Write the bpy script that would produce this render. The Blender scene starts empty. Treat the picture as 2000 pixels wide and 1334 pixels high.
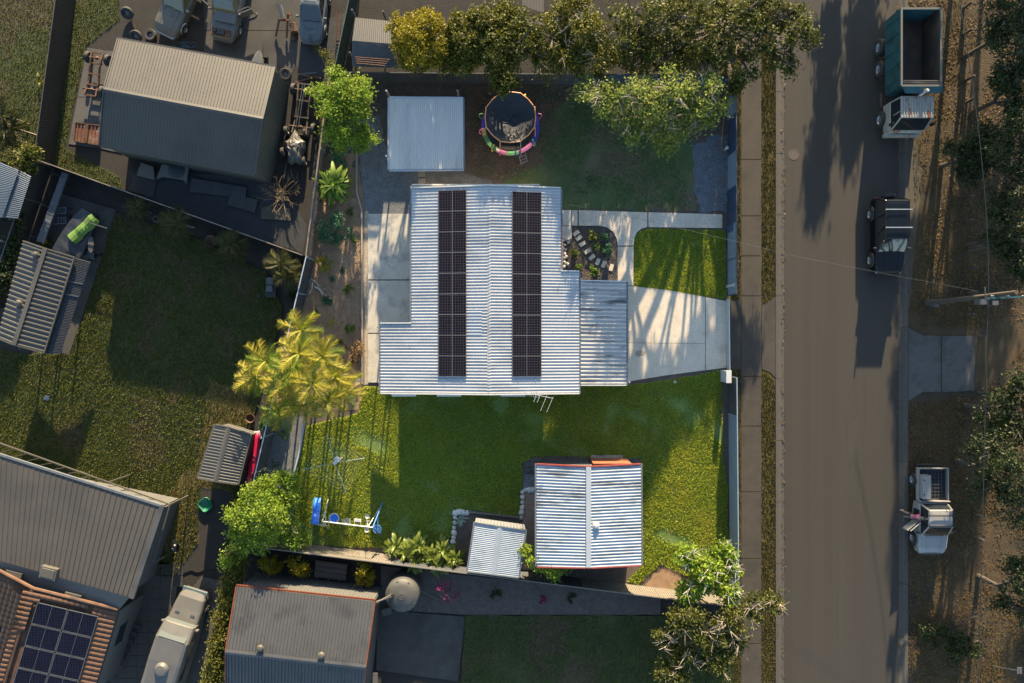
import bpy, bmesh, math, random
import numpy as np
from mathutils import Vector, Matrix
PI = math.pi
rnd = random.Random(7)
S = bpy.context.scene
C = S.collection

# ------------------------------------------------------------------ camera, sky, sun, exposure
H = 44.4          # the drone's height above the ground
cam = bpy.data.cameras.new('camera')
cam.lens = 24.0; cam.sensor_width = 36.0; cam.clip_end = 2000; cam.clip_start = 0.5
cam_o = bpy.data.objects.new('camera', cam); C.objects.link(cam_o)
cam_o.location = (0, 0, H)
S.camera = cam_o
SUN_EL = math.radians(13.0)
SUN_DIR = Vector((0.10, 1.0, 0)).normalized() * math.cos(SUN_EL) + Vector((0, 0, math.sin(SUN_EL)))
w = bpy.data.worlds.new('World'); S.world = w; w.use_nodes = True
nt = w.node_tree; nt.nodes.clear()
sky = nt.nodes.new('ShaderNodeTexSky'); sky.sky_type = 'NISHITA'; sky.sun_disc = False
sky.sun_elevation = SUN_EL; sky.sun_rotation = math.atan2(SUN_DIR.x, SUN_DIR.y)
sky.altitude = 20; sky.air_density = 1.0; sky.dust_density = 0.6; sky.ozone_density = 1.3
bg = nt.nodes.new('ShaderNodeBackground'); bg.inputs['Strength'].default_value = 0.10
wo = nt.nodes.new('ShaderNodeOutputWorld')
nt.links.new(sky.outputs[0], bg.inputs[0]); nt.links.new(bg.outputs[0], wo.inputs[0])
sl = bpy.data.lights.new('sun', 'SUN'); sl.energy = 5.0; sl.angle = math.radians(0.5); sl.color = (1.0, 0.80, 0.52)
so = bpy.data.objects.new('sun', sl); C.objects.link(so)
so.rotation_euler = SUN_DIR.to_track_quat('Z', 'Y').to_euler(); so.location = (0, 60, 40)
S.view_settings.view_transform = 'Standard'; S.view_settings.look = 'None'
S.view_settings.gamma = 1.0; S.view_settings.use_curve_mapping = False
S.view_settings.exposure = 2.2

# ------------------------------------------------------------------ helpers
def W(px, py, z=0.0):
    k = (H - z) / H / 30.0
    return Vector(((px - 1000) * k, (667 - py) * k, z))

def tag(o, label=None, cat=None, group=None, kind=None):
    if label: o['label'] = label
    if cat: o['category'] = cat
    if group: o['group'] = group
    if kind: o['kind'] = kind
    return o

def thing(name, label, cat, loc=(0, 0, 0), rotz=0.0, group=None):
    o = bpy.data.objects.new(name, None); C.objects.link(o)
    o.location = loc; o.rotation_euler = (0, 0, rotz); o.empty_display_size = 0.3
    return tag(o, label, cat, group)

def dup(root, loc, rotz=0.0, scale=None, label=None):
    r = root.copy(); C.objects.link(r); r.location = loc; r.rotation_euler = (0, 0, rotz)
    if scale: r.scale = (scale,) * 3 if isinstance(scale, (int, float)) else scale
    if label: r['label'] = label
    for ch in list(root.children):
        c = ch.copy(); C.objects.link(c); c.parent = r
        for g in ch.children:
            d = g.copy(); C.objects.link(d); d.parent = c
    return r

def fastmesh(name, V, F, mat, smooth=False):
    """V (n,3) array, F (m,k) index array"""
    me = bpy.data.meshes.new(name)
    V = np.asarray(V, dtype=np.float32); F = np.asarray(F, dtype=np.int32)
    me.vertices.add(len(V)); me.vertices.foreach_set('co', V.ravel())
    me.loops.add(F.size); me.loops.foreach_set('vertex_index', F.ravel())
    me.polygons.add(len(F))
    me.polygons.foreach_set('loop_start', np.arange(0, F.size, F.shape[1], dtype=np.int32))
    me.polygons.foreach_set('use_smooth', np.full(len(F), smooth))
    me.update(calc_edges=True)
    me.materials.append(mat)
    return me

def put(name, me, parent=None, loc=(0, 0, 0), rot=(0, 0, 0), scale=(1, 1, 1)):
    o = bpy.data.objects.new(name, me); C.objects.link(o)
    if parent: o.parent = parent
    o.location = loc; o.rotation_euler = rot; o.scale = scale
    return o

class MB:
    def __init__(s): s.v = []; s.f = []; s.m = []; s.mi = 0
    def add(s, vs, fs):
        b = len(s.v); s.v += [tuple(x) for x in vs]
        for f in fs: s.f.append([b + i for i in f]); s.m.append(s.mi)
        return s
    def box(s, c, size, rz=0.0, M=None):
        hx, hy, hz = size[0] / 2, size[1] / 2, size[2] / 2
        vs = [Vector((x * hx, y * hy, z * hz)) for z in (-1, 1) for (x, y) in ((-1, -1), (1, -1), (1, 1), (-1, 1))]
        R = M if M is not None else Matrix.Rotation(rz, 3, 'Z')
        vs = [R @ v + Vector(c) for v in vs]
        return s.add(vs, [(3, 2, 1, 0), (4, 5, 6, 7), (0, 1, 5, 4), (1, 2, 6, 5), (2, 3, 7, 6), (3, 0, 4, 7)])
    def bar(s, a, b, wd, ht):
        """rectangular bar from a to b"""
        a = Vector(a); b = Vector(b); d = b - a; L = d.length
        if L < 1e-6: return s
        x = d / L; up = Vector((0, 0, 1)) if abs(x.z) < 0.95 else Vector((0, 1, 0))
        y = up.cross(x).normalized(); z = x.cross(y)
        M = Matrix((x, y, z)).transposed()
        return s.box((a + b) / 2, (L, wd, ht), M=M)
    def prism(s, pts, z0, z1):
        n = len(pts); A = sum(pts[i][0] * pts[(i + 1) % n][1] - pts[(i + 1) % n][0] * pts[i][1] for i in range(n))
        if A < 0: pts = pts[::-1]
        vs = [(p[0], p[1], z0) for p in pts] + [(p[0], p[1], z1) for p in pts]
        fs = [tuple(range(n - 1, -1, -1)), tuple(range(n, 2 * n))]
        fs += [(i, (i + 1) % n, n + (i + 1) % n, n + i) for i in range(n)]
        return s.add(vs, fs)
    def tube(s, a, b, r, n=8, r2=None, cap=True):
        a = Vector(a); b = Vector(b); r2 = r if r2 is None else r2; d = (b - a)
        if d.length < 1e-6: return s
        d.normalize(); u = d.orthogonal().normalized(); v = d.cross(u)
        vs = []
        for p, q in ((a, r), (b, r2)):
            vs += [p + (u * math.cos(2 * PI * i / n) + v * math.sin(2 * PI * i / n)) * q for i in range(n)]
        fs = [(i, (i + 1) % n, n + (i + 1) % n, n + i) for i in range(n)]
        if cap: fs += [tuple(range(n - 1, -1, -1)), tuple(range(n, 2 * n))]
        return s.add(vs, fs)
    def poly(s, pts, r, n=6, r2=None):
        m = len(pts) - 1; r2 = r if r2 is None else r2
        for i in range(m):
            s.tube(pts[i], pts[i + 1], r + (r2 - r) * i / m, n, r + (r2 - r) * (i + 1) / m)
        return s
    def ring(s, c, R, r, n=32, k=6, squash=1.0, a0=0, a1=2 * PI):
        full = abs(a1 - a0 - 2 * PI) < 1e-6; c = Vector(c); vs = []; fs = []
        N = n if full else n + 1
        for i in range(N):
            a = a0 + (a1 - a0) * i / n; d = Vector((math.cos(a), math.sin(a), 0))
            for j in range(k):
                b = 2 * PI * j / k
                vs.append(c + d * (R + r * math.cos(b)) + Vector((0, 0, r * squash * math.sin(b))))
        for i in range(n):
            i2 = (i + 1) % N
            for j in range(k):
                fs.append((i * k + j, i2 * k + j, i2 * k + (j + 1) % k, i * k + (j + 1) % k))
        return s.add(vs, fs)
    def lathe(s, prof, c=(0, 0, 0), n=24, ax=None):
        c = Vector(c); vs = []; fs = []; k = len(prof)
        for i in range(n):
            a = 2 * PI * i / n
            for (r, z) in prof:
                p = Vector((r * math.cos(a), r * math.sin(a), z))
                if ax == 'x': p = Vector((p.z, p.x, p.y))
                if ax == 'y': p = Vector((p.x, p.z, p.y))
                vs.append(c + p)
        for i in range(n):
            i2 = (i + 1) % n
            for j in range(k - 1):
                fs.append((i * k + j, i2 * k + j, i2 * k + j + 1, i * k + j + 1))
        return s.add(vs, fs)
    def loft(s, secs, cap=True):
        """list of equal-length point loops"""
        n = len(secs[0]); vs = [p for q in secs for p in q]; fs = []
        for i in range(len(secs) - 1):
            for j in range(n):
                fs.append((i * n + j, i * n + (j + 1) % n, (i + 1) * n + (j + 1) % n, (i + 1) * n + j))
        if cap: fs += [tuple(range(n - 1, -1, -1)), tuple(range((len(secs) - 1) * n, len(secs) * n))]
        return s.add(vs, fs)
    def ribs(s, A, B, D, Cc, pitch=0.19, h=0.03, kind='trap', cap=False):
        """ribbed sheet: ribs run A->B (and D->C), repeating along A->D"""
        A, B, D, Cc = map(Vector, (A, B, D, Cc)); L = ((D - A).length + (Cc - B).length) / 2
        n = max(1, round(L / pitch)); N = (B - A).cross(D - A).normalized()
        if N.z < -1e-3: N = -N
        prof = [(0, 0), (.46, 0), (.56, 1), (.80, 1), (.90, 0)] if kind == 'trap' else \
               [(0, .0), (.17, .25), (.33, .75), (.5, 1), (.67, .75), (.83, .25)]
        if kind == 'pan': prof = [(0, 0), (.86, 0), (.90, 1), (.95, 1), (.99, 0)]
        T = [((i + t) / n, z) for i in range(n) for (t, z) in prof] + [(1.0, 0)]
        vs = []
        for t, z in T:
            vs.append(A.lerp(D, t) + N * (h * z)); vs.append(B.lerp(Cc, t) + N * (h * z))
        m = len(T)
        return s.add(vs, [(2 * i, 2 * i + 1, 2 * i + 3, 2 * i + 2) for i in range(m - 1)])
    def build(s, name, mats, parent=None, origin=None, smooth=False, bevel=0, label=None, world=True):
        me = bpy.data.meshes.new(name)
        V = [Vector(v) for v in s.v]
        if parent is not None and world:
            p = parent; chain = []
            Mx = Matrix.Identity(4)
            while p is not None: chain.append(p); p = p.parent
            for q in reversed(chain):
                Mx = Mx @ Matrix.LocRotScale(q.location, q.rotation_euler, q.scale)
            iv = Mx.inverted(); V = [iv @ v for v in V]
        if origin is not None: V = [v - Vector(origin) for v in V]
        me.from_pydata([tuple(v) for v in V], [], s.f)
        if not isinstance(mats, (list, tuple)): mats = [mats]
        for mt in mats: me.materials.append(mt)
        me.polygons.foreach_set('material_index', s.m)
        if smooth: me.polygons.foreach_set('use_smooth', [True] * len(me.polygons))
        bm = bmesh.new(); bm.from_mesh(me); bmesh.ops.recalc_face_normals(bm, faces=bm.faces); bm.to_mesh(me); bm.free()
        me.update()
        o = bpy.data.objects.new(name, me); C.objects.link(o)
        if parent is not None: o.parent = parent
        if origin is not None: o.location = origin
        if bevel:
            md = o.modifiers.new('bevel', 'BEVEL'); md.width = bevel; md.segments = 2; md.limit_method = 'ANGLE'
        if label: o['label'] = label
        return o

def inside(P, poly):
    x, y = P[:, 0], P[:, 1]; r = np.zeros(len(P), bool); n = len(poly)
    for i in range(n):
        x0, y0 = poly[i][0], poly[i][1]; x1, y1 = poly[(i + 1) % n][0], poly[(i + 1) % n][1]
        if y0 == y1: continue
        c = ((y0 > y) != (y1 > y)) & (x < (x1 - x0) * (y - y0) / (y1 - y0) + x0)
        r ^= c
    return r

# ------------------------------------------------------------------ materials
def newmat(name):
    m = bpy.data.materials.new(name); m.use_nodes = True
    nt = m.node_tree; bs = nt.nodes['Principled BSDF']
    return m, nt, bs

def noise(nt, vec, scale, detail=4, rough=0.55, dist=0):
    n = nt.nodes.new('ShaderNodeTexNoise'); n.inputs['Scale'].default_value = scale
    n.inputs['Detail'].default_value = detail; n.inputs['Roughness'].default_value = rough
    n.inputs['Distortion'].default_value = dist
    nt.links.new(vec, n.inputs['Vector']); return n.outputs['Fac']

def ramp(nt, fac, a, b, ca=(0, 0, 0, 1), cb=(1, 1, 1, 1)):
    r = nt.nodes.new('ShaderNodeValToRGB'); r.color_ramp.elements[0].position = a; r.color_ramp.elements[1].position = b
    r.color_ramp.elements[0].color = ca; r.color_ramp.elements[1].color = cb
    nt.links.new(fac, r.inputs[0]); return r.outputs[0]

def mixc(nt, fac, a, b, mode='MIX'):
    m = nt.nodes.new('ShaderNodeMix'); m.data_type = 'RGBA'; m.blend_type = mode
    for sock, v in ((m.inputs[0], fac), (m.inputs[6], a), (m.inputs[7], b)):
        if isinstance(v, (int, float)): sock.default_value = v
        elif isinstance(v, tuple): sock.default_value = v if len(v) == 4 else v + (1,)
        else: nt.links.new(v, sock)
    return m.outputs[2]

# dimming put into the base colours of neighbouring yards and street; some roofs too: (name -> tone)
DIM_TONE = dict(dry_reserve_ground=.62, dimmed_dark_soil=.7, dark_gravel=.7, patchy_lawn_soil=.6, verge_grass_soil=.7, asphalt=.66,
  footpath_concrete=.7, dimmed_grey_concrete=.62, dull_pale_concrete=.62, taupe_roof_sheet=.46, olive_grey_wall_sheet=.9, mid_grey_roof_sheet=.52,
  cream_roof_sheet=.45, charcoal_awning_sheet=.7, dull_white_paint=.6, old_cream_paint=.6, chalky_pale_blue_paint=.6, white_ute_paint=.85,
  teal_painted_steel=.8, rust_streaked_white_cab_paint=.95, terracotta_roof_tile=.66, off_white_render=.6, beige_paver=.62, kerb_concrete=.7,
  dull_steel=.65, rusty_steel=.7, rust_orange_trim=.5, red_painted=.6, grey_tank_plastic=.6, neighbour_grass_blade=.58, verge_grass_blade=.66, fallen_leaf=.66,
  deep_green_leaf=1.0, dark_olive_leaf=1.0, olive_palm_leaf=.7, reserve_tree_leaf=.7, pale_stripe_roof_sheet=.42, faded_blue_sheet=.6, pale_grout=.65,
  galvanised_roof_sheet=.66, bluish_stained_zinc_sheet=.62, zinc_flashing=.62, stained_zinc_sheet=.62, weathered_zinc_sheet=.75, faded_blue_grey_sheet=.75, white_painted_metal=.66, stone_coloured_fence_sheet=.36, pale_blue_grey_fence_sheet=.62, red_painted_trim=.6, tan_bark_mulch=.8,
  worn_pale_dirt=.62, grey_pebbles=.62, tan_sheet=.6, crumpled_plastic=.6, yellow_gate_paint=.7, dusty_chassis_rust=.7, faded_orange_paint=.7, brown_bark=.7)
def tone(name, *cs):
    k = DIM_TONE.get(name, 1.0); k = k * .84 if k < 1 else k; return [tuple(x * k for x in c) if c else c for c in cs]

def M(name, c, c2=None, scale=2.0, rough=0.85, bump=0.0, bscale=30, metal=0.0, patch=None, pscale=0.25, plo=.5, phi=.62,
      speck=None, sscale=60, slo=.56, shi=.66, stretch=None, coat=0, dist=0.0, spec=None, world=False):
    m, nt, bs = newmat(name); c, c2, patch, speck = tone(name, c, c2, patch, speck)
    tc = nt.nodes.new('ShaderNodeTexCoord'); vec = tc.outputs['Object']
    if stretch:
        mp = nt.nodes.new('ShaderNodeMapping'); mp.inputs['Scale'].default_value = stretch
        nt.links.new(vec, mp.inputs[0]); vec2 = mp.outputs[0]
    else: vec2 = vec
    col = c + (1,)
    if c2: col = mixc(nt, ramp(nt, noise(nt, vec2, scale, 5, .6), .32, .68), c + (1,), c2 + (1,))
    if patch: col = mixc(nt, ramp(nt, noise(nt, vec2, pscale, 6, .68, dist), plo, phi), col, patch + (1,))
    if speck: col = mixc(nt, ramp(nt, noise(nt, vec, sscale, 2, .5), slo, shi), col, speck + (1,))
    if isinstance(col, tuple): bs.inputs['Base Color'].default_value = col
    else: nt.links.new(col, bs.inputs['Base Color'])
    bs.inputs['Roughness'].default_value = rough; bs.inputs['Metallic'].default_value = metal
    if coat: bs.inputs['Coat Weight'].default_value = coat; bs.inputs['Coat Roughness'].default_value = 0.06
    if spec is not None: bs.inputs['Specular IOR Level'].default_value = spec
    if bump:
        b = nt.nodes.new('ShaderNodeBump'); b.inputs['Strength'].default_value = 1.0; b.inputs['Distance'].default_value = bump
        nt.links.new(noise(nt, vec, bscale, 4, .6), b.inputs['Height']); nt.links.new(b.outputs[0], bs.inputs['Normal'])
    return m

def leafmat(name, dark, light, hi=None, trans=0.35, nscale=0.9, rough=0.55):
    """foliage: colour differs leaf by leaf and clump by clump, a little light passes through"""
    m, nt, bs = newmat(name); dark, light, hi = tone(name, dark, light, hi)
    g = nt.nodes.new('ShaderNodeNewGeometry'); tc = nt.nodes.new('ShaderNodeTexCoord')
    r = ramp(nt, g.outputs['Random Per Island'], 0.0, 1.0, dark + (1,), light + (1,))
    n = ramp(nt, noise(nt, tc.outputs['Object'], nscale, 3, .6), .40, .66)
    col = mixc(nt, n, r, (hi or light) + (1,))
    col = mixc(nt, 0.45, r, col)
    nt.links.new(col, bs.inputs['Base Color']); bs.inputs['Roughness'].default_value = rough
    bs.inputs['Specular IOR Level'].default_value = 0.3
    t = nt.nodes.new('ShaderNodeBsdfTranslucent'); nt.links.new(col, t.inputs[0])
    mx = nt.nodes.new('ShaderNodeMixShader'); mx.inputs[0].default_value = trans
    out = nt.nodes['Material Output']
    nt.links.new(bs.outputs[0], mx.inputs[1]); nt.links.new(t.outputs[0], mx.inputs[2]); nt.links.new(mx.outputs[0], out.inputs[0])
    return m

def glass(name, c=(.01, .014, .018)):
    m, nt, bs = newmat(name); bs.inputs['Base Color'].default_value = c + (1,)
    bs.inputs['Roughness'].default_value = 0.06; bs.inputs['Coat Weight'].default_value = 0.6
    return m

# ground
soil = M('soil', (.060, .046, .036), (.095, .073, .055), 1.2, .95, .02, 18, speck=(.17, .13, .09), sscale=14, slo=.62, shi=.70)
litter_soil = M('leaf_strewn_soil', (.070, .046, .030), (.120, .080, .048), 1.6, .95, .03, 14, patch=(.045, .052, .028), pscale=.35, speck=(.20, .145, .085), sscale=11, slo=.60, shi=.68)
reserve = M('dry_reserve_ground', (.075, .046, .018), (.12, .074, .026), .7, .95, .05, 12, patch=(.040, .030, .016), pscale=.22, speck=(.11, .075, .035), sscale=12, slo=.60, shi=.70)
dim_soil = M('dimmed_dark_soil', (.022, .019, .016), (.036, .030, .024), 1.4, .95, .02, 16, speck=(.065, .055, .042), sscale=13, slo=.63, shi=.70)  # soil colour carries the dimming of the surround
dark_blue_gravel = M('dark_blue_gravel', (.070, .082, .100), (.11, .125, .145), 2.0, .9, .02, 30, patch=(.10, .085, .07), pscale=.5, plo=.50, phi=.62, speck=(.30, .30, .30), sscale=16, slo=.60, shi=.68)
mulch = M('tan_bark_mulch', (.30, .185, .105), (.42, .265, .155), 2.2, .95, .03, 26, speck=(.40, .29, .20), sscale=22, slo=.58, shi=.68)
dark_mulch = M('dark_mulch', (.045, .037, .035), (.075, .060, .052), 2.2, .95, .03, 22, speck=(.20, .17, .14), sscale=17, slo=.62, shi=.69)
blue_gravel = M('blue_grey_gravel', (.075, .078, .080), (.12, .122, .120), 2.0, .9, .02, 30, patch=(.10, .085, .07), pscale=.5, plo=.56, phi=.7, speck=(.36, .38, .40), sscale=24, slo=.60, shi=.68)
pale_gravel = M('pale_gravel', (.26, .22, .16), (.38, .33, .25), 4, .9, .02, 30, speck=(.12, .10, .08), sscale=26, slo=.58, shi=.66)
brown_gravel = M('brown_gravel', (.19, .125, .085), (.27, .185, .13), 3, .9, .02, 30, speck=(.40, .31, .24), sscale=24, slo=.58, shi=.67)
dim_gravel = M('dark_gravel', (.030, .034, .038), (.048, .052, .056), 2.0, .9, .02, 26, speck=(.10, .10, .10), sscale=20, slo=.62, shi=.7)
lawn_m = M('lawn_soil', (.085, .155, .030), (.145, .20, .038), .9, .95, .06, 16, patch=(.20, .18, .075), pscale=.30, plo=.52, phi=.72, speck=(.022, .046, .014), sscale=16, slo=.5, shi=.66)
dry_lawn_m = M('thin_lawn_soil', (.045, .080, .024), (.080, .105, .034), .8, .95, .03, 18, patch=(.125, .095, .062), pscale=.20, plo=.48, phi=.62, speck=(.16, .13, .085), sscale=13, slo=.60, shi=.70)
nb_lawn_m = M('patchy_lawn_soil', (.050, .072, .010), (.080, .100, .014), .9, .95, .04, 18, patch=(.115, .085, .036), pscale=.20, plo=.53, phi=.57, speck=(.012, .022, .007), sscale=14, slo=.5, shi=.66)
verge_m = M('verge_grass_soil', (.090, .070, .012), (.135, .098, .016), 1.2, .95, .03, 16, speck=(.04, .035, .014), sscale=14, slo=.5, shi=.64)
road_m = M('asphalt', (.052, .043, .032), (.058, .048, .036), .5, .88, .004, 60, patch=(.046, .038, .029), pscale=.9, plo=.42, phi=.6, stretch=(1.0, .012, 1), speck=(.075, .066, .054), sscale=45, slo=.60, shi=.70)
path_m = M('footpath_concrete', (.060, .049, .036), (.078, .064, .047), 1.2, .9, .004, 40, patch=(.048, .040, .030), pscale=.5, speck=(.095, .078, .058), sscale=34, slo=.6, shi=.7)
conc_m = M('exposed_aggregate_concrete', (.48, .415, .32), (.58, .50, .39), 1.0, .9, .004, 50, patch=(.36, .31, .25), pscale=.9, plo=.50, phi=.72, speck=(.33, .29, .235), sscale=19, slo=.48, shi=.66)
patio_m = M('grey_brushed_concrete', (.36, .33, .275), (.46, .42, .345), .8, .9, .004, 40, patch=(.22, .215, .205), pscale=.9, plo=.5, phi=.7, speck=(.20, .195, .185), sscale=16, slo=.60, shi=.70)
pale_conc = M('pale_concrete', (.46, .41, .34), (.54, .48, .40), 2, .9, .004, 40)
dim_conc = M('dimmed_grey_concrete', (.062, .058, .052), (.095, .088, .076), .9, .9, .006, 30, patch=(.042, .040, .038), pscale=.5, plo=.5, phi=.7)  # concrete colour darkened to dim the neighbouring yards
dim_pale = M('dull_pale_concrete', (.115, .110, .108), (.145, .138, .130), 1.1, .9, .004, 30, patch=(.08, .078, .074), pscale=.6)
lime_wood = M('grey_timber', (.20, .175, .145), (.29, .25, .20), 3, .85, .004, 30, stretch=(1, .1, 1))
old_wood = M('weathered_fence_timber', (.11, .09, .072), (.20, .165, .13), 3, .9, .004, 30)
rock_m = M('white_rock', (.40, .38, .35), (.58, .55, .50), 4, .85, .02, 9, speck=(.24, .22, .20), sscale=12)
# metals and paints
zinc = M('galvanised_roof_sheet', (.56, .58, .60), (.67, .68, .69), .6, .42, metal=.0, patch=(.40, .43, .46), pscale=.5, plo=.49, phi=.68, stretch=(.5, 1.6, 1), speck=(.36, .38, .40), sscale=9, slo=.64, shi=.74)
zinc_fine = M('weathered_zinc_sheet', (.62, .59, .54), (.72, .69, .63), .9, .45, patch=(.48, .46, .43), pscale=.8, plo=.5, phi=.72, stretch=(1, .25, 1))
zinc_dirty = M('stained_zinc_sheet', (.58, .56, .53), (.68, .66, .62), .8, .45, patch=(.15, .15, .16), pscale=.9, plo=.50, phi=.66, stretch=(.45, 2.6, 1))
zinc_blue = M('bluish_stained_zinc_sheet', (.46, .54, .62), (.56, .64, .71), .8, .4, patch=(.16, .18, .21), pscale=.8, plo=.47, phi=.66, stretch=(.5, 2.2, 1))
flash = M('zinc_flashing', (.50, .56, .62), (.58, .63, .68), 1.5, .4)
gutter_m = M('dark_gutter', (.07, .08, .09), (.11, .12, .13), 3, .5)
white_trim = M('white_painted_metal', (.70, .70, .68), (.78, .78, .75), 3, .4)
brick_m = M('orange_brick', (.36, .15, .075), (.45, .20, .10), 6, .85)
wall_m = M('cream_wall', (.50, .46, .38), (.55, .51, .43), 2, .85)
red_m = M('red_painted_trim', (.36, .055, .045), (.45, .09, .065), 4, .5)
orange_m = M('rust_orange_trim', (.20, .045, .014), (.27, .07, .022), 4, .55)
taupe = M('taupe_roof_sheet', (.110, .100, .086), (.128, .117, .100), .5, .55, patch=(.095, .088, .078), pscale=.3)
taupe_wall = M('olive_grey_wall_sheet', (.075, .078, .062), (.090, .093, .073), .8, .6)
grey_roof = M('mid_grey_roof_sheet', (.085, .088, .094), (.105, .108, .113), .7, .5, patch=(.065, .068, .075), pscale=.6)
cream_roof = M('cream_roof_sheet', (.155, .142, .115), (.18, .165, .135), .8, .5, patch=(.13, .12, .10), pscale=.5)
dark_roof = M('charcoal_awning_sheet', (.020, .024, .032), (.027, .031, .040), 1, .5)
fence_navy = M('navy_fence_sheet', (.030, .052, .095), (.040, .066, .115), 1, .5)
fence_pale = M('pale_blue_grey_fence_sheet', (.33, .42, .53), (.40, .49, .60), 1, .45)
fence_green = M('dark_green_fence_sheet', (.016, .036, .034), (.022, .046, .043), 1, .55)
fence_brown = M('dark_brown_fence_sheet', (.030, .025, .021), (.040, .033, .028), 1, .6)
fence_slate = M('slate_fence_sheet', (.050, .054, .058), (.066, .070, .074), 1, .55)
fence_cream = M('stone_coloured_fence_sheet', (.40, .36, .30), (.46, .41, .34), 1, .55)
cap_blue = M('pale_fence_cap', (.24, .30, .36), (.30, .36, .42), 2, .5)
steel = M('grey_steel', (.30, .31, .32), (.38, .39, .40), 3, .4, metal=.5)
dim_steel = M('dull_steel', (.085, .095, .105), (.12, .13, .14), 3, .5)
rust = M('rusty_steel', (.10, .038, .016), (.17, .07, .028), 5, .8, .004, 30, patch=(.035, .020, .014), pscale=2)
black_rub = M('black_rubber', (.012, .012, .012), (.022, .021, .020), 6, .8)
black_paint = M('gloss_black_paint', (.003, .004, .005), rough=.3, coat=.12, spec=.3)
black_plastic = M('black_plastic', (.013, .013, .014), rough=.5)
silver = M('silver_alloy', (.25, .25, .25), rough=.35, metal=.6)
car_glass = glass('tinted_glass')
white_car = M('dull_white_paint', (.155, .150, .138), (.185, .178, .160), 1.5, .45)
cream_car = M('old_cream_paint', (.150, .138, .105), (.185, .172, .135), 1.2, .5, patch=(.12, .085, .045), pscale=1.4, plo=.6, phi=.7)
blue_car = M('chalky_pale_blue_paint', (.12, .145, .165), (.17, .19, .20), 2.2, .6, patch=(.05, .075, .12), pscale=1.8, plo=.55, phi=.65)
ute_white = M('white_ute_paint', (.30, .29, .275), rough=.3, coat=.3)
teal_m = M('teal_painted_steel', (.016, .080, .092), (.024, .100, .112), 1.4, .5, patch=(.014, .05, .058), pscale=1.2)
tip_in = M('worn_rusty_tipper_bed', (.020, .014, .011), (.034, .022, .015), .9, .75, patch=(.065, .034, .018), pscale=.6, plo=.52, phi=.66)
cab_white = M('rust_streaked_white_cab_paint', (.26, .245, .21), (.31, .295, .25), 1, .5, patch=(.22, .060, .012), pscale=.9, plo=.56, phi=.61, stretch=(2.6, .6, 1))
terra = M('terracotta_roof_tile', (.115, .052, .026), (.165, .078, .040), 2.5, .8, patch=(.060, .034, .024), pscale=1.1)
nb_white = M('off_white_render', (.125, .122, .115), (.14, .137, .128), 1, .8)
tile_m = M('beige_paver', (.062, .055, .045), (.078, .070, .058), 1.6, .85)
tile_gap = M('pale_grout', (.115, .105, .085), rough=.9)
bark = M('grey_bark', (.14, .115, .09), (.24, .205, .165), 5, .9, .01, 18)
dim_bark = M('brown_bark', (.060, .048, .036), (.10, .083, .065), 5, .9, .01, 18)
pale_bark = M('pale_dead_wood', (.34, .31, .28), (.46, .43, .39), 5, .9)
kerb_m = M('kerb_concrete', (.085, .074, .060), (.105, .092, .075), 2, .9)
panel_frame = M('solar_panel_frame', (.10, .10, .105), rough=.5)
# solar panels
def solar_mat(name, cell, line):
    m, nt, bs = newmat(name)
    tc = nt.nodes.new('ShaderNodeTexCoord')
    br = nt.nodes.new('ShaderNodeTexBrick'); br.offset = 0; br.inputs['Scale'].default_value = 1.0
    br.inputs['Brick Width'].default_value = .16; br.inputs['Row Height'].default_value = .16
    br.inputs['Mortar Size'].default_value = .006; br.inputs['Mortar Smooth'].default_value = 0
    br.inputs['Color1'].default_value = cell + (1,); br.inputs['Color2'].default_value = tuple(c * 1.5 for c in cell) + (1,)
    br.inputs['Mortar'].default_value = line + (1,)
    nt.links.new(tc.outputs['Object'], br.inputs['Vector']); nt.links.new(br.outputs[0], bs.inputs['Base Color'])
    bs.inputs['Roughness'].default_value = .4; bs.inputs['Specular IOR Level'].default_value = .06
    return m
cells = solar_mat('solar_cells', (.0045, .004, .007), (.055, .050, .062))
nb_cells = solar_mat('dark_solar_cells', (.003, .004, .011), (.022, .022, .028))
# foliage
lf_bright = leafmat('bright_green_leaf', (.085, .165, .014), (.19, .27, .022), (.29, .32, .028), .45)
lf_gum = leafmat('olive_gum_leaf', (.10, .15, .028), (.23, .27, .055), (.32, .32, .075), .5)
lf_gum_dark = leafmat('dark_olive_leaf', (.036, .048, .006), (.075, .084, .010), (.115, .10, .012), .35)
lf_yellow = leafmat('yellow_green_leaf', (.11, .105, .003), (.20, .17, .004), (.25, .19, .005), .4)
lf_dark = leafmat('deep_green_leaf', (.036, .048, .004), (.075, .082, .006), (.125, .105, .006), .35)
lf_shade = leafmat('reserve_tree_leaf', (.020, .038, .010), (.044, .068, .014), (.075, .095, .014), .3)
lf_shrub = leafmat('blue_green_shrub_leaf', (.030, .090, .040), (.060, .150, .070), None, .25)
lf_palm = leafmat('golden_palm_leaf', (.13, .17, .014), (.31, .28, .026), (.42, .31, .036), .4, nscale=1.4)
lf_palm_dim = leafmat('olive_palm_leaf', (.040, .048, .008), (.078, .080, .012), (.095, .085, .014), .3)
lf_palm_brown = leafmat('drying_palm_leaf', (.26, .18, .08), (.36, .26, .13), None, .3)
lf_big = leafmat('lush_big_leaf', (.060, .130, .014), (.120, .190, .020), (.17, .22, .022), .3)
lf_canna = leafmat('glossy_canna_leaf', (.050, .095, .014), (.115, .150, .022), (.20, .175, .03), .3, rough=.4)
lf_dry = leafmat('brown_dry_leaf', (.12, .068, .030), (.20, .12, .055), None, .2)
lf_silver = leafmat('silver_green_leaf', (.20, .27, .20), (.30, .37, .28), None, .2)
lf_hedge = leafmat('olive_hedge_leaf', (.050, .058, .006), (.100, .100, .009), (.145, .125, .010), .35)
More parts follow.
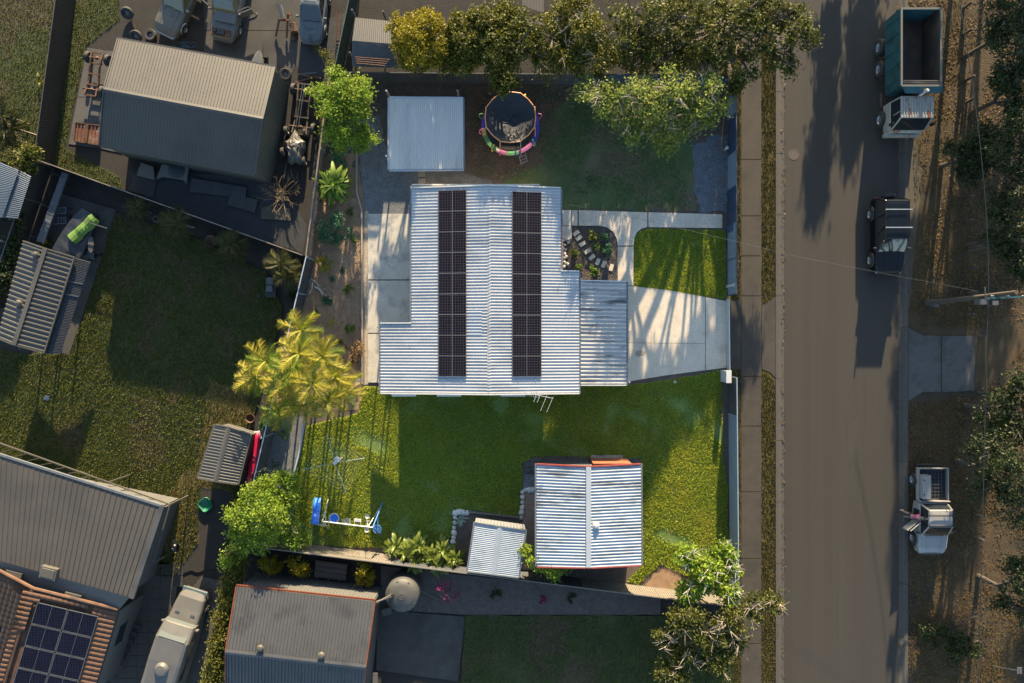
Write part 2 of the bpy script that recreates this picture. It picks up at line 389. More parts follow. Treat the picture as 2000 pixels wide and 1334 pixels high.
lf_pink = leafmat('pink_blossom', (.14, .022, .060), (.20, .035, .090), None, .3)
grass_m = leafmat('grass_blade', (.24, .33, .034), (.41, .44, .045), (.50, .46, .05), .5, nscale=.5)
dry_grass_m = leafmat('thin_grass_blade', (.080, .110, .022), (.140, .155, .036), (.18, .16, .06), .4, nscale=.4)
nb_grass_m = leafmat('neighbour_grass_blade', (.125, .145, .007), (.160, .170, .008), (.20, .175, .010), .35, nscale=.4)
verge_blade = leafmat('verge_grass_blade', (.080, .070, .006), (.130, .105, .008), (.15, .105, .012), .35, nscale=.6)
dead_leaf = leafmat('fallen_leaf', (.10, .058, .016), (.19, .112, .026), (.23, .13, .03), .15, nscale=1.2)
pale_leaf = leafmat('pale_fallen_leaf', (.14, .10, .065), (.26, .20, .13), None, .15)
# ================================================================== GROUND
def wp(pts, z=0.0): return [W(x, y, z) for x, y in pts]

def sheet(name, pts, z, mat, parent=None, label=None):
    P = [W(x, y, 0) for x, y in pts]
    mb = MB(); mb.add([(p.x, p.y, z) for p in P], [tuple(range(len(P)))])
    o = mb.build(name, mat)
    return tag(o, label, kind='structure')

def arc(cx, cy, r, a0, a1, n=8, ry=None):
    ry = ry or r
    return [(cx + r * math.cos(math.radians(a0 + (a1 - a0) * i / n)), cy - ry * math.sin(math.radians(a0 + (a1 - a0) * i / n))) for i in range(n + 1)]

def wob(pts, amp=2.0, step=14, seed=1):
    """roughen an outline the way a grass edge wanders"""
    r = random.Random(seed); out = []
    for i in range(len(pts)):
        a = pts[i]; b = pts[(i + 1) % len(pts)]; L = math.hypot(b[0] - a[0], b[1] - a[1]); n = max(1, int(L / step))
        for k in range(n):
            t = k / n; out.append((a[0] + (b[0] - a[0]) * t + (r.uniform(-amp, amp) if k else 0), a[1] + (b[1] - a[1]) * t + (r.uniform(-amp, amp) if k else 0)))
    return out

def slabs(name, polys, z0, z1, mat, part='slab', mat2=None, label=None):
    """concrete cast in separate bays: one part per bay, with a recessed joint between"""
    c = wp(polys[0])[0]
    root = bpy.data.objects.new(name, None); C.objects.link(root); root.location = (c.x, c.y, 0)
    tag(root, label, kind='structure')
    for i, q in enumerate(polys):
        P = wp(q); cx = sum(p.x for p in P) / len(P); cy = sum(p.y for p in P) / len(P)
        P = [Vector((p.x - math.copysign(.003, p.x - cx), p.y - math.copysign(.003, p.y - cy), 0)) for p in P]
        MB().prism([(p.x, p.y) for p in P], z0, z1).build(part, mat if not mat2 else (mat2 if i in mat2[1] else mat), root)
    return root

mb = MB(); mb.add([(-400, -400, -.06), (400, -400, -.06), (400, 400, -.06), (-400, 400, -.06)], [(0, 1, 2, 3)])
tag(mb.build('ground', dim_soil), kind='structure')

PROP = [(642, 150), (1421, 165), (1424, 1165), (466, 1040), (598, 500)]
sheet('yard_soil', [(640, 158), (1421, 160), (1421, 1170), (480, 1055), (520, 900), (575, 700), (612, 498)], 0.0, soil)
# left garden bed, gravel strip, gravel by the carport
sheet('garden_bed', [(625, 300), (700, 300), (712, 410), (711, 750), (700, 800), (560, 800), (600, 520)], .006, mulch)
sheet('gravel_bed', wob([(700, 235), (740, 225), (765, 330), (900, 334), (960, 352), (980, 420), (806, 420), (712, 420), (703, 330)], 3, 14, 3), .006, blue_gravel)
sheet('gravel_strip', [(712, 412), (720, 412), (720, 750), (712, 752)], .010, pale_gravel)
sheet('gravel_patch', wob([(1345, 300), (1380, 268), (1421, 262), (1421, 415), (1365, 415), (1355, 360)], 6, 8, 4), .010, dark_blue_gravel)
sheet('leaf_strewn_ground', wob([(905, 165), (1130, 168), (1110, 260), (1068, 330), (985, 352), (915, 330)], 4, 16, 6), .007, litter_soil)
L_UP = wob([(985, 352), (1060, 320), (1060, 235), (1130, 180), (1340, 180), (1352, 290), (1358, 413), (1095, 410), (1095, 366), (985, 366)], 4, 14, 8)
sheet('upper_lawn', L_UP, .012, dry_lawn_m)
L_SM = [(1237, 559), (1237, 475)] + [(1240, 464), (1246, 455), (1257, 449), (1268, 447)] + [(1405, 449), (1417, 452), (1417, 585)]
sheet('small_lawn', L_SM, .012, lawn_m)
L_LOW = wob([(700, 806), (712, 754), (742, 756), (1226, 753), (1300, 742), (1408, 724), (1412, 900), (1421, 960), (1421, 1120), (1400, 1140), (1330, 1120), (1290, 1100), (1245, 1142), (1225, 1135), (1252, 1105), (1252, 893), (1046, 890), (1020, 905), (1018, 1008), (1010, 1010), (930, 996), (888, 995), (882, 1048), (850, 1062), (760, 1070), (590, 1062), (566, 1015), (572, 962), (585, 900), (600, 832)], 1.5, 12, 2)
sheet('lower_lawn', L_LOW, .012, lawn_m)
sheet('bare_patch', wob([(1258, 1142), (1275, 1118), (1305, 1108), (1330, 1120), (1330, 1160), (1290, 1160)], 4, 9, 5), .016, mulch)
sheet('gravel_bed', [(505, 1010), (524, 860), (560, 815), (597, 812), (585, 900), (566, 960), (540, 1010)], .006, blue_gravel)
sheet('mulch_bed', [(1098, 441), (1160, 441), (1175, 444), (1190, 452), (1200, 466), (1206, 482), (1206, 549), (1098, 549)], .010, dark_mulch)
sheet('gravel_side_bed', [(1021, 956), (1046, 956), (1046, 1112), (1020, 1112)], .014, brown_gravel)
sheet('gravel_side_bed', [(1024, 926), (1046, 926), (1046, 955), (1021, 955)], .018, blue_gravel)
sheet('shed_bed', [(888, 996), (1020, 1010), (1020, 1120), (884, 1112)], .016, soil)

# paths and slabs
slabs('concrete_patio', [[(719, 418), (806, 418), (806, 546), (719, 546)], [(719, 548), (806, 548), (806, 632), (806, 650), (719, 650)], [(719, 652), (790, 652), (790, 747), (719, 747)]], -.05, .05, patio_m, 'patio_slab')
slabs('garden_path', [
    [(1130, 411), (1264, 415), (1264, 443.5), (1252, 447), (1243, 455), (1238, 467), (1237, 480), (1206, 480), (1204, 466), (1196, 452), (1184, 444), (1170, 441), (1130, 441)],
    [(1266, 415), (1410, 419), (1410, 446), (1266, 444)],
    [(1206, 482), (1237, 482), (1237, 558), (1206, 556)],
    [(1117, 411), (1128, 411), (1128, 441), (1117, 441)]], -.05, .045, conc_m, 'path_slab')
sheet('oil_stain', wob([(1240, 688), (1250, 684), (1262, 687), (1258, 694), (1246, 697), (1240, 693)], 1.5, 4, 31), .056, M('oil_stained_concrete', (.22, .19, .15), (.30, .26, .20), 6, .8))
slabs('entry_slab', [[(1096, 411), (1116, 411), (1116, 441), (1096, 441)], [(1096, 442), (1116, 442), (1116, 466), (1096, 466)]], -.05, .06, pale_conc, 'entry_paver')
slabs('driveway', [
    [(1130, 555), (1223, 558), (1300, 566), (1376.6, 580), (1376.6, 671), (1130, 668)],
    [(1130, 668.5), (1376.6, 671.5), (1376.6, 723), (1300, 733), (1226, 745), (1130, 745)],
    [(1377.6, 580.5), (1418, 588), (1418, 718), (1377.6, 723)]], -.05, .05, conc_m, 'driveway_slab')
sheet('carport_floor', [(1045, 535), (1129, 535), (1129, 745), (1045, 745)], .03, patio_m)

# street side
sheet('verge', [(1421, -60), (1516, -60), (1516, 1400), (1421, 1400)], 0.0, verge_m)
pb = [-60, 42, 150, 312, 422, 500, 578, 735, 832, 960, 1090, 1256, 1400]
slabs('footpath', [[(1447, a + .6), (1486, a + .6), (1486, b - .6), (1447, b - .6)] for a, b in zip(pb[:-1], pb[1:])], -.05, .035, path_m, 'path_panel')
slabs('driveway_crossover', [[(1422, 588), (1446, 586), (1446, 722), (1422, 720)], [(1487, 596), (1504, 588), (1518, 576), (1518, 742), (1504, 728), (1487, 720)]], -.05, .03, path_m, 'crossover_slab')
sheet('road', [(1526, -400), (1760, -400), (1760, 1800), (1526, 1800)], -.030, road_m)
for xa_, ya_, yb_2, w_ in ((1636, -60, 1400, .05), (1577, -60, 700, .03), (1688, 300, 1400, .04)):
    P = [W(xa_ + 1.5 * math.sin(y * .013 + xa_), y) for y in range(ya_, yb_2, 20)]
    mb = MB()
    for a, b in zip(P[:-1], P[1:]): mb.add([(a.x - w_, a.y, -.026), (a.x + w_, a.y, -.026), (b.x + w_, b.y, -.026), (b.x - w_, b.y, -.026)], [(0, 1, 2, 3)])
    tag(mb.build('road_seam', M('tar_seam', (.024, .021, .017), (.030, .026, .021), 3) if 'tar_seam' not in bpy.data.materials else bpy.data.materials['tar_seam']), kind='structure')
for i, pp in enumerate([[(1655, 820), (1676, 822), (1674, 905), (1656, 900)]]):
    sheet('road_patch', wob(pp, 1.0, 10, i), -.0255, M('newer_asphalt_patch', (.029, .025, .019), (.034, .029, .022), 3, .9, .004, 50))
def kerb(xa, xb, flip, ys, name='kerb'):
    root = bpy.data.objects.new(name, None); C.objects.link(root); tag(root, kind='structure')
    for a, b in zip(ys[:-1], ys[1:]):
        A = W(xa, a + .4); B = W(xb, b - .4); m = (A.x * .42 + B.x * .58) if not flip else (A.x * .58 + B.x * .42)
        if not flip: secs = [(A.x, -.05), (A.x, .06), (m - .10, .06), (m, -.012), (B.x, -.026), (B.x, -.05)]
        else: secs = [(A.x, -.05), (A.x, -.026), (m, -.012), (m + .10, .06), (B.x, .06), (B.x, -.05)]
        MB().loft([[(x, A.y, z) for x, z in secs], [(x, B.y, z) for x, z in secs]]).build('kerb_stone', kerb_m, root)
    return root
kerb(1514, 1531, False, [-60, 60, 180, 300, 420, 578, 740, 860, 980, 1100, 1220, 1400])
kerb(1755, 1772, True, [-60, 60, 180, 300, 420, 540, 640, 783, 900, 1020, 1140, 1260, 1400])
sheet('reserve_ground', [(1771, -400), (3000, -400), (3000, 1800), (1771, 1800)], 0.0, reserve)
sheet('worn_track', wob([(1772, 275), (1790, 270), (1800, 330), (1788, 470), (1776, 600), (1772, 600)], 3, 14, 9), .008, M('worn_pale_dirt', (.10, .082, .055), (.13, .105, .07), 1.5, .95))
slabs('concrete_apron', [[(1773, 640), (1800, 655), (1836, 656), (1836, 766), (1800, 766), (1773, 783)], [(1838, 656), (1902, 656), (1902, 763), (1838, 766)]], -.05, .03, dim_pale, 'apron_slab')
mb = MB(); mb.lathe([(0, -.025), (.30, -.025), (.30, -.02), (.36, -.02), (.36, -.03)], W(1550, 302) , 28)
tag(mb.build('manhole_cover', M('manhole_iron', (.075, .055, .040), (.05, .04, .03), 20, .8), origin=(W(1550, 302).x, W(1550, 302).y, 0)), 'round manhole cover sunk in the asphalt road', 'manhole cover')

# neighbours on the left and below
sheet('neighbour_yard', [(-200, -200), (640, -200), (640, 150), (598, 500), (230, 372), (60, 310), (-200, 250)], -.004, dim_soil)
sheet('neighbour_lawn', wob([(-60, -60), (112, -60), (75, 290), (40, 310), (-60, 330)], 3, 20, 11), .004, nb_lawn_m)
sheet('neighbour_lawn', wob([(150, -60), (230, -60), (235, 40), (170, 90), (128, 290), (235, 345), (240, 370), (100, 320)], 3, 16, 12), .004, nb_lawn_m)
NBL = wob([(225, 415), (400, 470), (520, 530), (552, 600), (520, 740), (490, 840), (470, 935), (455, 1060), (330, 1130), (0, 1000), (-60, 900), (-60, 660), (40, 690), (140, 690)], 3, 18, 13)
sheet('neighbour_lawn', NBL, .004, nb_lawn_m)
sheet('dry_grass_strip', wob([(410, 740), (480, 760), (490, 830), (478, 930), (455, 960), (392, 950), (340, 1080), (300, 1060), (330, 960), (385, 900), (400, 830)], 5, 12, 24), .008, M('dry_tan_ground', (.085, .058, .018), (.12, .082, .024), 1.5, .95, .04, 16))
sheet('bare_patch', wob([(392, 950), (455, 960), (450, 1040), (425, 1110), (345, 1120), (388, 1060)], 4, 12, 14), .010, dim_soil)
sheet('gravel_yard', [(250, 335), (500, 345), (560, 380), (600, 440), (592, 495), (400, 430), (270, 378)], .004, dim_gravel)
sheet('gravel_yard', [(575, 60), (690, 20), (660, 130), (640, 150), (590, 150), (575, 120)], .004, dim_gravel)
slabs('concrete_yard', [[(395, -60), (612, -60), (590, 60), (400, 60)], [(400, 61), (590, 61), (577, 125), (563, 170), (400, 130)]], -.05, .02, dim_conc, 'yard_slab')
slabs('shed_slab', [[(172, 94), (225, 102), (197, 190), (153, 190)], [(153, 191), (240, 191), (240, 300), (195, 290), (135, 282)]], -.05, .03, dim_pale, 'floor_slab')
slabs('patio_slab', [[(118, 378), (228, 410), (200, 500), (95, 470)], [(176, 512), (205, 490), (136, 694), (118, 690)]], -.05, .03, dim_conc, 'slab')
slabs('concrete_pad', [[(738, 1190), (908, 1204), (895, 1330), (735, 1308)]], -.05, .02, dim_conc, 'pad_slab')
sheet('mulch_bed', [(745, 1105), (1290, 1165), (1290, 1200), (912, 1200), (742, 1190)], .004, dark_mulch)
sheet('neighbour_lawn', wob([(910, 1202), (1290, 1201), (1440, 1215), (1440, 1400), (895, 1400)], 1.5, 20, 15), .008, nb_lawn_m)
sheet('neighbour_bed', [(460, 1085), (745, 1115), (740, 1180), (460, 1140)], .004, dim_soil)
sheet('gravel_yard', [(395, 1125), (455, 1140), (400, 1400), (290, 1400), (330, 1200)], .004, M('grey_pebbles', (.075, .07, .062), (.10, .095, .085), 3, .9, .03, 16, speck=(.16, .15, .13), sscale=15))
# tiled path beside the white-walled house: every paver its own piece
tr = bpy.data.objects.new('paved_path', None); C.objects.link(tr); tr.location = W(280, 1150); tag(tr, kind='structure')
sheet('path_grout', [(288, 1082), (352, 1110), (306, 1400), (190, 1400), (276, 1120)], .004, tile_gap)
pts = [(284, 1095), (352, 1113), (300, 1400), (215, 1400)]
pvp = [(p.x, p.y) for p in wp([(291, 1090), (352, 1113), (302, 1400), (200, 1400)])]
me_t = None
a0 = W(281, 1090)
for i in range(-6, 8):
    for j in range(-1, 15):
        p = Vector((a0.x + i * .74, a0.y - j * .74, .0))
        if inside(np.array([[p.x, p.y]]), pvp)[0]:
            if me_t is None:
                t0 = MB().box((0, 0, .012), (.70, .70, .03)).build('paver', tile_m, tr, world=False); me_t = t0.data; t0.location = p - tr.location
            else: put('paver', me_t, tr, p - tr.location)
# garden edgings
def edging(name, pts, wd, ht, mat, label, cat='garden edging', part='sleeper', step=None):
    P = wp(pts); root = thing(name, label, cat, (P[0].x, P[0].y, 0))
    for a, b in zip(P[:-1], P[1:]):
        n = max(1, round((b - a).length / step)) if step else 1
        for k in range(n):
            u = a.lerp(b, k / n); v = a.lerp(b, (k + 1) / n); d = (v - u).normalized() * .006
            MB().bar(u + d + Vector((0, 0, ht / 2)), v - d + Vector((0, 0, ht / 2)), wd, ht).build(part, mat, root)
    return root
edging('sleeper_edging', [(698, 290), (698, 375), (708, 412), (709, 640), (709, 750)], .10, .22, lime_wood, 'long weathered timber sleepers edging the mulched bed beside the patio', step=2.4)
edging('sleeper_edging', [(597, 815), (587, 880), (570, 945)], .09, .18, cap_blue, 'pale narrow edging beside the gravel bed behind the palm clump', step=2.0)
edging('timber_edging', [(1097.5, 430), (1097.5, 530)], .10, .25, brick_m, 'orange timber edging against the house wall beside the pebbles', step=1.8)
edging('concrete_edging', [(888, 996), (1020, 1010)], .10, .12, old_wood, 'grey timber edging along the top of the small shed bed', step=1.6)

# ---------------------------------------------------------------- grass blades
def blades(name, polys, dens, h, mat, seed, label, cat='grass', wd=.055, holes=(), thin=None, litter=False):
    rg = np.random.default_rng(seed); Vs = []
    for pp in polys:
        P = [(p.x, p.y) for p in wp(pp)]; xs = [p[0] for p in P]; ys = [p[1] for p in P]
        A = (max(xs) - min(xs)) * (max(ys) - min(ys)); n = int(A * dens)
        q = np.column_stack([rg.uniform(min(xs), max(xs), n), rg.uniform(min(ys), max(ys), n)])
        q = q[inside(q, P)]
        for hl in holes: q = q[~inside(q, [(p.x, p.y) for p in wp(hl)])]
        if thin:
            sc, cut = thin
            f = np.zeros(len(q)); 
            for k in range(5):
                a = rg.uniform(0, PI); kx, ky = math.cos(a), math.sin(a); fr = sc * (1.0 + .9 * k)
                f += np.sin(fr * (q[:, 0] * kx + q[:, 1] * ky) + 1.5 * np.sin(fr * .6 * (q[:, 0] * ky - q[:, 1] * kx)) + rg.uniform(0, 6)) / (1 + .5 * k)
            keep = rg.uniform(-.8, .8, len(q)) + f > cut; q = q[keep]
        Vs.append(q)
    q = np.vstack(Vs); n = len(q)
    a = rg.uniform(0, 2 * PI, n); hh = h * rg.uniform(.5, 1.3, n); ww = wd * rg.uniform(.6, 1.3, n)
    lean = rg.uniform(.25, .9, n) * hh if not litter else rg.uniform(.5, 1.0, n) * wd * 2
    z = .012 if not litter else .016
    b = rg.uniform(0, 2 * PI, n)
    V = np.empty((n, 3, 3), np.float32)
    V[:, 0] = np.column_stack([q[:, 0] - np.cos(a) * ww / 2, q[:, 1] - np.sin(a) * ww / 2, np.full(n, z)])
    V[:, 1] = np.column_stack([q[:, 0] + np.cos(a) * ww / 2, q[:, 1] + np.sin(a) * ww / 2, np.full(n, z) + (rg.uniform(0, .03, n) if litter else 0)])
    V[:, 2] = np.column_stack([q[:, 0] + np.cos(b) * lean, q[:, 1] + np.sin(b) * lean, z + (hh if not litter else rg.uniform(0, .05, n))])
    me = fastmesh(name, V.reshape(-1, 3), np.arange(3 * n).reshape(-1, 3), mat)
    o = put(name, me); return tag(o, label, cat, kind='stuff')

blades('grass', [L_LOW], 800, .09, grass_m, 1, 'bright green mown grass of the lower lawn below the white house', thin=(.8, -1.45))
blades('grass', [L_SM], 800, .085, grass_m, 2, 'deep green grass of the small lawn between garden path and driveway', thin=(1.2, -3))
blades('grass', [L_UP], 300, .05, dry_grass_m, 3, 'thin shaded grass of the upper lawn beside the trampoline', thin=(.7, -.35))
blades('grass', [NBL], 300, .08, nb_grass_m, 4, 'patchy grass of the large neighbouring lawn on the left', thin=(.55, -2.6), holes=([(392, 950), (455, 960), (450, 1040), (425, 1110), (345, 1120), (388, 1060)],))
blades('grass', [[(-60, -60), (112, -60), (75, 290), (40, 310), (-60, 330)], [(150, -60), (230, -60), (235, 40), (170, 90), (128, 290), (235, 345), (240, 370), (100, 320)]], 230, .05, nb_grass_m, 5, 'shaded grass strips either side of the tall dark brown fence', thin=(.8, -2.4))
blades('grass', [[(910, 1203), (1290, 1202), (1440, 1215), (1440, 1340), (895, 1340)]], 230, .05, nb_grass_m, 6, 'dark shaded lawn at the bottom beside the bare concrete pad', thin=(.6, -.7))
blades('grass', [[(1487, 0), (1514, 0), (1514, 574), (1500, 590), (1487, 594)], [(1487, 722), (1502, 730), (1514, 745), (1514, 1334), (1487, 1334)], [(1428, 120), (1446, 120), (1446, 586), (1428, 586)], [(1428, 722), (1446, 722), (1446, 1334), (1428, 1334)]], 330, .07, verge_blade, 7, 'dry olive grass of the narrow verge between footpath and kerb')
blades('leaf_litter', [[(1774, 0), (2040, 0), (2040, 640), (1905, 640), (1800, 640), (1774, 600)], [(1774, 790), (1905, 770), (2040, 640), (2040, 1334), (1774, 1334)]], 90, .04, dead_leaf, 8, 'dry brown leaf litter covering the wooded reserve across the road', 'leaf litter', wd=.10, thin=(.5, -.5), litter=True, holes=([(1772, 275), (1790, 270), (1800, 330), (1788, 470), (1776, 600), (1772, 600)],))
blades('dry_grass', [[(1774, 0), (2040, 0), (2040, 640), (1905, 640), (1800, 640), (1790, 600)], [(1774, 790), (1905, 770), (2040, 640), (2040, 1334), (1774, 1334)]], 90, .07, verge_blade, 18, 'thin dry grass among the trees of the wooded reserve', 'grass', wd=.06, thin=(.6, .1))
blades('leaf_litter', [[(642, 165), (1130, 170), (1110, 260), (1068, 330), (985, 352), (925, 334), (925, 180), (750, 180), (745, 330), (705, 330), (690, 300), (640, 300)]], 60, .03, pale_leaf, 9, 'pale fallen leaves and bark scattered around carport and trampoline', 'leaf litter', wd=.055, litter=True)
blades('leaf_litter', [[(625, 380), (706, 400), (706, 740), (650, 740), (590, 600)]], 90, .03, pale_leaf, 10, 'coarse tan bark pieces over the long mulched bed', 'bark mulch', wd=.07, litter=True)
blades('leaf_litter', [[(1526, 0), (1533, 0), (1533, 1334), (1526, 1334)], [(1750, 0), (1759, 0), (1757, 1334), (1752, 1334)]], 26, .02, dead_leaf, 20, 'brown leaves gathered along both road gutters', 'leaf litter', wd=.09, litter=True)
blades('leaf_litter', [[(1100, 443), (1160, 443), (1195, 465), (1204, 482), (1204, 549), (1132, 549), (1130, 530), (1100, 530)]], 60, .02, pale_leaf, 19, 'pale bark chips scattered over the dark mulch bed', 'bark mulch', wd=.05, litter=True)

# ================================================================== FENCES
def fence(name, px0, px1, label, mats, zt=1.8, plen=2.38, gap=None, cap=None, lift=0):
    """sheet-metal fence; the pixels give its top edge. mats: one material, or a function of the panel number"""
    a = W(px0[0], px0[1], zt); b = W(px1[0], px1[1], zt); a.z = b.z = 0
    L = (b - a).length; n = max(1, round(L / plen)); d = (b - a).normalized(); ang = math.atan2(d.y, d.x); pl = L / n
    root = thing(name, label, 'fence', a, ang)
    cache = {}
    for i in range(n):
        mt = mats(i) if callable(mats) else mats
        if mt.name not in cache:
            k = MB(); k.ribs((.03, 0, -.02), (.03, 0, zt - .03), (pl - .03, 0, -.02), (pl - .03, 0, zt - .03), .15, .035, 'trap')
            o = k.build('fence_panel', mt, root, world=False); cache[mt.name] = o.data
        else: o = put('fence_panel', cache[mt.name], root)
        o.location = (i * pl, 0, 0)
    cm = cap or (mats(0) if callable(mats) else mats)
    r0 = MB().box((pl / 2, 0, zt - .015), (pl - .004, .06, .04)).build('top_rail', cm, root, world=False)
    p0 = MB().box((0, 0, zt / 2 - .01), (.055, .05, zt - .02)).build('fence_post', cm, root, world=False)
    for i in range(1, n): put('top_rail', r0.data, root, (i * pl, 0, 0)); 
    for i in range(1, n + 1): put('fence_post', p0.data, root, (i * pl, 0, 0))
    return root

fence('metal_fence', (643, 141), (1436, 148), 'long dark metal fence behind carport and trampoline, under the overhanging trees', lambda i: fence_slate if i < 7 else fence_navy, cap=fence_slate)
fence('street_fence', (1438, 150), (1438, 574), 'blue metal street fence above the driveway with pale and navy panels', lambda i: fence_navy if i in (1, 3) else fence_pale, cap=fence_navy, plen=2.4)
fence('street_fence', (1439, 738), (1443, 1190), 'blue-grey metal street fence below the driveway', lambda i: fence_slate if i == 0 else fence_pale, cap=fence_pale)
fence('metal_fence', (598, 502), (466, 1064), 'dark metal fence with pale cap between palm clump and neighbouring lawn', fence_slate, cap=cap_blue)
fence('metal_fence', (466, 1064), (1440, 1186), 'stone-coloured metal fence along the bottom of the yard behind the swing set', lambda i: fence_cream if i in (1, 2, 3, 9, 10, 11, 12) else fence_slate, cap=fence_cream)
fence('metal_fence', (690, -40), (652, 140), 'dark green metal fence beside the wrecked cab and small roof', fence_green)
fence('metal_fence', (114, -40), (67, 310), 'tall dark brown metal fence beside the neighbour grass strip', fence_brown, zt=1.8)
fence('metal_fence', (67, 310), (590, 498), 'long dark fence running below the taupe shed and gravel yard', fence_brown, cap=old_wood, zt=1.6)
fence('metal_fence', (67, 315), (-30, 600), 'dark fence with thin blue cap beside the blue roof at the left edge', fence_brown, cap=dim_steel, zt=1.7)
fence('low_metal_fence', (740, 1172), (905, 1199), 'low dark metal fence above the concrete pad beside the water tank', fence_brown, zt=.8) if False else None
# timber paling fence
a = W(642, 150, 1.5); b = W(597, 500, 1.5); a.z = b.z = 0; d = b - a; L = d.length; ang = math.atan2(d.y, d.x)
pf = thing('paling_fence', 'weathered grey timber paling fence beside the big-leaved plant', 'fence', a, ang)
n = int(L / .13); pm = None
for i in range(n):
    z = 1.45 + rnd.uniform(-.02, .02)
    if pm is None: pm = MB().box((0, 0, .72), (.105, .018, 1.44)).build('paling', old_wood, pf, world=False).data
    else: put('paling', pm, pf, (i * L / n, rnd.uniform(-.006, .006), rnd.uniform(-.02, .02)), (0, rnd.uniform(-.012, .012), 0))
for z in (.35, 1.2): MB().box((L / 2, .045, z), (L, .05, .08)).build('rail', old_wood, pf, world=False)
MB().box((L / 2, .02, 1.48), (L, .09, .025)).build('capping', old_wood, pf, world=False)
for i in range(6): MB().box((i * L / 5, .09, .75), (.09, .07, 1.5)).build('fence_post', old_wood, pf, world=False)
# sliding gate rail + posts at the driveway
g = thing('sliding_gate', 'narrow white sliding gate across the driveway entrance', 'gate', W(1419, 720))
ga = W(1418, 585); gb = W(1419.5, 735)
for i in range(24):
    p = ga.lerp(gb, (i + .5) / 24); MB().box((p.x, p.y, .33), (.03, .19, .50)).build('slat', white_trim, g)
for z in (.08, .60): MB().bar(ga + Vector((0, 0, z)), gb + Vector((0, 0, z)), .05, .06).build('rail', white_trim, g)
tag(MB().box(W(1411, 734) + Vector((0, 0, .62)), (.30, .75, 1.24)).box(W(1411, 734) + Vector((0, 0, 1.26)), (.34, .80, .06)).build('gate_pillar', white_trim, origin=W(1411, 734), bevel=.015), 'white pillar at the lower end of the driveway gate', 'pillar')
tag(MB().box(W(1420, 560) + Vector((0, 0, .72)), (.16, .16, 1.44)).box(W(1420, 560) + Vector((0, 0, 1.45)), (.20, .20, .03)).build('gate_post', white_trim, origin=W(1420, 560), bevel=.01), 'slim white post at the upper end of the driveway gate', 'post')
tag(MB().box(W(1422, 450) + Vector((0, 0, .55)), (.32, .38, 1.1)).box(W(1422, 450) + Vector((0, 0, 1.12)), (.36, .42, .05)).build('letter_box', fence_navy, origin=W(1422, 450), bevel=.02), 'navy letter box set in the street fence beside the path end', 'letter box')
tag(MB().tube(W(1415, 293) , W(1415, 293) + Vector((0, 0, .5)), .07, 12).lathe([(0, .64), (.09, .62), (.13, .55), (.09, .48), (0, .46)], W(1415, 293), 14).build('garden_tap_post', white_trim, origin=W(1415, 293), smooth=True), 'small white domed post at the fence foot beside blue gravel', 'post')
# ================================================================== BUILDINGS
Z = lambda p, z: Vector((p.x, p.y, z))
def wallbox(root, pts, z0, z1, mat, name='wall'):
    """each wall of a plan outline its own part"""
    n = len(pts)
    for i in range(n):
        a = Vector((pts[i][0], pts[i][1], 0)); b = Vector((pts[(i + 1) % n][0], pts[(i + 1) % n][1], 0)); d = (b - a).normalized() * .05
        MB().bar(a + d + Vector((0, 0, (z0 + z1) / 2)), b - d + Vector((0, 0, (z0 + z1) / 2)), .09, z1 - z0).build(name, mat, root)

# ---------------- main house
HX = W(955, 560).x; zr, ze, zl = 3.30, 2.62, 2.40
def X(px, z): return W(px, 0, z).x
def Y(py, z): return W(0, py, z).y
house = thing('house', 'long white ribbed-roof house with two columns of solar panels', 'house', (HX, Y(567, 3), 0))
rx = X(955, zr); yt = Y(368.5, ze); yb = Y(767.5, ze); yjl = Y(632, zl); yjr = Y(530, ze)
xl1 = X(804, ze); xl2 = X(743, zl); xr1 = X(1095, ze); xr2 = X(1131, 2.50)
def slope(x, side):
    if side < 0: return zr + (zr - ze) * (x - rx) / (rx - xl1)
    return zr - (zr - ze) * (x - rx) / (xr1 - rx)
xr2 = W(1131, 0, slope(X(1131, 2.5), 1)).x
ro = MB()
ro.ribs((rx, yt, zr), (xl1, yt, ze), (rx, yjl, zr), (xl1, yjl, ze), .19, .036)
ro.ribs((rx, yjl, zr), (xl2, yjl, slope(xl2, -1)), (rx, yb, zr), (xl2, yb, slope(xl2, -1)), .19, .036)
roof_l = ro.build('roof_slope', zinc, house)
ro = MB()
ro.ribs((rx, yt, zr), (xr1, yt, ze), (rx, yjr, zr), (xr1, yjr, ze), .19, .036)
ro.ribs((rx, yjr, zr), (xr2, yjr, slope(xr2, 1)), (rx, yb, zr), (xr2, yb, slope(xr2, 1)), .19, .036)
roof_r = ro.build('roof_slope', zinc, house)
# ridge: the roof sheets are rolled over it, so only a low soft cap
k = MB(); n = int((yt - yb) / .19)
for i in range(n * 1):
    y0 = yt - i * .19 - .19 * .5; y1 = y0 - .19 * .36
    k.loft([[(rx - .10, y, zr + .022), (rx - .04, y, zr + .036), (rx + .04, y, zr + .036), (rx + .10, y, zr + .022)] for y in (y0, y1)], cap=False)
tag(k.build('rolled_ridge', zinc, roof_l), kind='stuff')
def gut(a, b, wd=.12, ht=.10, m=gutter_m, name='gutter', par=None):
    return MB().bar(a, b, wd, ht).build(name, m, par or house)
gz = -.045
gut(Vector((xl1 - .05, yt, ze + gz)), Vector((xl1 - .05, yjl, ze + gz)))
gut(Vector((xl2 - .05, yjl, slope(xl2, -1) + gz)), Vector((xl2 - .05, yb, slope(xl2, -1) + gz)))
gut(Vector((xr1 + .05, yt, ze + gz)), Vector((xr1 + .05, yjr, ze + gz)))
gut(Vector((xr2 + .05, yjr, slope(xr2, 1) + gz)), Vector((xr2 + .05, yb, slope(xr2, 1) + gz)))
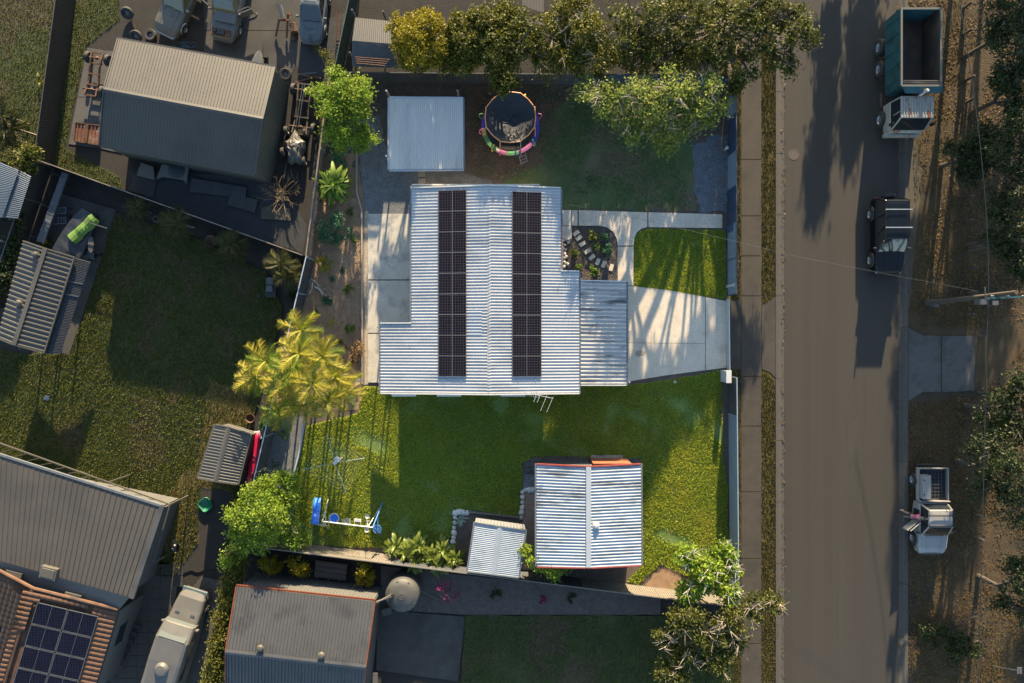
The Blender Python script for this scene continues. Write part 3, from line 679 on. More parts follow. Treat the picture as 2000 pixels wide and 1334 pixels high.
for (xa, xb, y, za, zb) in ((xl1, rx, yt + .04, ze, zr), (rx, xr1, yt + .04, zr, ze), (xl2, rx, yb - .04, slope(xl2, -1), zr), (rx, xr2, yb - .04, zr, slope(xr2, 1)), (xl2, xl1, yjl + .03, slope(xl2, -1), ze), (xr1, xr2, yjr + .03, ze, slope(xr2, 1))):
    MB().bar((xa, y, za + .0), (xb, y, zb + .0), .07, .16).build('barge_board', white_trim, house)
wx0 = W(811, 0).x + .1; wx1 = W(1052, 0).x; wy0 = Y(378, 0); wy1 = Y(745, 0)
wallbox(house, [(wx0, wy1), (wx1, wy1), (wx1, wy0), (wx0, wy0)], 0, 2.45, wall_m)
MB().prism([(wx0 + .1, wy1 + .1), (wx1 - .1, wy1 + .1), (wx1 - .1, wy0 - .1), (wx0 + .1, wy0 - .1)], 2.40, 2.44).build('ceiling', wall_m, house)
for (px, py) in ((757, 762), (766, 762), (748, 640), (1125, 762), (1125, 540), (1092, 762), (1112, 762)):
    p = W(px, py); zt_ = slope(p.x, -1 if px < 955 else 1) - .06
    MB().box((p.x, p.y, zt_ / 2), (.09, .09, zt_)).build('verandah_post', white_trim, house)
# window awnings on the lower gable
for a, b in ((765, 813), (853, 901), (978, 1026)):
    z0, z1 = 2.35, 2.25; xa, xb = X(a, 2.3), X(b, 2.3); ya = yb - .02; y2 = Y(774, 2.25)
    MB().ribs((xa, ya, z0 + .12), (xa, y2, z1), (xb, ya, z0 + .12), (xb, y2, z1), .09, .03, 'sine').build('window_awning', white_trim, house)
# faded replaced sheet and lower patches in the roof
for (a, b, c_, d_) in ((911, 941, 605, 655),):
    xa, xb = X(a, 3.4), X(b, 3.35); ya, yb_ = Y(c_, 3.35), Y(d_, 3.35)
    MB().ribs((xa, ya, slope(xa, -1) + .014), (xb, ya, slope(xb, -1) + .014), (xa, yb_, slope(xa, -1) + .014), (xb, yb_, slope(xb, -1) + .014), .19, .036).build('replacement_sheet', flash, roof_l)
# solar panels (18), each a frame with its cells
def solar_col(par, xa, xb, ytop, ybot, n, side, fr=panel_frame, cl=cells):
    za, zb = slope(xa, side) + .10, slope(xb, side) + .10; hh = (ytop - ybot) / n
    for i in range(n):
        y0 = ytop - i * hh - .004; y1 = ytop - (i + 1) * hh + .004
        f = MB()
        e = .018
        for (p, q) in (((xa, y0), (xb, y0)), ((xa, y1), (xb, y1))):
            f.bar((p[0], p[1] + (e / 2 if p[1] == y1 else -e / 2), za), (q[0], q[1] + (e / 2 if q[1] == y1 else -e / 2), zb), e, .035)
        f.bar((xa + e / 2, y0 - e, za), (xa + e / 2, y1 + e, za), e, .035); f.bar((xb - e / 2, y0 - e, zb), (xb - e / 2, y1 + e, zb), e, .035)
        xm = (xa + xb) / 2; zm = (za + zb) / 2; f.bar((xm, y0 - e, zm + .004), (xm, y1 + e, zm + .004), .024, .03)
        fo = f.build('solar_panel', fr, par)
        c_ = MB(); c_.add([(xa + e, y0 - e, za + .01), (xb - e, y0 - e, zb + .01), (xb - e, y1 + e, zb + .01), (xa + e, y1 + e, za + .01)], [(0, 1, 2, 3)])
        c_.build('cell_sheet', cl, fo)
    for t in (.2, .8):
        x = xa + (xb - xa) * t; z = slope(x, side) + .055
        MB().bar((x, ytop + .14, z), (x, ybot - .30, z), .04, .03).build('mounting_rail', steel, par)
solar_col(house, X(856, 3.0), X(911, 3.2), Y(372, 3.1), Y(735.5, 3.1), 9, -1)
solar_col(house, X(1000.5, 3.2), X(1057.5, 2.9), Y(375, 3.05), Y(735.5, 3.05), 9, 1)
# TV aerial over the lower gable
an = W(1050, 770, 4.2)
mb = MB(); mb.tube((an.x, yb + .12, 2.7), (an.x, yb + .12, 4.25), .022, 6)
mb.tube(W(1024, 766, 4.1), W(1080, 778, 4.1), .016, 6)
ae = mb.build('tv_aerial', steel, house)
for x, y, l in ((1079, 778, 27), (1067, 775, 27), (1055, 772, 14), (1048, 771, 14)):
    p = W(x, y, 4.1); q = W(x - l * .42, y + l, 4.1); r_ = W(x + l * .05, y - l * .12, 4.1)
    MB().tube(r_, q, .011, 5).build('antenna_rod', white_trim, ae)
for i in range(9):
    p = W(1026 + i * 3.4, 766 + i * .8, 4.1); MB().tube(p + Vector((.06, .16, 0)), p - Vector((.06, .16, 0)), .008, 5).build('antenna_rod', white_trim, ae)

# carport roof beside the house
cp = thing('carport', 'stained white ribbed carport roof over the driveway beside the house', 'carport', W(1178, 650))
za = 2.46; c0 = [W(1134, 549, za), W(1223, 551, za - .05), W(1223, 751, za - .05), W(1134, 751, za)]
MB().ribs(c0[0], c0[1], c0[3], c0[2], .245, .045).build('roof', zinc_dirty, cp)
MB().bar(c0[1] + Vector((.05, 0, -.04)), c0[2] + Vector((.05, 0, -.04)), .11, .10).build('gutter', gutter_m, cp)
MB().bar(c0[0] + Vector((0, .04, 0)), c0[1] + Vector((0, .04, 0)), .06, .13).build('fascia', white_trim, cp)
MB().bar(c0[3] + Vector((0, -.04, 0)), c0[2] + Vector((0, -.04, 0)), .06, .13).build('fascia', white_trim, cp)
for px, py in ((1217, 556), (1217, 650), (1217, 742), (1140, 742)):
    p = W(px, py); MB().box((p.x, p.y, 1.2), (.09, .09, 2.38)).build('post', white_trim, cp)

# shade carport top left
sc_ = thing('carport', 'square weathered grey carport roof standing above the gravel yard', 'carport', W(835, 265))
c1 = [W(760, 192, 2.5), W(905, 193, 2.5), W(906, 330, 2.35), W(760, 331, 2.35)]
MB().ribs(c1[0], c1[3], c1[1], c1[2], .13, .04, 'sine').build('roof', zinc_fine, sc_)
MB().bar(c1[0] + Vector((0, .04, .0)), c1[1] + Vector((0, .04, .0)), .09, .12).build('barge', flash, sc_)
MB().bar(c1[1] + Vector((.04, 0, -.02)), c1[2] + Vector((.04, 0, -.02)), .07, .12).build('barge', gutter_m, sc_)
MB().bar(c1[0] + Vector((-.04, 0, -.02)), c1[3] + Vector((-.04, 0, -.02)), .07, .12).build('barge', flash, sc_)
MB().bar(c1[3] + Vector((0, -.06, -.06)), c1[2] + Vector((0, -.06, -.06)), .10, .10).build('gutter', flash, sc_)
for (px, py) in ((765, 198), (898, 198), (765, 320), (898, 320)):
    p = W(px, py) * .99; MB().box((p.x, p.y, 1.15), (.1, .1, 2.3)).build('post', steel, sc_)
for x, y in ((824, 340), (824, 355)):
    p = W(x, y); o = MB().box((p.x, p.y, .03), (.46, .40, .05)).build('stepping_stone', path_m if False else lime_wood, origin=(p.x, p.y, 0), bevel=.01)
    tag(o, 'grey paver between carport and house, the one %s' % ('nearer the carport' if y == 340 else 'nearer the house'), 'paver', 'pavers between carport and house')

# ---------------- generic ribbed gable shed
def shed(name, label, E1, Rg, E2, root_at, roofm, wallm, trim, pitch, h, kind, zw, inset=.25, cat='shed', gm=None, m2=None, wallribs=True):
    """E1, Rg, E2: (a, b) world points of eave 1, ridge, eave 2 (same direction)"""
    root = thing(name, label, cat, (root_at.x, root_at.y, 0))
    s1 = MB().ribs(E1[0], Rg[0], E1[1], Rg[1], pitch, h, kind).build('roof_slope', roofm, root)
    s2 = MB().ribs(E2[0], Rg[0], E2[1], Rg[1], pitch, h, kind).build('roof_slope', m2 or roofm, root)
    rc = Vector((0, 0, h + .012))
    d1 = (E1[0] - Rg[0]).normalized(); d2 = (E2[0] - Rg[0]).normalized()
    q = MB()
    q.loft([[p + rc + d1 * .16, p + rc + Vector((0, 0, .012)), p + rc + d2 * .16] for p in Rg], cap=False)
    q.build('ridge_cap', roofm, root)
    for a, b in ((E1[0], Rg[0]), (Rg[0], E2[0]), (E1[1], Rg[1]), (Rg[1], E2[1])):
        MB().bar(a + Vector((0, 0, -.01)), b + Vector((0, 0, -.01)), .07, .13).build('barge', trim, root)
    for a, b, dd in ((E1[0], E1[1], d1), (E2[0], E2[1], d2)):
        dd = Vector((dd.x, dd.y, 0)).normalized() * .06
        MB().bar(a + dd + Vector((0, 0, -.05)), b + dd + Vector((0, 0, -.05)), .10, .10).build('gutter', gm or trim, root)
    # walls
    cen = (E1[0] + E1[1] + E2[0] + E2[1]) / 4; cen.z = 0
    def ins(p):
        v = Vector((p.x, p.y, 0)) - cen; f = 1 - inset / max(v.length, .1) * 1.3; return cen + v * f
    A, B, Cc, D = ins(E1[0]), ins(E1[1]), ins(E2[1]), ins(E2[0])
    for (a, b) in ((A, B), (Cc, D), (B, Cc), (D, A)):
        k = MB(); k.ribs((a.x, a.y, .03), (a.x, a.y, zw), (b.x, b.y, .03), (b.x, b.y, zw), .2, .03, 'trap'); k.build('wall', wallm, root)
    for (e, r, f) in ((B, Rg[1], Cc), (A, Rg[0], D)):
        m = ins(r); zr_ = r.z - .04
        MB().add([(e.x, e.y, zw), (m.x, m.y, zr_), (f.x, f.y, zw)], [(0, 1, 2)]).build('gable', wallm, root)
    return root

zz = 2.95
sh = shed('workshop_shed', 'large taupe ribbed shed roof in the scrap-filled yard at top left', (W(231, 76, zz), W(538, 132, zz)), (W(203.5, 175, 4.05), W(514, 233, 4.05)), (W(195, 284, zz), W(500, 341, zz)), W(370, 200), taupe, taupe_wall, taupe, .19, .03, 'trap', 2.9, .10)
# red trimmed garden shed (sunlit corrugations run across)
zz = 2.75
rs = shed('garden_shed', 'blue-white ribbed shed with dark red trim and central roof flashing', (W(1048, 906, zz), W(1048, 1107, zz)), (W(1149.5, 911, 3.35), W(1149.5, 1109, 3.35)), (W(1251, 906, zz), W(1252, 1104, zz)), W(1150, 1000), zinc_blue, fence_slate, red_m, .19, .026, 'trap', 2.70, .28, gm=gutter_m)
q = MB(); q.box(W(1149.5, 1010, 3.40), (.30, 6.05, .015)); q.build('ridge_flashing', flash, rs)
v = W(1164, 1026, 3.38); q = MB(); q.box((v.x, v.y, 3.33), (.42, .46, .05)); q.lathe([(.0, .13), (.10, .12), (.17, .05), (.17, 0)], (v.x, v.y, 3.36), 20); q.build('roof_vent', white_trim, rs)
q = MB(); a = W(1155, 900.5, 1.2); b = W(1228, 900.5, 1.2); q.box(((a.x + b.x) / 2, W(0, 904, 2.7).y - .15, 1.1), (b.x - a.x, .05, 2.1)); q.build('roller_door', M('sun_faded_orange_door', (.16, .055, .025), (.20, .07, .03), 3, .7), rs)
# small grey shed
zz = 2.15
ss = shed('garden_shed', 'small pale grey corrugated shed beside the big-leaved hedge', (W(928, 1020, zz), W(914, 1116, zz)), (W(976.5, 1028, 2.40), W(964, 1122, 2.40)), (W(1026, 1035, zz), W(1012, 1128, zz)), W(970, 1070), M('faded_blue_grey_sheet', (.32, .37, .42), (.40, .45, .50), .9, .5, patch=(.26, .30, .34), pscale=.7), fence_slate, gutter_m, .115, .022, 'sine', 2.1, .2)
q = MB()
q.ribs(W(930, 1011, 1.9), W(928, 1019, 2.08), W(1024, 1024, 1.9), W(1026, 1033, 2.08), .2, .02, 'trap'); q.build('lean_to_sheet', fence_slate, ss)
# timber and pavers by the red trimmed shed
t = thing('timber_stack', 'two pale boards lying on the grass above the red-trimmed shed', 'boards', W(1186, 892))
MB().bar(W(1154, 891, .04), W(1178, 892, .04), .16, .05).build('board', lime_wood, t); MB().bar(W(1178, 891, .05), W(1216, 892, .05), .2, .07).build('board', lime_wood, t)
pv = thing('paver_group', 'four grey square pavers set beside the red-trimmed shed', 'pavers', W(1035, 912))
for i in range(2):
    for j in range(2):
        p = W(1031 + i * 10.5, 907 + j * 11); MB().box((p.x, p.y, .035), (.32, .34, .05)).build('paver', dim_pale, pv, bevel=.008)

# neighbour: pale roofed small garden shed (left, beside the kayak)
gsd = shed('garden_shed', 'small cream ribbed garden shed on the neighbouring lawn beside the kayak', (W(421, 829, 1.9), W(388, 934, 1.9)), (W(447, 834, 2.2), W(421, 940, 2.2)), (W(489, 848, 1.9), W(464, 946, 1.9)), W(440, 885), cream_roof, nb_white, cream_roof, .19, .03, 'trap', 1.85, .12)
# neighbour patio roof with white ribs, left
zz = 2.5
pr = thing('patio_roof', 'striped pale patio roof on the lawn at the left edge', 'patio roof', W(80, 580))
e1 = (W(47, 471, zz), W(-4, 660, zz)); rg = (W(91, 486, 2.75), W(30, 674, 2.75)); e2 = (W(147, 503, zz), W(88, 689, zz))
ribm = M('pale_stripe_roof_sheet', (.155, .145, .12), (.18, .165, .14), .8, .45)
MB().ribs(e1[0], rg[0], e1[1], rg[1], .30, .075).build('roof_slope', ribm, pr); MB().ribs(e2[0], rg[0], e2[1], rg[1], .30, .075).build('roof_slope', ribm, pr)
MB().bar(rg[0] + Vector((0, 0, .09)), rg[1] + Vector((0, 0, .09)), .26, .03).build('ridge_cap', cream_roof, pr)
for a, b in ((e1[0], rg[0]), (rg[0], e2[0]), (e1[1], rg[1]), (rg[1], e2[1]), (e2[0], e2[1])): MB().bar(a + Vector((0, 0, .02)), b + Vector((0, 0, .02)), .07, .12).build('barge', cream_roof, pr)
for (px, py) in ((72, 498), (40, 592)):
    v = W(px, py, 2.72); q = MB(); q.box((v.x, v.y, 2.72), (.45, .45, .05)); q.lathe([(.0, .30), (.14, .26), (.19, .14), (.13, .04), (.13, 0)], (v.x, v.y, 2.72), 16); q.build('roof_vent', cream_roof, pr, smooth=False)
aw = [W(148, 503, 2.35), W(178, 511, 2.15), W(119, 692, 2.15), W(88, 690, 2.35)]
MB().ribs(aw[0], aw[1], aw[3], aw[2], .10, .02).build('awning', dark_roof, pr)
for t_ in (.245, .38): MB().bar(aw[0].lerp(aw[3], t_) + Vector((0, 0, .04)), aw[1].lerp(aw[2], t_) + Vector((0, 0, .04)), .05, .04).build('cross_bar', dim_steel, pr)
for p in (W(50, 480), W(0, 655), W(170, 512), W(116, 685), W(140, 500), W(86, 680)): MB().box((p.x, p.y, 1.1), (.09, .09, 2.2)).build('post', dim_steel, pr)
# blue roof at the left edge
br_ = thing('blue_roof_shed', 'faded blue corrugated shed roof cut by the left edge', 'shed', W(10, 370))
blu = M('faded_blue_sheet', (.085, .12, .165), (.105, .145, .19), .8, .5, patch=(.07, .095, .13), pscale=.8)
MB().ribs(W(-40, 300, 2.3), W(38, 333, 2.3), W(-80, 440, 2.3), W(6, 425, 2.3), .12, .025, 'sine').build('roof_sheet', blu, br_)
MB().ribs(W(39, 333, 2.2), W(62, 345, 2.1), W(6, 425, 2.2), W(36, 428, 2.1), .12, .025, 'sine').build('roof_sheet', blu, br_)
wallbox(br_, [(W(-60, 400).x, W(0, 422).y), (W(30, 0).x, W(0, 422).y), (W(50, 0).x, W(0, 345).y), (W(-60, 0).x, W(0, 320).y)], 0, 2.05, fence_brown)
# small roof beyond the top fence
tr_ = thing('lean_to_roof', 'small rust-edged lean-to roof beside the round yellow-green tree', 'roof', W(725, 85))
zz = 2.3
MB().ribs(W(694, 35, zz), W(688, 80, zz + .25), W(764, 42, zz), W(764, 86, zz + .25), .12, .022, 'sine').build('roof_sheet', taupe, tr_)
MB().ribs(W(688, 130, zz - .1), W(688, 80, zz + .25), W(782, 134, zz - .1), W(764, 86, zz + .25), .12, .022, 'sine').build('roof_sheet', grey_roof, tr_)
for i in range(4):
    MB().tube(W(694 + i, 112 + i * 4, zz + .12), W(762 - i * 3, 117 + i * 4, zz + .12), .03, 6).build('rusty_pipe', rust, tr_)
for p in (W(700, 45), W(758, 48), W(696, 125), W(770, 128)): MB().box((p.x * .99, p.y * .99, 1.1), (.1, .1, 2.2)).build('post', dim_steel, tr_)
tp = thing('patio_roof', 'small striped patio roof between treetops at the top edge', 'patio roof', W(1040, 5))
MB().ribs(W(1020, -30, 2.4), W(1020, 12, 2.4), W(1062, -30, 2.4), W(1062, 26, 2.4), .2, .03).build('roof_sheet', taupe, tp)
for p in (W(1024, 8), W(1058, 8)): MB().box((p.x, p.y, 1.2), (.1, .1, 2.38)).build('post', dim_steel, tp)
# bottom shed with red trim
zz = 3.0
bs_ = shed('workshop_shed', 'grey corrugated workshop roof with rust-red trim at the bottom', (W(462, 1145, zz), W(733, 1174, zz)), (W(441, 1272, 3.9), W(715, 1302, 3.9)), (W(441, 1400, zz), W(705, 1430, zz)), W(590, 1270), grey_roof, nb_white, orange_m, .20, .05, 'trap', 2.95, .16, m2=grey_roof)
for px, py in ((510, 1264), (629, 1278)):
    v = W(px, py, 3.9); q = MB(); q.lathe([(.0, .34), (.16, .30), (.22, .16), (.15, .04), (.15, 0)], (v.x, v.y, 3.86), 16); q.build('roof_vent', cream_roof, bs_)
le = [W(500, 1118, 2.0), W(749, 1147, 2.0), W(733, 1170, 2.75), W(468, 1143, 2.75)]
# big house at the lower left
bh = thing('house', 'large neighbouring house with taupe sheet roof and terracotta tiled wing', 'house', W(120, 1100))
z0 = 2.9
A, B, Cc, D = W(-60, 868, z0), W(318, 988, z0), W(258, 1168, 3.35), W(-60, 1080, 3.35)
MB().ribs(A, D, B, Cc, .32, .045, 'pan').build('sheet_roof', taupe, bh)
MB().bar(B, Cc, .28, .16).build('fascia', grey_roof, bh); MB().bar(A, B, .14, .14).build('gutter', gutter_m, bh)
pg = [W(-60, 1078, 3.38), W(254, 1166, 3.38), W(232, 1192, 3.0), W(66, 1150, 3.0), W(-60, 1105, 3.0)]
MB().add([pg[0], pg[1], pg[2], pg[3], pg[4]], [(0, 1, 2, 3, 4)]).build('flat_roof', nb_white, bh)
v = W(100, 1117, 3.3); q = MB(); q.box((v.x, v.y, 3.42), (1.0, .75, .28), rz=-.25); q.box((v.x, v.y, 3.58), (.8, .55, .05), rz=-.25)
q.build('air_cooler', cream_roof, bh, bevel=.03)
for (x, y) in ((30, 1120), (145, 1163)):
    v = W(x, y, 3.2); MB().box((v.x, v.y, 3.28), (1.0, .30, .10), rz=-.25).build('skylight', cream_roof, bh)
wallbox(bh, [(W(-60, 0).x, W(0, 1080).y), (W(250, 1165, 2.9).x, W(250, 1160, 2.9).y), (W(306, 1000, 2.9).x, W(306, 996, 2.9).y), (W(-60, 0).x, W(0, 905, 2.9).y)], 0, 2.85, nb_white)
# tiled wing: hip ridge, two planes laid with separate tiles
zt0, zt1 = 3.0, 4.5
ridge_a, ridge_b = W(66, 1149, 3.0), W(10, 1334, 4.9)
e_r0, e_r1 = W(233, 1190, 3.0), W(185, 1345, 2.9)
tile = MB()
tile.loft([[(x, y, z) for x, z in ((-.15, 0), (-.10, .035), (-.02, .05), (.06, .035), (.10, .0), (.15, .004))] for y, z_ in ((0, 0), (.36, 0))], cap=False)
for i, v_ in enumerate(tile.v):
    if v_[1] > 0: tile.v[i] = (v_[0], v_[1], v_[2] + .035)
me_tile = None
def tile_plane(O, U, V, nu, nv, keep):
    global me_tile
    U = U.normalized(); V = V.normalized(); N = U.cross(V)
    if N.z < 0: N = -N
    Rm = Matrix((U, V, N)).transposed()
    if Rm.determinant() < 0: Rm = Matrix((-U, V, N)).transposed()
    eu = Rm.to_euler()
    for j in range(nv):
        for i in range(nu):
            p = O + U * (i * .30 + .15) + V * (j * .34)
            if not keep(p): continue
            if me_tile is None:
                o = tile.build('tile', terra, bh, world=False); me_tile = o.data
            else: o = put('tile', me_tile, bh)
            o.location = p - bh.location; o.rotation_euler = eu
# right-hand plane: slopes down to the right; ridge runs down-left
rd = (W(10, 1334, 3.6) - W(66, 1149, 3.6)); rd.z = 0; rd.normalize()
perp = Vector((-rd.y, rd.x, 0)); perp = perp if perp.x > 0 else -perp
top0 = W(66, 1150, 3.55); 
Vr = (-perp + Vector((0, 0, -.0))); 
eave0 = W(232, 1192, 2.95)
width = (eave0 - top0).dot(perp); Vup = (-perp * width + Vector((0, 0, .75))).normalized()
inpoly_r = [(p.x, p.y) for p in wp([(78, 1142), (240, 1182), (190, 1360), (5, 1345)])]
pr_poly = [(p.x * .93, p.y * .93) for p in wp([(66, 1149), (234, 1190), (186, 1350), (8, 1350)])]
sol_poly = [(p.x * .93, p.y * .93) for p in wp([(82, 1166), (190, 1186), (140, 1350), (20, 1340)])]
def keep_r(p):
    a = np.array([[p.x, p.y]])
    return inside(a, pr_poly)[0] and not inside(a, sol_poly)[0]
base_r = MB(); base_r.add([top0 + Vector((0, 0, -.04)), eave0 + Vector((0, 0, -.04)), eave0 + rd * 6.3 + Vector((0, 0, -.04)), top0 + rd * 6.3 + Vector((0, 0, -.04))], [(0, 1, 2, 3)])
base_r.build('roof_underlay', terra, bh)
tile_plane(eave0 - perp * .0, rd, Vup, 24, 18, keep_r)
# left-hand plane
lf_poly = [(p.x * .93, p.y * .93) for p in wp([(-12, 1112), (64, 1149), (8, 1350), (-40, 1350)])]
sol2 = [(p.x * .93, p.y * .93) for p in wp([(-20, 1205), (24, 1222), (-6, 1310), (-30, 1310)])]
Ub = Vector((.94, -.34, 0)).normalized(); Vb = Vector((.34, .94, .12)).normalized()
O_ = W(-60, 1350, 3.3)
tile_plane(O_, Ub, Vb, 16, 30, lambda p: inside(np.array([[p.x, p.y]]), lf_poly)[0] and not inside(np.array([[p.x, p.y]]), sol2)[0] and p.z < 4.4)
MB().add([W(-60, 1095, 3.0), W(66, 1149, 3.5), W(8, 1370, 3.2), W(-60, 1400, 3.0)], [(0, 1, 2, 3)]).build('roof_underlay', terra, bh)
q = MB(); q.poly([top0 + Vector((0, 0, .05)), top0 + rd * 6.3 + Vector((0, 0, .05))], .11, 8); q.poly([W(-30, 1098, 3.1), W(66, 1149, 3.6), W(232, 1190, 3.05)], .11, 8); q.build('ridge_tiles', terra, bh)
# panels on the tiled plane
so0 = top0 + perp * .55 + rd * .65
for i in range(2):
    for j in range(4):
        a = so0 + perp * (i * 1.78) + rd * (j * 1.36); zf = lambda p: top0.z - (p - top0).dot(perp) / width * .60 + .16
        cs = [a, a + perp * 1.70, a + perp * 1.70 + rd * 1.28, a + rd * 1.28]; cs = [Vector((p.x, p.y, zf(p))) for p in cs]
        f = MB()
        for k in range(4): f.bar(cs[k], cs[(k + 1) % 4], .035, .04)
        f.bar((cs[0] + cs[1]) / 2, (cs[3] + cs[2]) / 2, .02, .03)
        fo = f.build('solar_panel', dim_steel, bh); MB().add([c + Vector((0, 0, .012)) for c in cs], [(0, 1, 2, 3)]).build('cell_sheet', nb_cells, fo)
f = MB(); cs = [W(-25, 1195, 3.6), W(23, 1222, 3.7), W(-8, 1300, 3.6), W(-45, 1300, 3.5)]
for k in range(4): f.bar(cs[k], cs[(k + 1) % 4], .035, .04)
fo = f.build('solar_panel', dim_steel, bh); MB().add([c + Vector((0, 0, .012)) for c in cs], [(0, 1, 2, 3)]).build('cell_sheet', nb_cells, fo)
# white side wall with window, below the tiled eave
wa, wb = W(275, 1140, 2.9), W(180, 1420, 2.9); wa = W(232, 1193, 2.85); wb = W(184, 1350, 2.85)
d_ = (wb - wa); d_.z = 0; dn = d_.normalized(); nn = Vector((-dn.y, dn.x, 0))
MB().bar(Z(wa, 1.36), Z(wb, 1.36), .1, 2.72).build('wall', nb_white, bh)
wm = Z(wa, 0) + dn * 1.3
w_ = MB(); 
for s_, e_, z_ in ((0, 1.3, 1.2), (0, 1.3, 2.2)): w_.bar(wm + dn * s_ + nn * .07 + Vector((0, 0, z_)), wm + dn * e_ + nn * .07 + Vector((0, 0, z_)), .04, .06)
wf = w_.build('window', white_car, bh); MB().bar(wm + nn * .06 + Vector((0, 0, 1.7)), wm + dn * 1.3 + nn * .06 + Vector((0, 0, 1.7)), .02, .9).build('pane', car_glass, wf)
# pergola edge beside the sheet roof
pgl = thing('pergola', 'narrow pale pergola frame along the edge of the sheet roof house', 'pergola', W(330, 985))
P = [W(-20, 858, 2.4), W(333, 985, 2.4), W(300, 1100, 2.4)]
for a, b in zip(P[:-1], P[1:]): MB().bar(a, b, .07, .09).build('beam', cream_roof, pgl)
for t in [i / 14 for i in range(1, 14)]:
    p = P[0].lerp(P[1], t); q_ = A.lerp(B, t * .98 + .0); MB().bar(p, Z(q_, 2.5), .035, .05).build('rafter', cream_roof, pgl)
for p in (P[1], P[2], P[0].lerp(P[1], .66)): MB().box((p.x, p.y, 1.2), (.09, .09, 2.38)).build('post', cream_roof, pgl)

# metal strip and bits of the far left yard
st = thing('metal_ramp', 'long folded grey metal channel leading down to the striped patio roof', 'metal channel', W(98, 400))
MB().ribs(W(122, 336, .9), W(134, 340, .9), W(72, 470, .9), W(86, 476, .9), .6, .02).build('channel_sheet', dim_steel, st)
MB().bar(W(134, 340, .88), W(86, 476, .88), .05, .12).build('channel_side', dim_steel, st)
for p in (W(120, 345), W(100, 405), W(78, 465)): MB().box((p.x, p.y, .42), (.07, .07, .84)).build('leg', dim_steel, st)

# water tank, bottom
wt = thing('water_tank', 'round grey plastic rainwater tank beside the rust-trimmed workshop', 'water tank', W(790, 1140))
tc_ = W(795, 1140)
tm = M('grey_tank_plastic', (.092, .088, .078), (.105, .10, .088), 1, .6)
MB().lathe([(1.02, 0), (1.04, .05), (1.04, 2.0), (1.0, 2.08), (.62, 2.22), (.0, 2.28)], tc_, 40).build('tank_body', tm, wt, smooth=True)
for k in range(8):
    a = k * PI / 4 + .3; MB().bar(tc_ + Vector((math.cos(a) * .15, math.sin(a) * .15, 2.255)), tc_ + Vector((math.cos(a) * .95, math.sin(a) * .95, 2.085)), .14, .06).build('lid_rib', tm, wt)
v = tc_ + Vector((-.62, .05, 2.25)); MB().lathe([(0, .06), (.17, .05), (.19, 0), (.19, -.05)], v, 16).build('inlet_strainer', black_plastic, wt)
for o_ in (0, .12): MB().poly([v + Vector((0, o_, .1)), W(735, 1175 + o_ * 20, 2.9)], .05, 8).build('inlet_pipe', cream_roof, wt)
MB().poly([tc_ + Vector((.95, -.35, .25)), W(858, 1170, .2)], .045, 8).build('overflow_pipe', cream_roof, wt)
tag(MB().box(W(757, 1190) + Vector((0, 0, .18)), (.55, .42, .34), rz=.3).box(W(757, 1190) + Vector((0, 0, .37)), (.6, .46, .04), rz=.3).build('grey_tub', nb_white, origin=W(757, 1190), bevel=.03), 'small pale tub beside the water tank on the pad corner', 'tub')
# ================================================================== VEGETATION
def crown_mesh(name, blobs, n, size, mat, seed, clumps=60, spread=.22, up=.35, aspect=.5, inner=.25):
    """leaf-sized faces gathered in clumps over the surface of several lobes, thinner inside"""
    rg = np.random.default_rng(seed); B = np.array(blobs, float)
    wgt = (B[:, 3] * B[:, 4] + B[:, 5] * B[:, 4] + B[:, 3] * B[:, 5]); wgt /= wgt.sum()
    K = clumps * len(B); bi = rg.choice(len(B), K, p=wgt)
    d = rg.normal(size=(K, 3)); d[:, 2] = d[:, 2] * .9 + .25; d /= np.linalg.norm(d, axis=1)[:, None]
    rad = 1.12 - rg.uniform(0, 1, K) ** 1.5 * .62
    cc = B[bi, :3] + d * rad[:, None] * B[bi, 3:6]
    cw = rg.uniform(.35, 1.6, K); cw /= cw.sum()
    ci = rg.choice(K, n, p=cw); sp = spread * rg.uniform(.6, 1.5, K)
    off = rg.normal(size=(n, 3)) * sp[ci][:, None]; off[:, 2] *= .6
    p = cc[ci] + off
    k = rg.uniform(size=n) < inner * .3; p[k] = B[bi[ci[k]], :3] + (p[k] - B[bi[ci[k]], :3]) * rg.uniform(.3, .9, k.sum())[:, None]
    p[:, 2] = np.maximum(p[:, 2], .05)
    nrm = rg.normal(size=(n, 3)); nrm[:, 2] = np.abs(nrm[:, 2]) + up; nrm /= np.linalg.norm(nrm, axis=1)[:, None]
    t = rg.normal(size=(n, 3)); u = np.cross(nrm, t); u /= np.linalg.norm(u, axis=1)[:, None]; v = np.cross(nrm, u)
    s = size * rg.uniform(.6, 1.4, n)[:, None]
    V = np.empty((n, 4, 3)); V[:, 0] = p - u * s; V[:, 1] = p - v * s * aspect + u * s * .1; V[:, 2] = p + u * s; V[:, 3] = p + v * s * aspect + u * s * .1
    V[:, 2, 2] -= size * .3
    return fastmesh(name, V.reshape(-1, 3), np.arange(4 * n).reshape(-1, 4), mat)

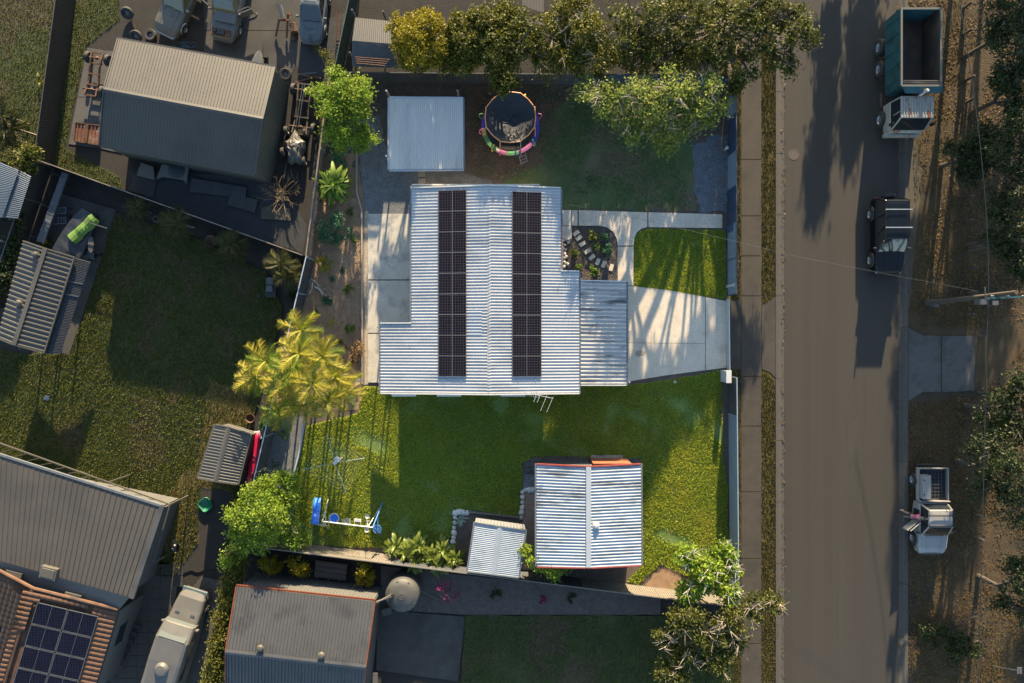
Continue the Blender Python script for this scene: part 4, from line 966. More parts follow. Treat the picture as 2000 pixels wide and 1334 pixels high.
def limbs(root, base, blobs, r0, mat, seed, extra=3, vis=0):
    r = random.Random(seed); q = MB(); b0 = Vector(base)
    top = Vector((sum(b[0] for b in blobs) / len(blobs), sum(b[1] for b in blobs) / len(blobs), 0))
    zc = min(b[2] for b in blobs); fork = Vector((b0.x * .6 + top.x * .4, b0.y * .6 + top.y * .4, max(.4, zc * .55)))
    q.poly([b0, b0.lerp(fork, .5) + Vector((r.uniform(-.06, .06), r.uniform(-.06, .06), 0)), fork], r0, 8, r0 * .75)
    q.build('trunk', mat, root)
    for bl in blobs:
        q = MB(); c = Vector(bl[:3]); m = fork.lerp(c, .5) + Vector((r.uniform(-.2, .2), r.uniform(-.2, .2), .1))
        q.poly([fork, m, c], r0 * .55, 6, r0 * .28)
        for k in range(extra):
            a = r.uniform(0, 2 * PI); e = c + Vector((math.cos(a) * bl[3] * .85, math.sin(a) * bl[4] * .85, bl[5] * r.uniform(-.1, .75 + vis)))
            h_ = c.lerp(e, .5) + Vector((r.uniform(-.15, .15), r.uniform(-.15, .15), r.uniform(0, .25)))
            s_ = m.lerp(c, r.uniform(.2, 1)); q.poly([s_, h_, e], r0 * .26, 5, r0 * .08)
            for g in range(2):
                e2 = h_ + (e - h_) * r.uniform(.2, .9) + Vector((r.uniform(-.5, .5), r.uniform(-.5, .5), r.uniform(0, .4))); q.tube(h_, e2, r0 * .12, 4, r0 * .04)
        q.build('branch', mat, root)

def B_(px, py, z, r, rz=None, ry=None):
    p = W(px, py, z); return (p.x, p.y, z, r, ry or r, rz or r * .7)

def low(bl, k):
    out = []
    for b in bl:
        z = b[2]; f = (H - z * k) / (H - z); out.append((b[0] * f, b[1] * f, z * k) + tuple(b[3:]))
    return out

def tree(name, label, blobs, n, size, mat, seed, r0=.14, bk=None, base=None, extra=3, cat='tree', grp=None, vis=0, **kw):
    bx = sum(b[0] for b in blobs) / len(blobs); by = sum(b[1] for b in blobs) / len(blobs)
    zc = sum(b[2] for b in blobs) / len(blobs)
    base = Vector((bx, by, 0)) if base is None else base
    root = thing(name, label, cat, base, group=grp)
    limbs(root, base, blobs, r0, bk or dim_bark, seed, extra, vis)
    rr = random.Random(seed + 500); bb = []
    for b in blobs:
        if cat == 'shrub': bb.append(b); continue
        bb.append((b[0], b[1], b[2], b[3] * .72, b[4] * .72, b[5] * .8))
        for k in range(4):
            a = k * PI / 2 + rr.uniform(-.7, .7); q = rr.uniform(.62, .95); s_ = rr.uniform(.26, .46)
            bb.append((b[0] + math.cos(a) * b[3] * q, b[1] + math.sin(a) * b[4] * q, max(.1, b[2] + rr.uniform(-.5, .25) * b[5]), b[3] * s_, b[4] * s_, b[5] * s_ * 1.1))
    kw['clumps'] = max(6, int(kw.get('clumps', 60) / 4)); kw['spread'] = kw.get('spread', .22) * .8
    me = crown_mesh('crown', bb, n, size, mat, seed, **kw)
    put('crown', me, root, -base)
    return root

# inside the yard
tree('bushy_tree', 'bright lime-green bushy tree in the upper left corner of the yard',
     [B_(668, 175, 3.6, .95), B_(700, 168, 3.2, .8), B_(650, 215, 3.4, .9), B_(692, 225, 3.0, .85), B_(665, 262, 3.0, .95), B_(712, 272, 2.4, .75), B_(640, 190, 3.0, .9), B_(700, 200, 3.5, .7)], 15000, .075, lf_bright, 21, .10, clumps=50, spread=.20)
tree('bushy_tree', 'bright green feathery tree filling the lower left corner of the yard',
     [B_(500, 965, 3.0, 1.0), B_(545, 950, 2.7, .9), B_(480, 1010, 3.0, 1.0), B_(520, 1000, 3.6, 1.0), B_(555, 985, 2.4, .7), B_(510, 1045, 2.8, .95), B_(560, 1050, 1.9, .65), B_(472, 1048, 2.6, .8), B_(535, 1030, 3.0, .8), B_(590, 1052, 1.3, .45), B_(572, 938, 2.0, .5), B_(452, 1085, 2.2, .6), B_(560, 1015, 2.0, .6)], 20000, .075, lf_bright, 22, .11, clumps=50, spread=.20)
tree('gum_tree', 'sparse olive-green gum tree leaning over the upper lawn beside blue gravel',
     low([B_(1180, 195, 4.2, 1.15, .8), B_(1245, 190, 4.8, 1.3, .9), B_(1310, 185, 4.9, 1.3, .9), B_(1375, 180, 4.6, 1.2, .8), B_(1225, 240, 3.9, 1.1, .7), B_(1290, 250, 4.0, 1.2, .7), B_(1355, 225, 4.1, 1.15, .7), B_(1395, 215, 4.0, .85, .6), B_(1150, 175, 3.9, .8, .6), B_(1300, 278, 3.5, .7, .5)], 1.12), 12500, .085, lf_gum, 23, .17, bark, clumps=36, spread=.24, extra=5, vis=.35)
tree('gum_tree', 'bushy branching tree with bare grey limbs in the lower right corner',
     [B_(1345, 1090, 3.0, .85), B_(1385, 1120, 3.4, .9), B_(1415, 1075, 3.0, .75), B_(1350, 1150, 2.8, .8), B_(1420, 1150, 3.2, .8), B_(1430, 1110, 3.2, .6)], 7500, .10, lf_bright, 24, .12, pale_bark, clumps=26, spread=.20, extra=6, vis=.5)
tree('bushy_tree', 'small bright green tree squeezed between the two garden sheds',
     [B_(1028, 1078, 2.2, .42), B_(1050, 1098, 2.5, .55), B_(1078, 1112, 2.6, .55), B_(1100, 1105, 2.4, .40)], 4200, .065, lf_bright, 25, .06, clumps=40, spread=.14)
tree('overhanging_tree', 'dense dark olive tree overhanging the fence above the trampoline',
     [B_(985, 95, 4.4, 1.7, 1.1), B_(940, 70, 4.2, 1.2, .9), B_(1020, 60, 4.4, 1.3, .9), B_(985, 148, 4.3, 1.05, .6), B_(960, 40, 4.2, 1.2, .9)], 21000, .085, lf_dark, 26, .2, clumps=60, spread=.20)
tree('round_tree', 'rounded yellow-green tree beside the small rust-edged roof',
     [B_(812, 72, 4.2, 1.35, 1.1), B_(790, 100, 3.4, .85), B_(845, 95, 3.8, .95), B_(830, 45, 3.7, .9), B_(785, 60, 3.4, .8), B_(815, 120, 3.0, .7)], 16000, .075, lf_yellow, 27, .15, clumps=70, spread=.16)
tree('overhanging_tree', 'mixed olive tree between the round tree and the dark one',
     [B_(895, 70, 3.7, 1.0, .8), B_(885, 115, 3.2, .9), B_(918, 110, 3.5, .8)], 8500, .085, lf_hedge, 28, .14, clumps=50, spread=.2)
tree('overhanging_tree', 'thin-leaved yellow-olive tree with bare twigs right of the dark tree',
     [B_(1075, 70, 4.2, 1.2, .9), B_(1110, 110, 4.0, 1.1, .8), B_(1150, 60, 4.5, 1.2, .9), B_(1120, 20, 4.2, 1.2, .9), B_(1060, 120, 3.8, .9, .7), B_(1165, 120, 4.3, .9, .7)], 13000, .085, lf_hedge, 29, .16, bark, clumps=34, spread=.24, extra=5, vis=.5)
tree('street_tree', 'broad dark olive tree spreading over footpath and road at the top',
     low([B_(1235, 50, 5.0, 1.4, 1), B_(1300, 30, 5.4, 1.6, 1.1), B_(1370, 55, 5.3, 1.6, 1.1), B_(1440, 40, 5.2, 1.5, 1), B_(1500, 60, 4.8, 1.3, .9), B_(1550, 45, 4.6, 1.1, .8), B_(1300, 105, 4.9, 1.3, .9), B_(1380, 120, 4.7, 1.2, .8), B_(1450, 125, 4.5, 1.2, .8), B_(1525, 115, 4.2, .9, .6), B_(1235, 110, 4.7, 1.0, .7), B_(1580, 75, 4.3, .6, .5), B_(1430, 165, 3.8, .7, .5), B_(1500, 5, 4.8, 1.3, .9)], 1.0), 21000, .09, lf_gum_dark, 30, .24, dim_bark, clumps=24, spread=.24, extra=4, base=W(1410, 40), vis=.3)
tree('gum_tree', 'dark leafy tree with pale bare branches at the bottom beside the footpath',
     [B_(1330, 1215, 3.0, .95), B_(1380, 1235, 3.5, 1.1), B_(1300, 1250, 2.8, .75), B_(1340, 1290, 3.0, 1.0), B_(1420, 1210, 3.5, .95), B_(1400, 1290, 3.2, 1.0), B_(1470, 1190, 3.2, .8), B_(1440, 1250, 3.3, .8), B_(1510, 1180, 3.0, .6), B_(1310, 1320, 2.7, .8)], 15000, .085, lf_gum_dark, 31, .17, bark, clumps=18, spread=.24, extra=7, vis=.5)
tree('hedge', 'rough dark hedge added behind the top fence to shade the small lawn',
     [B_(1140 + i * 40, 100 + (i % 2) * 8, 2.2, .9, 1.2) for i in range(8)], 11000, .085, lf_gum_dark, 34, .06, cat='hedge', clumps=40, spread=.2, extra=1)  # added row of foliage, its height set to shade the small lawn
tree('hedge', 'long olive-green clipped hedge climbing beside the white boat',
     [B_(465 - i * 4.6, 1085 + i * 22, 1.7, .62, .55) for i in range(13)], 19000, .07, lf_hedge, 32, .06, cat='hedge', clumps=60, spread=.16, extra=1)
for i, (x, y, r) in enumerate([(528, 1098, .55), (585, 1102, .6), (707, 1118, .62)]):
    tree('shrub', ['leftmost rounded olive shrub above the rust-trimmed workshop', 'olive shrub between timber stack and leftmost shrub below the fence', 'yellow-olive shrub between timber stack and water tank'][i], [B_(x, y, 1.2, r), B_(x + 8, y + 10, .9, r * .7)], 2200, .07, lf_yellow, 40 + i, .04, cat='shrub', clumps=40, spread=.13, extra=1)
tree('shrub', 'pink-flowering twiggy shrub right of the water tank', [B_(868, 1150, 1.2, .55, .4), B_(885, 1165, .9, .4, .3)], 700, .05, lf_pink, 44, .03, cat='shrub', clumps=20, spread=.12, extra=6, vis=.3)
for i, (x, y, c_) in enumerate([(968, 1162, lf_shade), (1115, 1165, lf_shade), (1062, 1172, lf_pink)]):
    tree('shrub', ['small dark shrub in the mulch bed left of the pink-spotted one', 'small dark shrub in the mulch bed right of the pink-spotted one', 'tiny pink-spotted shrub in the middle of the mulch bed'][i], [B_(x, y, .4, .30, .25)], 350, .06, c_, 45 + i, .02, cat='shrub', clumps=20, spread=.08, extra=1)
# reserve across the road
RT = [
 ('tall shaded tree in the top right corner of the reserve', [B_(1965, 35, 4.6, 1.5), B_(2000, 90, 4.8, 1.5), B_(1950, 70, 4.0, 1.1), B_(2010, 10, 4.6, 1.4)], 9000),
 ('green-tipped reserve tree below the top right corner tree', [B_(1985, 135, 4.5, 1.4), B_(1990, 190, 4.2, 1.3), B_(1962, 150, 3.8, 1.0), B_(2015, 230, 4.2, 1.3)], 8500),
 ('low leafy reserve tree beside the white truck cab', [B_(1870, 305, 2.6, .85), B_(1910, 300, 3.0, .95), B_(1895, 335, 2.6, .8), B_(1940, 275, 3.6, 1.0), B_(1855, 290, 2.2, .5)], 8000),
 ('dense dark tree on the right edge beside the row of low posts', [B_(1975, 300, 4.6, 1.2), B_(2000, 360, 4.6, 1.3), B_(1990, 250, 5, 1.1)], 7000),
 ('dark round tree at the right edge above the power pole', [B_(1950, 400, 3.9, 1.0), B_(1985, 430, 4.4, 1.2), B_(1955, 480, 3.6, .9), B_(1990, 500, 4.0, 1.0), B_(2000, 545, 3.6, .7)], 8000),
 ('dark tree at the right edge just below the yellow gate', [B_(1960, 790, 3.8, .9), B_(2000, 760, 4.2, 1.0), B_(1985, 830, 4.2, 1.1), B_(1930, 830, 3.3, .8)], 7500),
 ('large shadowy tree at the right edge level with the white utility truck', [B_(1940, 890, 4.4, 1.3), B_(1985, 930, 5, 1.5), B_(1925, 950, 3.8, .9), B_(1995, 990, 4.6, 1.3), B_(1950, 860, 4, 1.0)], 10000),
 ('thin dark tree near the bottom of the right edge', [B_(1990, 1120, 3.8, 1.0), B_(1970, 1170, 3.2, .7), B_(2005, 1200, 3.6, .8)], 4200),
]
for i, (lb, bl, n) in enumerate(RT):
    b0 = None
    tree('reserve_tree', lb, bl, int(n * .7), .085, lf_shade, 60 + i, .16, dim_bark, clumps=34, spread=.25, base=b0, extra=4, vis=.2)
tree('shrub', 'low green shrub beneath grey dead branches in the lower reserve', [B_(1825, 1235, .9, .7), B_(1860, 1265, 1.0, .8), B_(1895, 1265, .8, .6), B_(1920, 1250, .8, .3)], 5200, .075, lf_shade, 80, .05, cat='shrub', clumps=40, spread=.17, extra=2)
# tall reserve trees beyond the top of the frame: they throw the long shadows over road and reserve
for i, (x, y, h, r) in enumerate([(29, 27, 9.5, 1.4), (31.5, 34, 10, 2.0), (22.3, 33, 5.6, .7), (34, 26, 9, 1.8), (24.5, 32.5, 4.4, 1.3), (37, 12, 9, 2.0), (37.5, 0, 8, 1.8), (37.5, -9, 8, 1.8)]):
    bl = [(x + rnd.uniform(-.6, .6) * r, y + rnd.uniform(-.6, .6) * r, h * f, r * (1.1 - .5 * f), r * (1.1 - .5 * f), r * .8) for f in (.55, .7, .85, .95)]
    tree('reserve_tree' if x > 20 else 'street_tree', 'tall tree standing just beyond the edge of the photograph', bl, 3600, .17, lf_shade, 90 + i, .18, dim_bark, clumps=30, spread=.3, base=Vector((x, y, 0)), grp='trees just outside the frame')
# dead branch heap
def twigs(name, label, c, n, L, mat, seed, z=.3, dirs=None, r=.014, cat='dead branches'):
    rr = random.Random(seed); root = thing(name, label, cat, c)
    q = MB()
    for i in range(n):
        a = rr.uniform(0, 2 * PI) if dirs is None else math.radians(rr.uniform(*dirs)); l = L * rr.uniform(.5, 1)
        s_ = c + Vector((rr.uniform(-.3, .3), rr.uniform(-.3, .3), rr.uniform(.02, z * .5)))
        m = s_ + Vector((math.cos(a) * l * .5, math.sin(a) * l * .5, rr.uniform(.05, z))); e = m + Vector((math.cos(a + rr.uniform(-.5, .5)) * l * .5, math.sin(a + rr.uniform(-.5, .5)) * l * .5, rr.uniform(-.1, z)))
        q.poly([s_, m, e], r * 1.5, 5, r * .6)
        for k in range(3):
            t = m.lerp(e, rr.random()); b = a + rr.choice((-1, 1)) * rr.uniform(.4, .9); q.tube(t, t + Vector((math.cos(b) * l * .28, math.sin(b) * l * .28, rr.uniform(0, .15))), r * .6, 4, r * .3)
    q.build('branch', mat, root); return root
twigs('dead_branches', 'grey dead branches heaped against the low green shrub in the reserve', W(1858, 1222), 22, 1.9, dim_bark, 5, .5, (-60, 130))
twigs('dead_branches', 'dry tan bush growing through the gravel beside the corrugated sheet', W(555, 385), 34, 1.5, M('straw_twigs', (.10, .072, .035), (.14, .10, .05), 5), 6, .6, None, .016, 'dead bush')
twigs('driftwood', 'pale forked driftwood lying beside the grey-leaved garden plant', W(612, 553), 5, 1.0, pale_bark, 8, .15, (-150, -20), .03, 'driftwood')

# ---------------- palms: every frond its own part
lf_palm_green = leafmat('green_palm_leaf', (.07, .14, .012), (.16, .22, .018), (.24, .25, .026), .4)
def frond_mesh(name, L, mat, seed, droop=.9, leafl=.46, n=24, rise=.5, vee=.6, curl=.25):
    rr = random.Random(seed); V = []; F = []
    P = []
    for i in range(n + 1):
        t = i / n; P.append(Vector((L * t * (1 - .25 * t * t), curl * (1 if seed % 2 else -1) * t * t * L * .5, rise * math.sin(t * 1.9) * L * .35 - droop * t * t * L * .45)))
    for i in range(n):
        a, b = P[i], P[i + 1]; w = .035 * (1 - i / n) + .008; k = len(V)
        V += [a + Vector((0, -w, 0)), a + Vector((0, w, 0)), b + Vector((0, w, 0)), b + Vector((0, -w, 0))]; F.append((k, k + 1, k + 2, k + 3))
    for i in range(3, n):
        t = i / n; ll = leafl * math.sin(PI * min(1, .18 + t * .86)) ** .6 * rr.uniform(.85, 1.1)
        for sd in (-1, 1):
            a = P[i]; sw = .55 + .5 * t
            for q_ in (0,):
                base = a.lerp(P[min(n, i + 1)], q_)
                tip = base + Vector((ll * sw * rr.uniform(.7, 1.1), sd * ll * rr.uniform(.8, 1), -ll * vee * rr.uniform(.3, 1.5)))
                k = len(V); V += [base + Vector((-.026, 0, 0)), base + Vector((.026, 0, .004)), tip, tip]
                F.append((k, k + 1, k + 2, k + 3))
    F2 = [f for f in F]; V = [tuple(v) for v in V]
    me = bpy.data.meshes.new(name); me.from_pydata(V, [], [f if V[f[2]] != V[f[3]] else f[:3] for f in F2]); me.materials.append(mat); me.update(); return me
def palm(label, heads, mats, L, nf, seed, trunk_r=.07, name='palm'):
    rr = random.Random(seed); c = heads[0]; root = thing(name, label, 'palm', (sum(h[0] for h in heads) / len(heads), sum(h[1] for h in heads) / len(heads), 0))
    fm = [frond_mesh('frond', L * s, m, seed + i, droop=dr) for i, (s, m, dr) in enumerate([(1, mats[0], .7), (.92, mats[0], 1.1), (.8, mats[-1], 1.3), (.95, mats[1 % len(mats)], .9)])]
    for (x, y, z) in heads:
        MB().poly([(x * .99, y, 0), (x, y, z)], trunk_r, 8, trunk_r * .7).build('trunk', bark if z > 1.5 else dim_bark, root)
        a0 = rr.uniform(0, 6)
        for i in range(nf):
            a = a0 + i * 2.4 + rr.uniform(-.25, .25); pitch = -.75 + 1.05 * (i / nf) + rr.uniform(-.12, .12)
            k = 2 if (i > nf * .8 and rr.random() < .5) else rr.choice((0, 0, 1, 3))
            o = put('frond', fm[k], root, Vector((x, y, z)) - root.location, (rr.uniform(-.3, .3), pitch, a), (1, 1, 1))
            s_ = rr.uniform(.8, 1.1); o.scale = (s_, s_, s_)
    return root
def hd(px, py, z): p = W(px, py, z); return (p.x, p.y, z)
palm('large golden-green palm clump beside the mulched bed and patio', [hd(585, 690, 3.6), hd(630, 695, 3.3), hd(556, 745, 3.1), hd(612, 748, 3.8), hd(655, 735, 2.7), hd(592, 792, 2.6), hd(640, 778, 2.9), hd(590, 645, 2.5), hd(520, 705, 2.6), hd(500, 735, 2.2), hd(570, 720, 3.4), hd(545, 800, 2.2), hd(672, 765, 2.2)], [lf_palm, lf_palm_green, lf_palm_brown], 1.95, 15, 5)
palm('small palm left of the other three along the neighbouring fence', [hd(270, 408, 1.2)], [lf_palm_dim], .95, 12, 11)
palm('largest yellow-tipped palm along the neighbouring fence', [hd(350, 436, 1.6), hd(338, 430, 1.3)], [lf_palm_dim], 1.25, 12, 12)
palm('palm between the flower pot and the largest fence palm', [hd(452, 478, 1.5), hd(462, 486, 1.3)], [lf_palm_dim], 1.2, 12, 13)
palm('dark bushy palm beside the fence corner near the outdoor table', [hd(550, 515, 1.8), hd(565, 540, 1.6)], [lf_palm_dim], 1.3, 12, 14)
palm('shadowed fan of palm fronds at the left edge', [hd(8, 225, 1.8), hd(28, 250, 1.6), hd(12, 268, 1.5)], [lf_palm_dim], 1.3, 14, 15)
# ---------------- big-leaved plants
def leaf_mesh(name, L, wd, mat, droop=.5, fold=.15):
    V = []; F = []; n = 7
    for i in range(n + 1):
        t = i / n; w_ = wd * (math.sin(PI * min(1, t * .92 + .06)) ** .75); z = .35 * L * math.sin(t * 2.2) - droop * L * t * t
        V += [(L * t, -w_, z + w_ * fold * 2), (L * t, 0, z), (L * t, w_, z + w_ * fold * 2)]
    for i in range(n):
        k = 3 * i; F += [(k, k + 1, k + 4, k + 3), (k + 1, k + 2, k + 5, k + 4)]
    me = bpy.data.meshes.new(name); me.from_pydata(V, [], F); me.materials.append(mat); me.polygons.foreach_set('use_smooth', [True] * len(F)); me.update(); return me
def rosette(name, label, loc, L, wd, mat, n, seed, z=.25, lo=-1.15, hi=.15, droop=.5, cat='plant', grp=None):
    rr = random.Random(seed); root = thing(name, label, cat, loc, group=grp)
    ms = [leaf_mesh('leaf', L, wd, mat, droop), leaf_mesh('leaf', L * .8, wd * .9, mat, droop * 1.4)]
    for i in range(n):
        f = i / n; o = put('leaf', ms[i % 2], root, (rr.uniform(-.12, .12), rr.uniform(-.12, .12), z * (1 - f * .5)), (rr.uniform(-.4, .4), lo + (hi - lo) * f, i * 2.4 + rr.uniform(-.2, .2)))
        s_ = rr.uniform(.75, 1.1) * (.65 + .35 * f); o.scale = (s_, s_, s_)
    return root
rosette('broad_leaved_plant', 'large glossy bright green rosette beside the paling fence', W(656, 366), 1.75, .19, lf_big, 60, 3, .5, -1.2, .05, .55)
rosette('broad_leaved_plant', 'dark broad-leaved plant above the big bright rosette', W(664, 312), .85, .10, lf_shrub, 20, 4, .2)
rosette('broad_leaved_plant', 'small lone green-leaved plant beside the timber edging', W(691, 322), .25, .07, lf_shrub, 7, 5, .1)
CN = [(775, 1062), (800, 1072), (822, 1058), (845, 1078), (868, 1068), (890, 1082), (815, 1092), (862, 1098)]
LB = ['leftmost clump of glossy yellow-green leaves beside the fence sheets', 'leafy clump second from the left in the hedge row', 'upper middle leafy clump in the hedge row beside the lawn', 'central leafy clump in the hedge row', 'upper right leafy clump in the hedge row beside the rocks', 'rightmost leafy clump next to the small grey shed', 'lower left leafy clump against the bottom fence', 'lower right leafy clump against the bottom fence']
for i, (x, y) in enumerate(CN): rosette('canna_clump', LB[i], W(x, y, 0), 1.02, .15, lf_canna, 44, 20 + i, .95, -1.5, .25, .45, grp='leafy clumps along the bottom fence')
rosette('spiky_plant', 'silvery spiky plant beside white rocks and the small grey shed', W(901, 1015), .55, .028, lf_silver, 46, 31, .15, -1.2, .05, .3)
rosette('spiky_plant', 'bright spiky plant among the round shrubs of the dark mulch bed', W(1166, 484), .42, .03, lf_big, 34, 32, .15, -1.2, .0, .4)
rosette('spiky_plant', 'sparse orange-tinged spiky plant near the palm clump in the long bed', W(651, 629), .50, .035, lf_palm, 14, 33, .15, -1.0, .1, .4)
rosette('spiky_plant', 'small dark spiky plant in the gravel below the palm clump', W(541, 906), .40, .035, lf_shrub, 16, 34, .15)
rosette('spiky_plant', 'dark arching plant at the lower edge of the palm clump', W(557, 848), .60, .04, lf_canna, 20, 35, .2)
def bush(label, x, y, r, mat, seed, n=900, h=None, size=.05, cat='shrub', name='shrub', grp=None):
    h = h or r * .8
    return tree(name, label, [B_(x, y, h, r, h)], n, size, mat, seed, .025, cat=cat, clumps=60, spread=r * .18, extra=2, grp=grp)
bush('wide blue-green shrub below the big rosette in the long bed', 657, 447, .92, lf_shrub, 50, 3600, .6, .055)
bush('small dark tufted shrub above the timber edging bend', 684, 414, .24, lf_canna, 51, 350)
bush('bright round shrub beside the patio in the upper part of the bed', 681, 564, .30, lf_big, 52, 600)
bush('dark clipped ball shrub in the middle of the mulched bed', 640, 588, .28, lf_shrub, 53, 700)
bush('tiny green seedling shrub above the dark ball shrub', 650, 546, .15, lf_shrub, 54, 160)
bush('bright round shrub beside the patio above the brown bush', 684, 643, .30, lf_big, 55, 600)
bush('faint dark seedling shrub near the palm fronds', 615, 612, .22, lf_shrub, 56, 200)
bush('tiny bright seedling beside the timber edging below the shrub bend', 693, 470, .16, lf_big, 75, 200)
bush('tiny dark seedling in the bed between driftwood and patio', 668, 528, .15, lf_shrub, 76, 180)
bush('small yellowish tuft low in the long bed near the palm', 662, 668, .22, lf_canna, 77, 300)
bush('brown dried bush between palm clump and gravel strip', 694, 687, .62, lf_dry, 57, 1500, .5)
bush('grey and yellow leaved plant beside the forked driftwood', 634, 514, .48, lf_palm, 58, 700, .4, .06)
bush('round dark green shrub left of the spiky plant in the mulch bed', 1157, 462, .30, lf_canna, 59, 800)
bush('round dark green shrub at the top right of the mulch bed', 1179, 463, .30, lf_shrub, 60, 800)
bush('round dark green shrub right of the spiky plant in the mulch bed', 1186, 489, .35, lf_shrub, 61, 900)
bush('yellow-green shrub at the left of the dark mulch bed', 1122, 495, .27, lf_canna, 62, 600)
bush('small yellow-green shrub near the house corner in the mulch bed', 1131, 522, .20, lf_big, 63, 350)
bush('large yellow-green shrub at the bottom of the dark mulch bed', 1158, 530, .33, lf_big, 64, 850)
bush('red-dotted green shrub beside the fence above the kayak', 515, 830, .35, lf_shrub, 65, 800)
bush('dark creeper bush beside the fence left of the paling fence end', 572, 575, .40, lf_shade, 66, 800)
bush('round potted bush beside the covered boat', 88, 466, .42, lf_canna if False else lf_hedge, 67, 900)
tree('shrub', 'long leafy thicket along the left edge beside the striped roof', [B_(22, 500, 1.3, .6), B_(12, 535, 1.3, .6), B_(25, 470, 1.2, .45), B_(38, 430, 1.3, .5), B_(5, 560, 1.2, .5)], 4200, .08, lf_shade, 68, .05, cat='shrub', clumps=40, spread=.18)
tree('bushy_tree', 'leafy branch tree beside the blue roof at the left edge', [B_(45, 315, 1.9, .6), B_(30, 300, 1.8, .5), B_(60, 298, 2.0, .5), B_(55, 335, 1.6, .35)], 2600, .09, lf_hedge, 69, .05, clumps=26, spread=.18)
for i, (x, y, s_) in enumerate([(75, 165, .75), (97, 112, .5), (103, 38, .5)]):
    rosette('broad_leaved_plant', ['bright broad-leaved plant against the dark brown fence', 'dark sprig of leaves against the brown fence above the bright plant', 'dark leafy sprig at the top of the brown fence'][i], W(x + 12, y), s_, .10, lf_hedge if i == 0 else lf_shade, 9, 70 + i, .2)
tree('creeper', 'thin creeper straggling over the scrap beside the green fence', [B_(635, 105, .9, .3), B_(648, 125, .9, .35), B_(622, 95, .7, .2), B_(630, 180, .8, .3), B_(640, 240, .8, .3), B_(628, 225, .7, .25)], 1500, .06, lf_hedge, 74, .02, cat='creeper', clumps=18, spread=.14)
# rocks
ORD = ['first', 'second', 'third', 'fourth', 'fifth', 'sixth', 'seventh', 'eighth', 'ninth', 'tenth', 'eleventh', 'twelfth', 'thirteenth']
def rocks(pts, labels, r, mat, seed, grp):
    rr = random.Random(seed)
    for i, (x, y) in enumerate(pts):
        s_ = r * rr.uniform(.7, 1.25); bm = bmesh.new(); bmesh.ops.create_icosphere(bm, subdivisions=2, radius=s_)
        for v in bm.verts: v.co *= 1 + rr.uniform(-.13, .13); 
        for v in bm.verts: v.co.z *= .6; v.co.x *= 1.15
        me = bpy.data.meshes.new('rock'); bm.to_mesh(me); bm.free(); me.materials.append(mat)
        p = W(x, y); o = put('rock', me, None, (p.x, p.y, s_ * .35), (0, 0, rr.uniform(0, 3))); tag(o, labels + ', ' + ORD[i] + ' from the top' if len(labels.split()) < 12 else labels, 'rock', grp)
rocks([(1100.5, 470), (1106, 467), (1110, 474), (1103, 479), (1099, 486), (1105, 488), (1102, 496), (1100, 504), (1106, 502), (1102, 512), (1107, 516), (1101, 521), (1111, 468)], 'white pebble beside the orange timber edging', .10, rock_m, 1, 'white pebbles by the house wall')
rocks([(890, 1001), (897, 999), (905, 1000), (912, 1001), (889, 1010), (888, 1020), (887, 1030), (887, 1040), (886, 1049), (885, 1058)], 'pale rock edging the silver plant bed', .17, rock_m, 2, 'rocks edging the silver plant bed')
rocks([(1021, 960), (1021, 970), (1020, 980), (1020, 990), (1019, 1000), (1018, 1010), (1027, 956), (1034, 956), (1041, 956)], 'pale rock edging the brown gravel beside the red-trimmed shed', .16, rock_m, 3, 'rocks edging the brown gravel')
rocks([(566, 1010), (568, 1022), (573, 1033), (580, 1042), (572, 1028)], 'grey rock along the lawn edge below the corner tree', .14, rock_m, 4, 'rocks by the corner tree')
rocks([(696, 744), (702, 742), (699, 750), (767, 1053), (798, 1056)], 'white rock at the edge of the lower lawn', .15, rock_m, 5, 'rocks at the lawn edge')
# stepping stones
ss_ = [(150, 253, 38), (168, 284, 36), (192, 323, 32), (223, 371, 34), (253, 409, 42), (291, 439, 68), (329, 455, 72), (379, 477, 74)]
lab = ['first from the entry slab', 'second from the entry slab', 'third from the entry slab', 'fourth from the entry slab', 'fifth from the entry slab, at the bend', 'sixth, just past the bend', 'second to last before the path', 'last one, nearest the concrete path']
stone = M('cream_paver', (.44, .39, .30), (.52, .46, .36), 4, .85, .004, 20)
for (x, y, a), lb in zip(ss_, lab):
    p = W(1080 + x / 3.335, 380 + y / 3.335); o = MB().box((0, 0, .04), (.44, .24, .05)).build('stepping_stone', stone, bevel=.01, world=False); o.location = (p.x, p.y, 0); o.rotation_euler = (0, 0, math.radians(a))
    tag(o, 'cream stepping stone in the mulch bed, ' + lb, 'stepping stone', 'stepping stones across the mulch bed')
tag(MB().lathe([(0, .10), (.06, .09), (.10, .04), (.10, 0)], W(1318, 746), 14).build('lawn_light', white_trim, origin=W(1318, 746), smooth=True), 'small white domed light on the lawn below the driveway', 'garden light')
tag(MB().lathe([(.30, 0), (.36, .32), (.39, .33), (.35, .30), (.27, .04), (0, .04)], W(416, 472), 20).build('flower_pot', terra, origin=W(416, 472), smooth=True), 'terracotta pot beside the palm along the neighbouring fence', 'pot')
tag(MB().lathe([(.22, 0), (.28, .30), (.31, .31), (.27, .28), (.18, .04), (0, .04)], W(492, 816), 20).build('flower_pot', terra, origin=W(492, 816), smooth=True), 'round terracotta pot above the cream garden shed', 'pot')
tag(MB().ring(W(305, 428, .1), .19, .035, 20).build('hose_ring', dim_steel, origin=W(305, 428)), 'grey coiled ring beside the leftmost fence palm', 'hose ring')
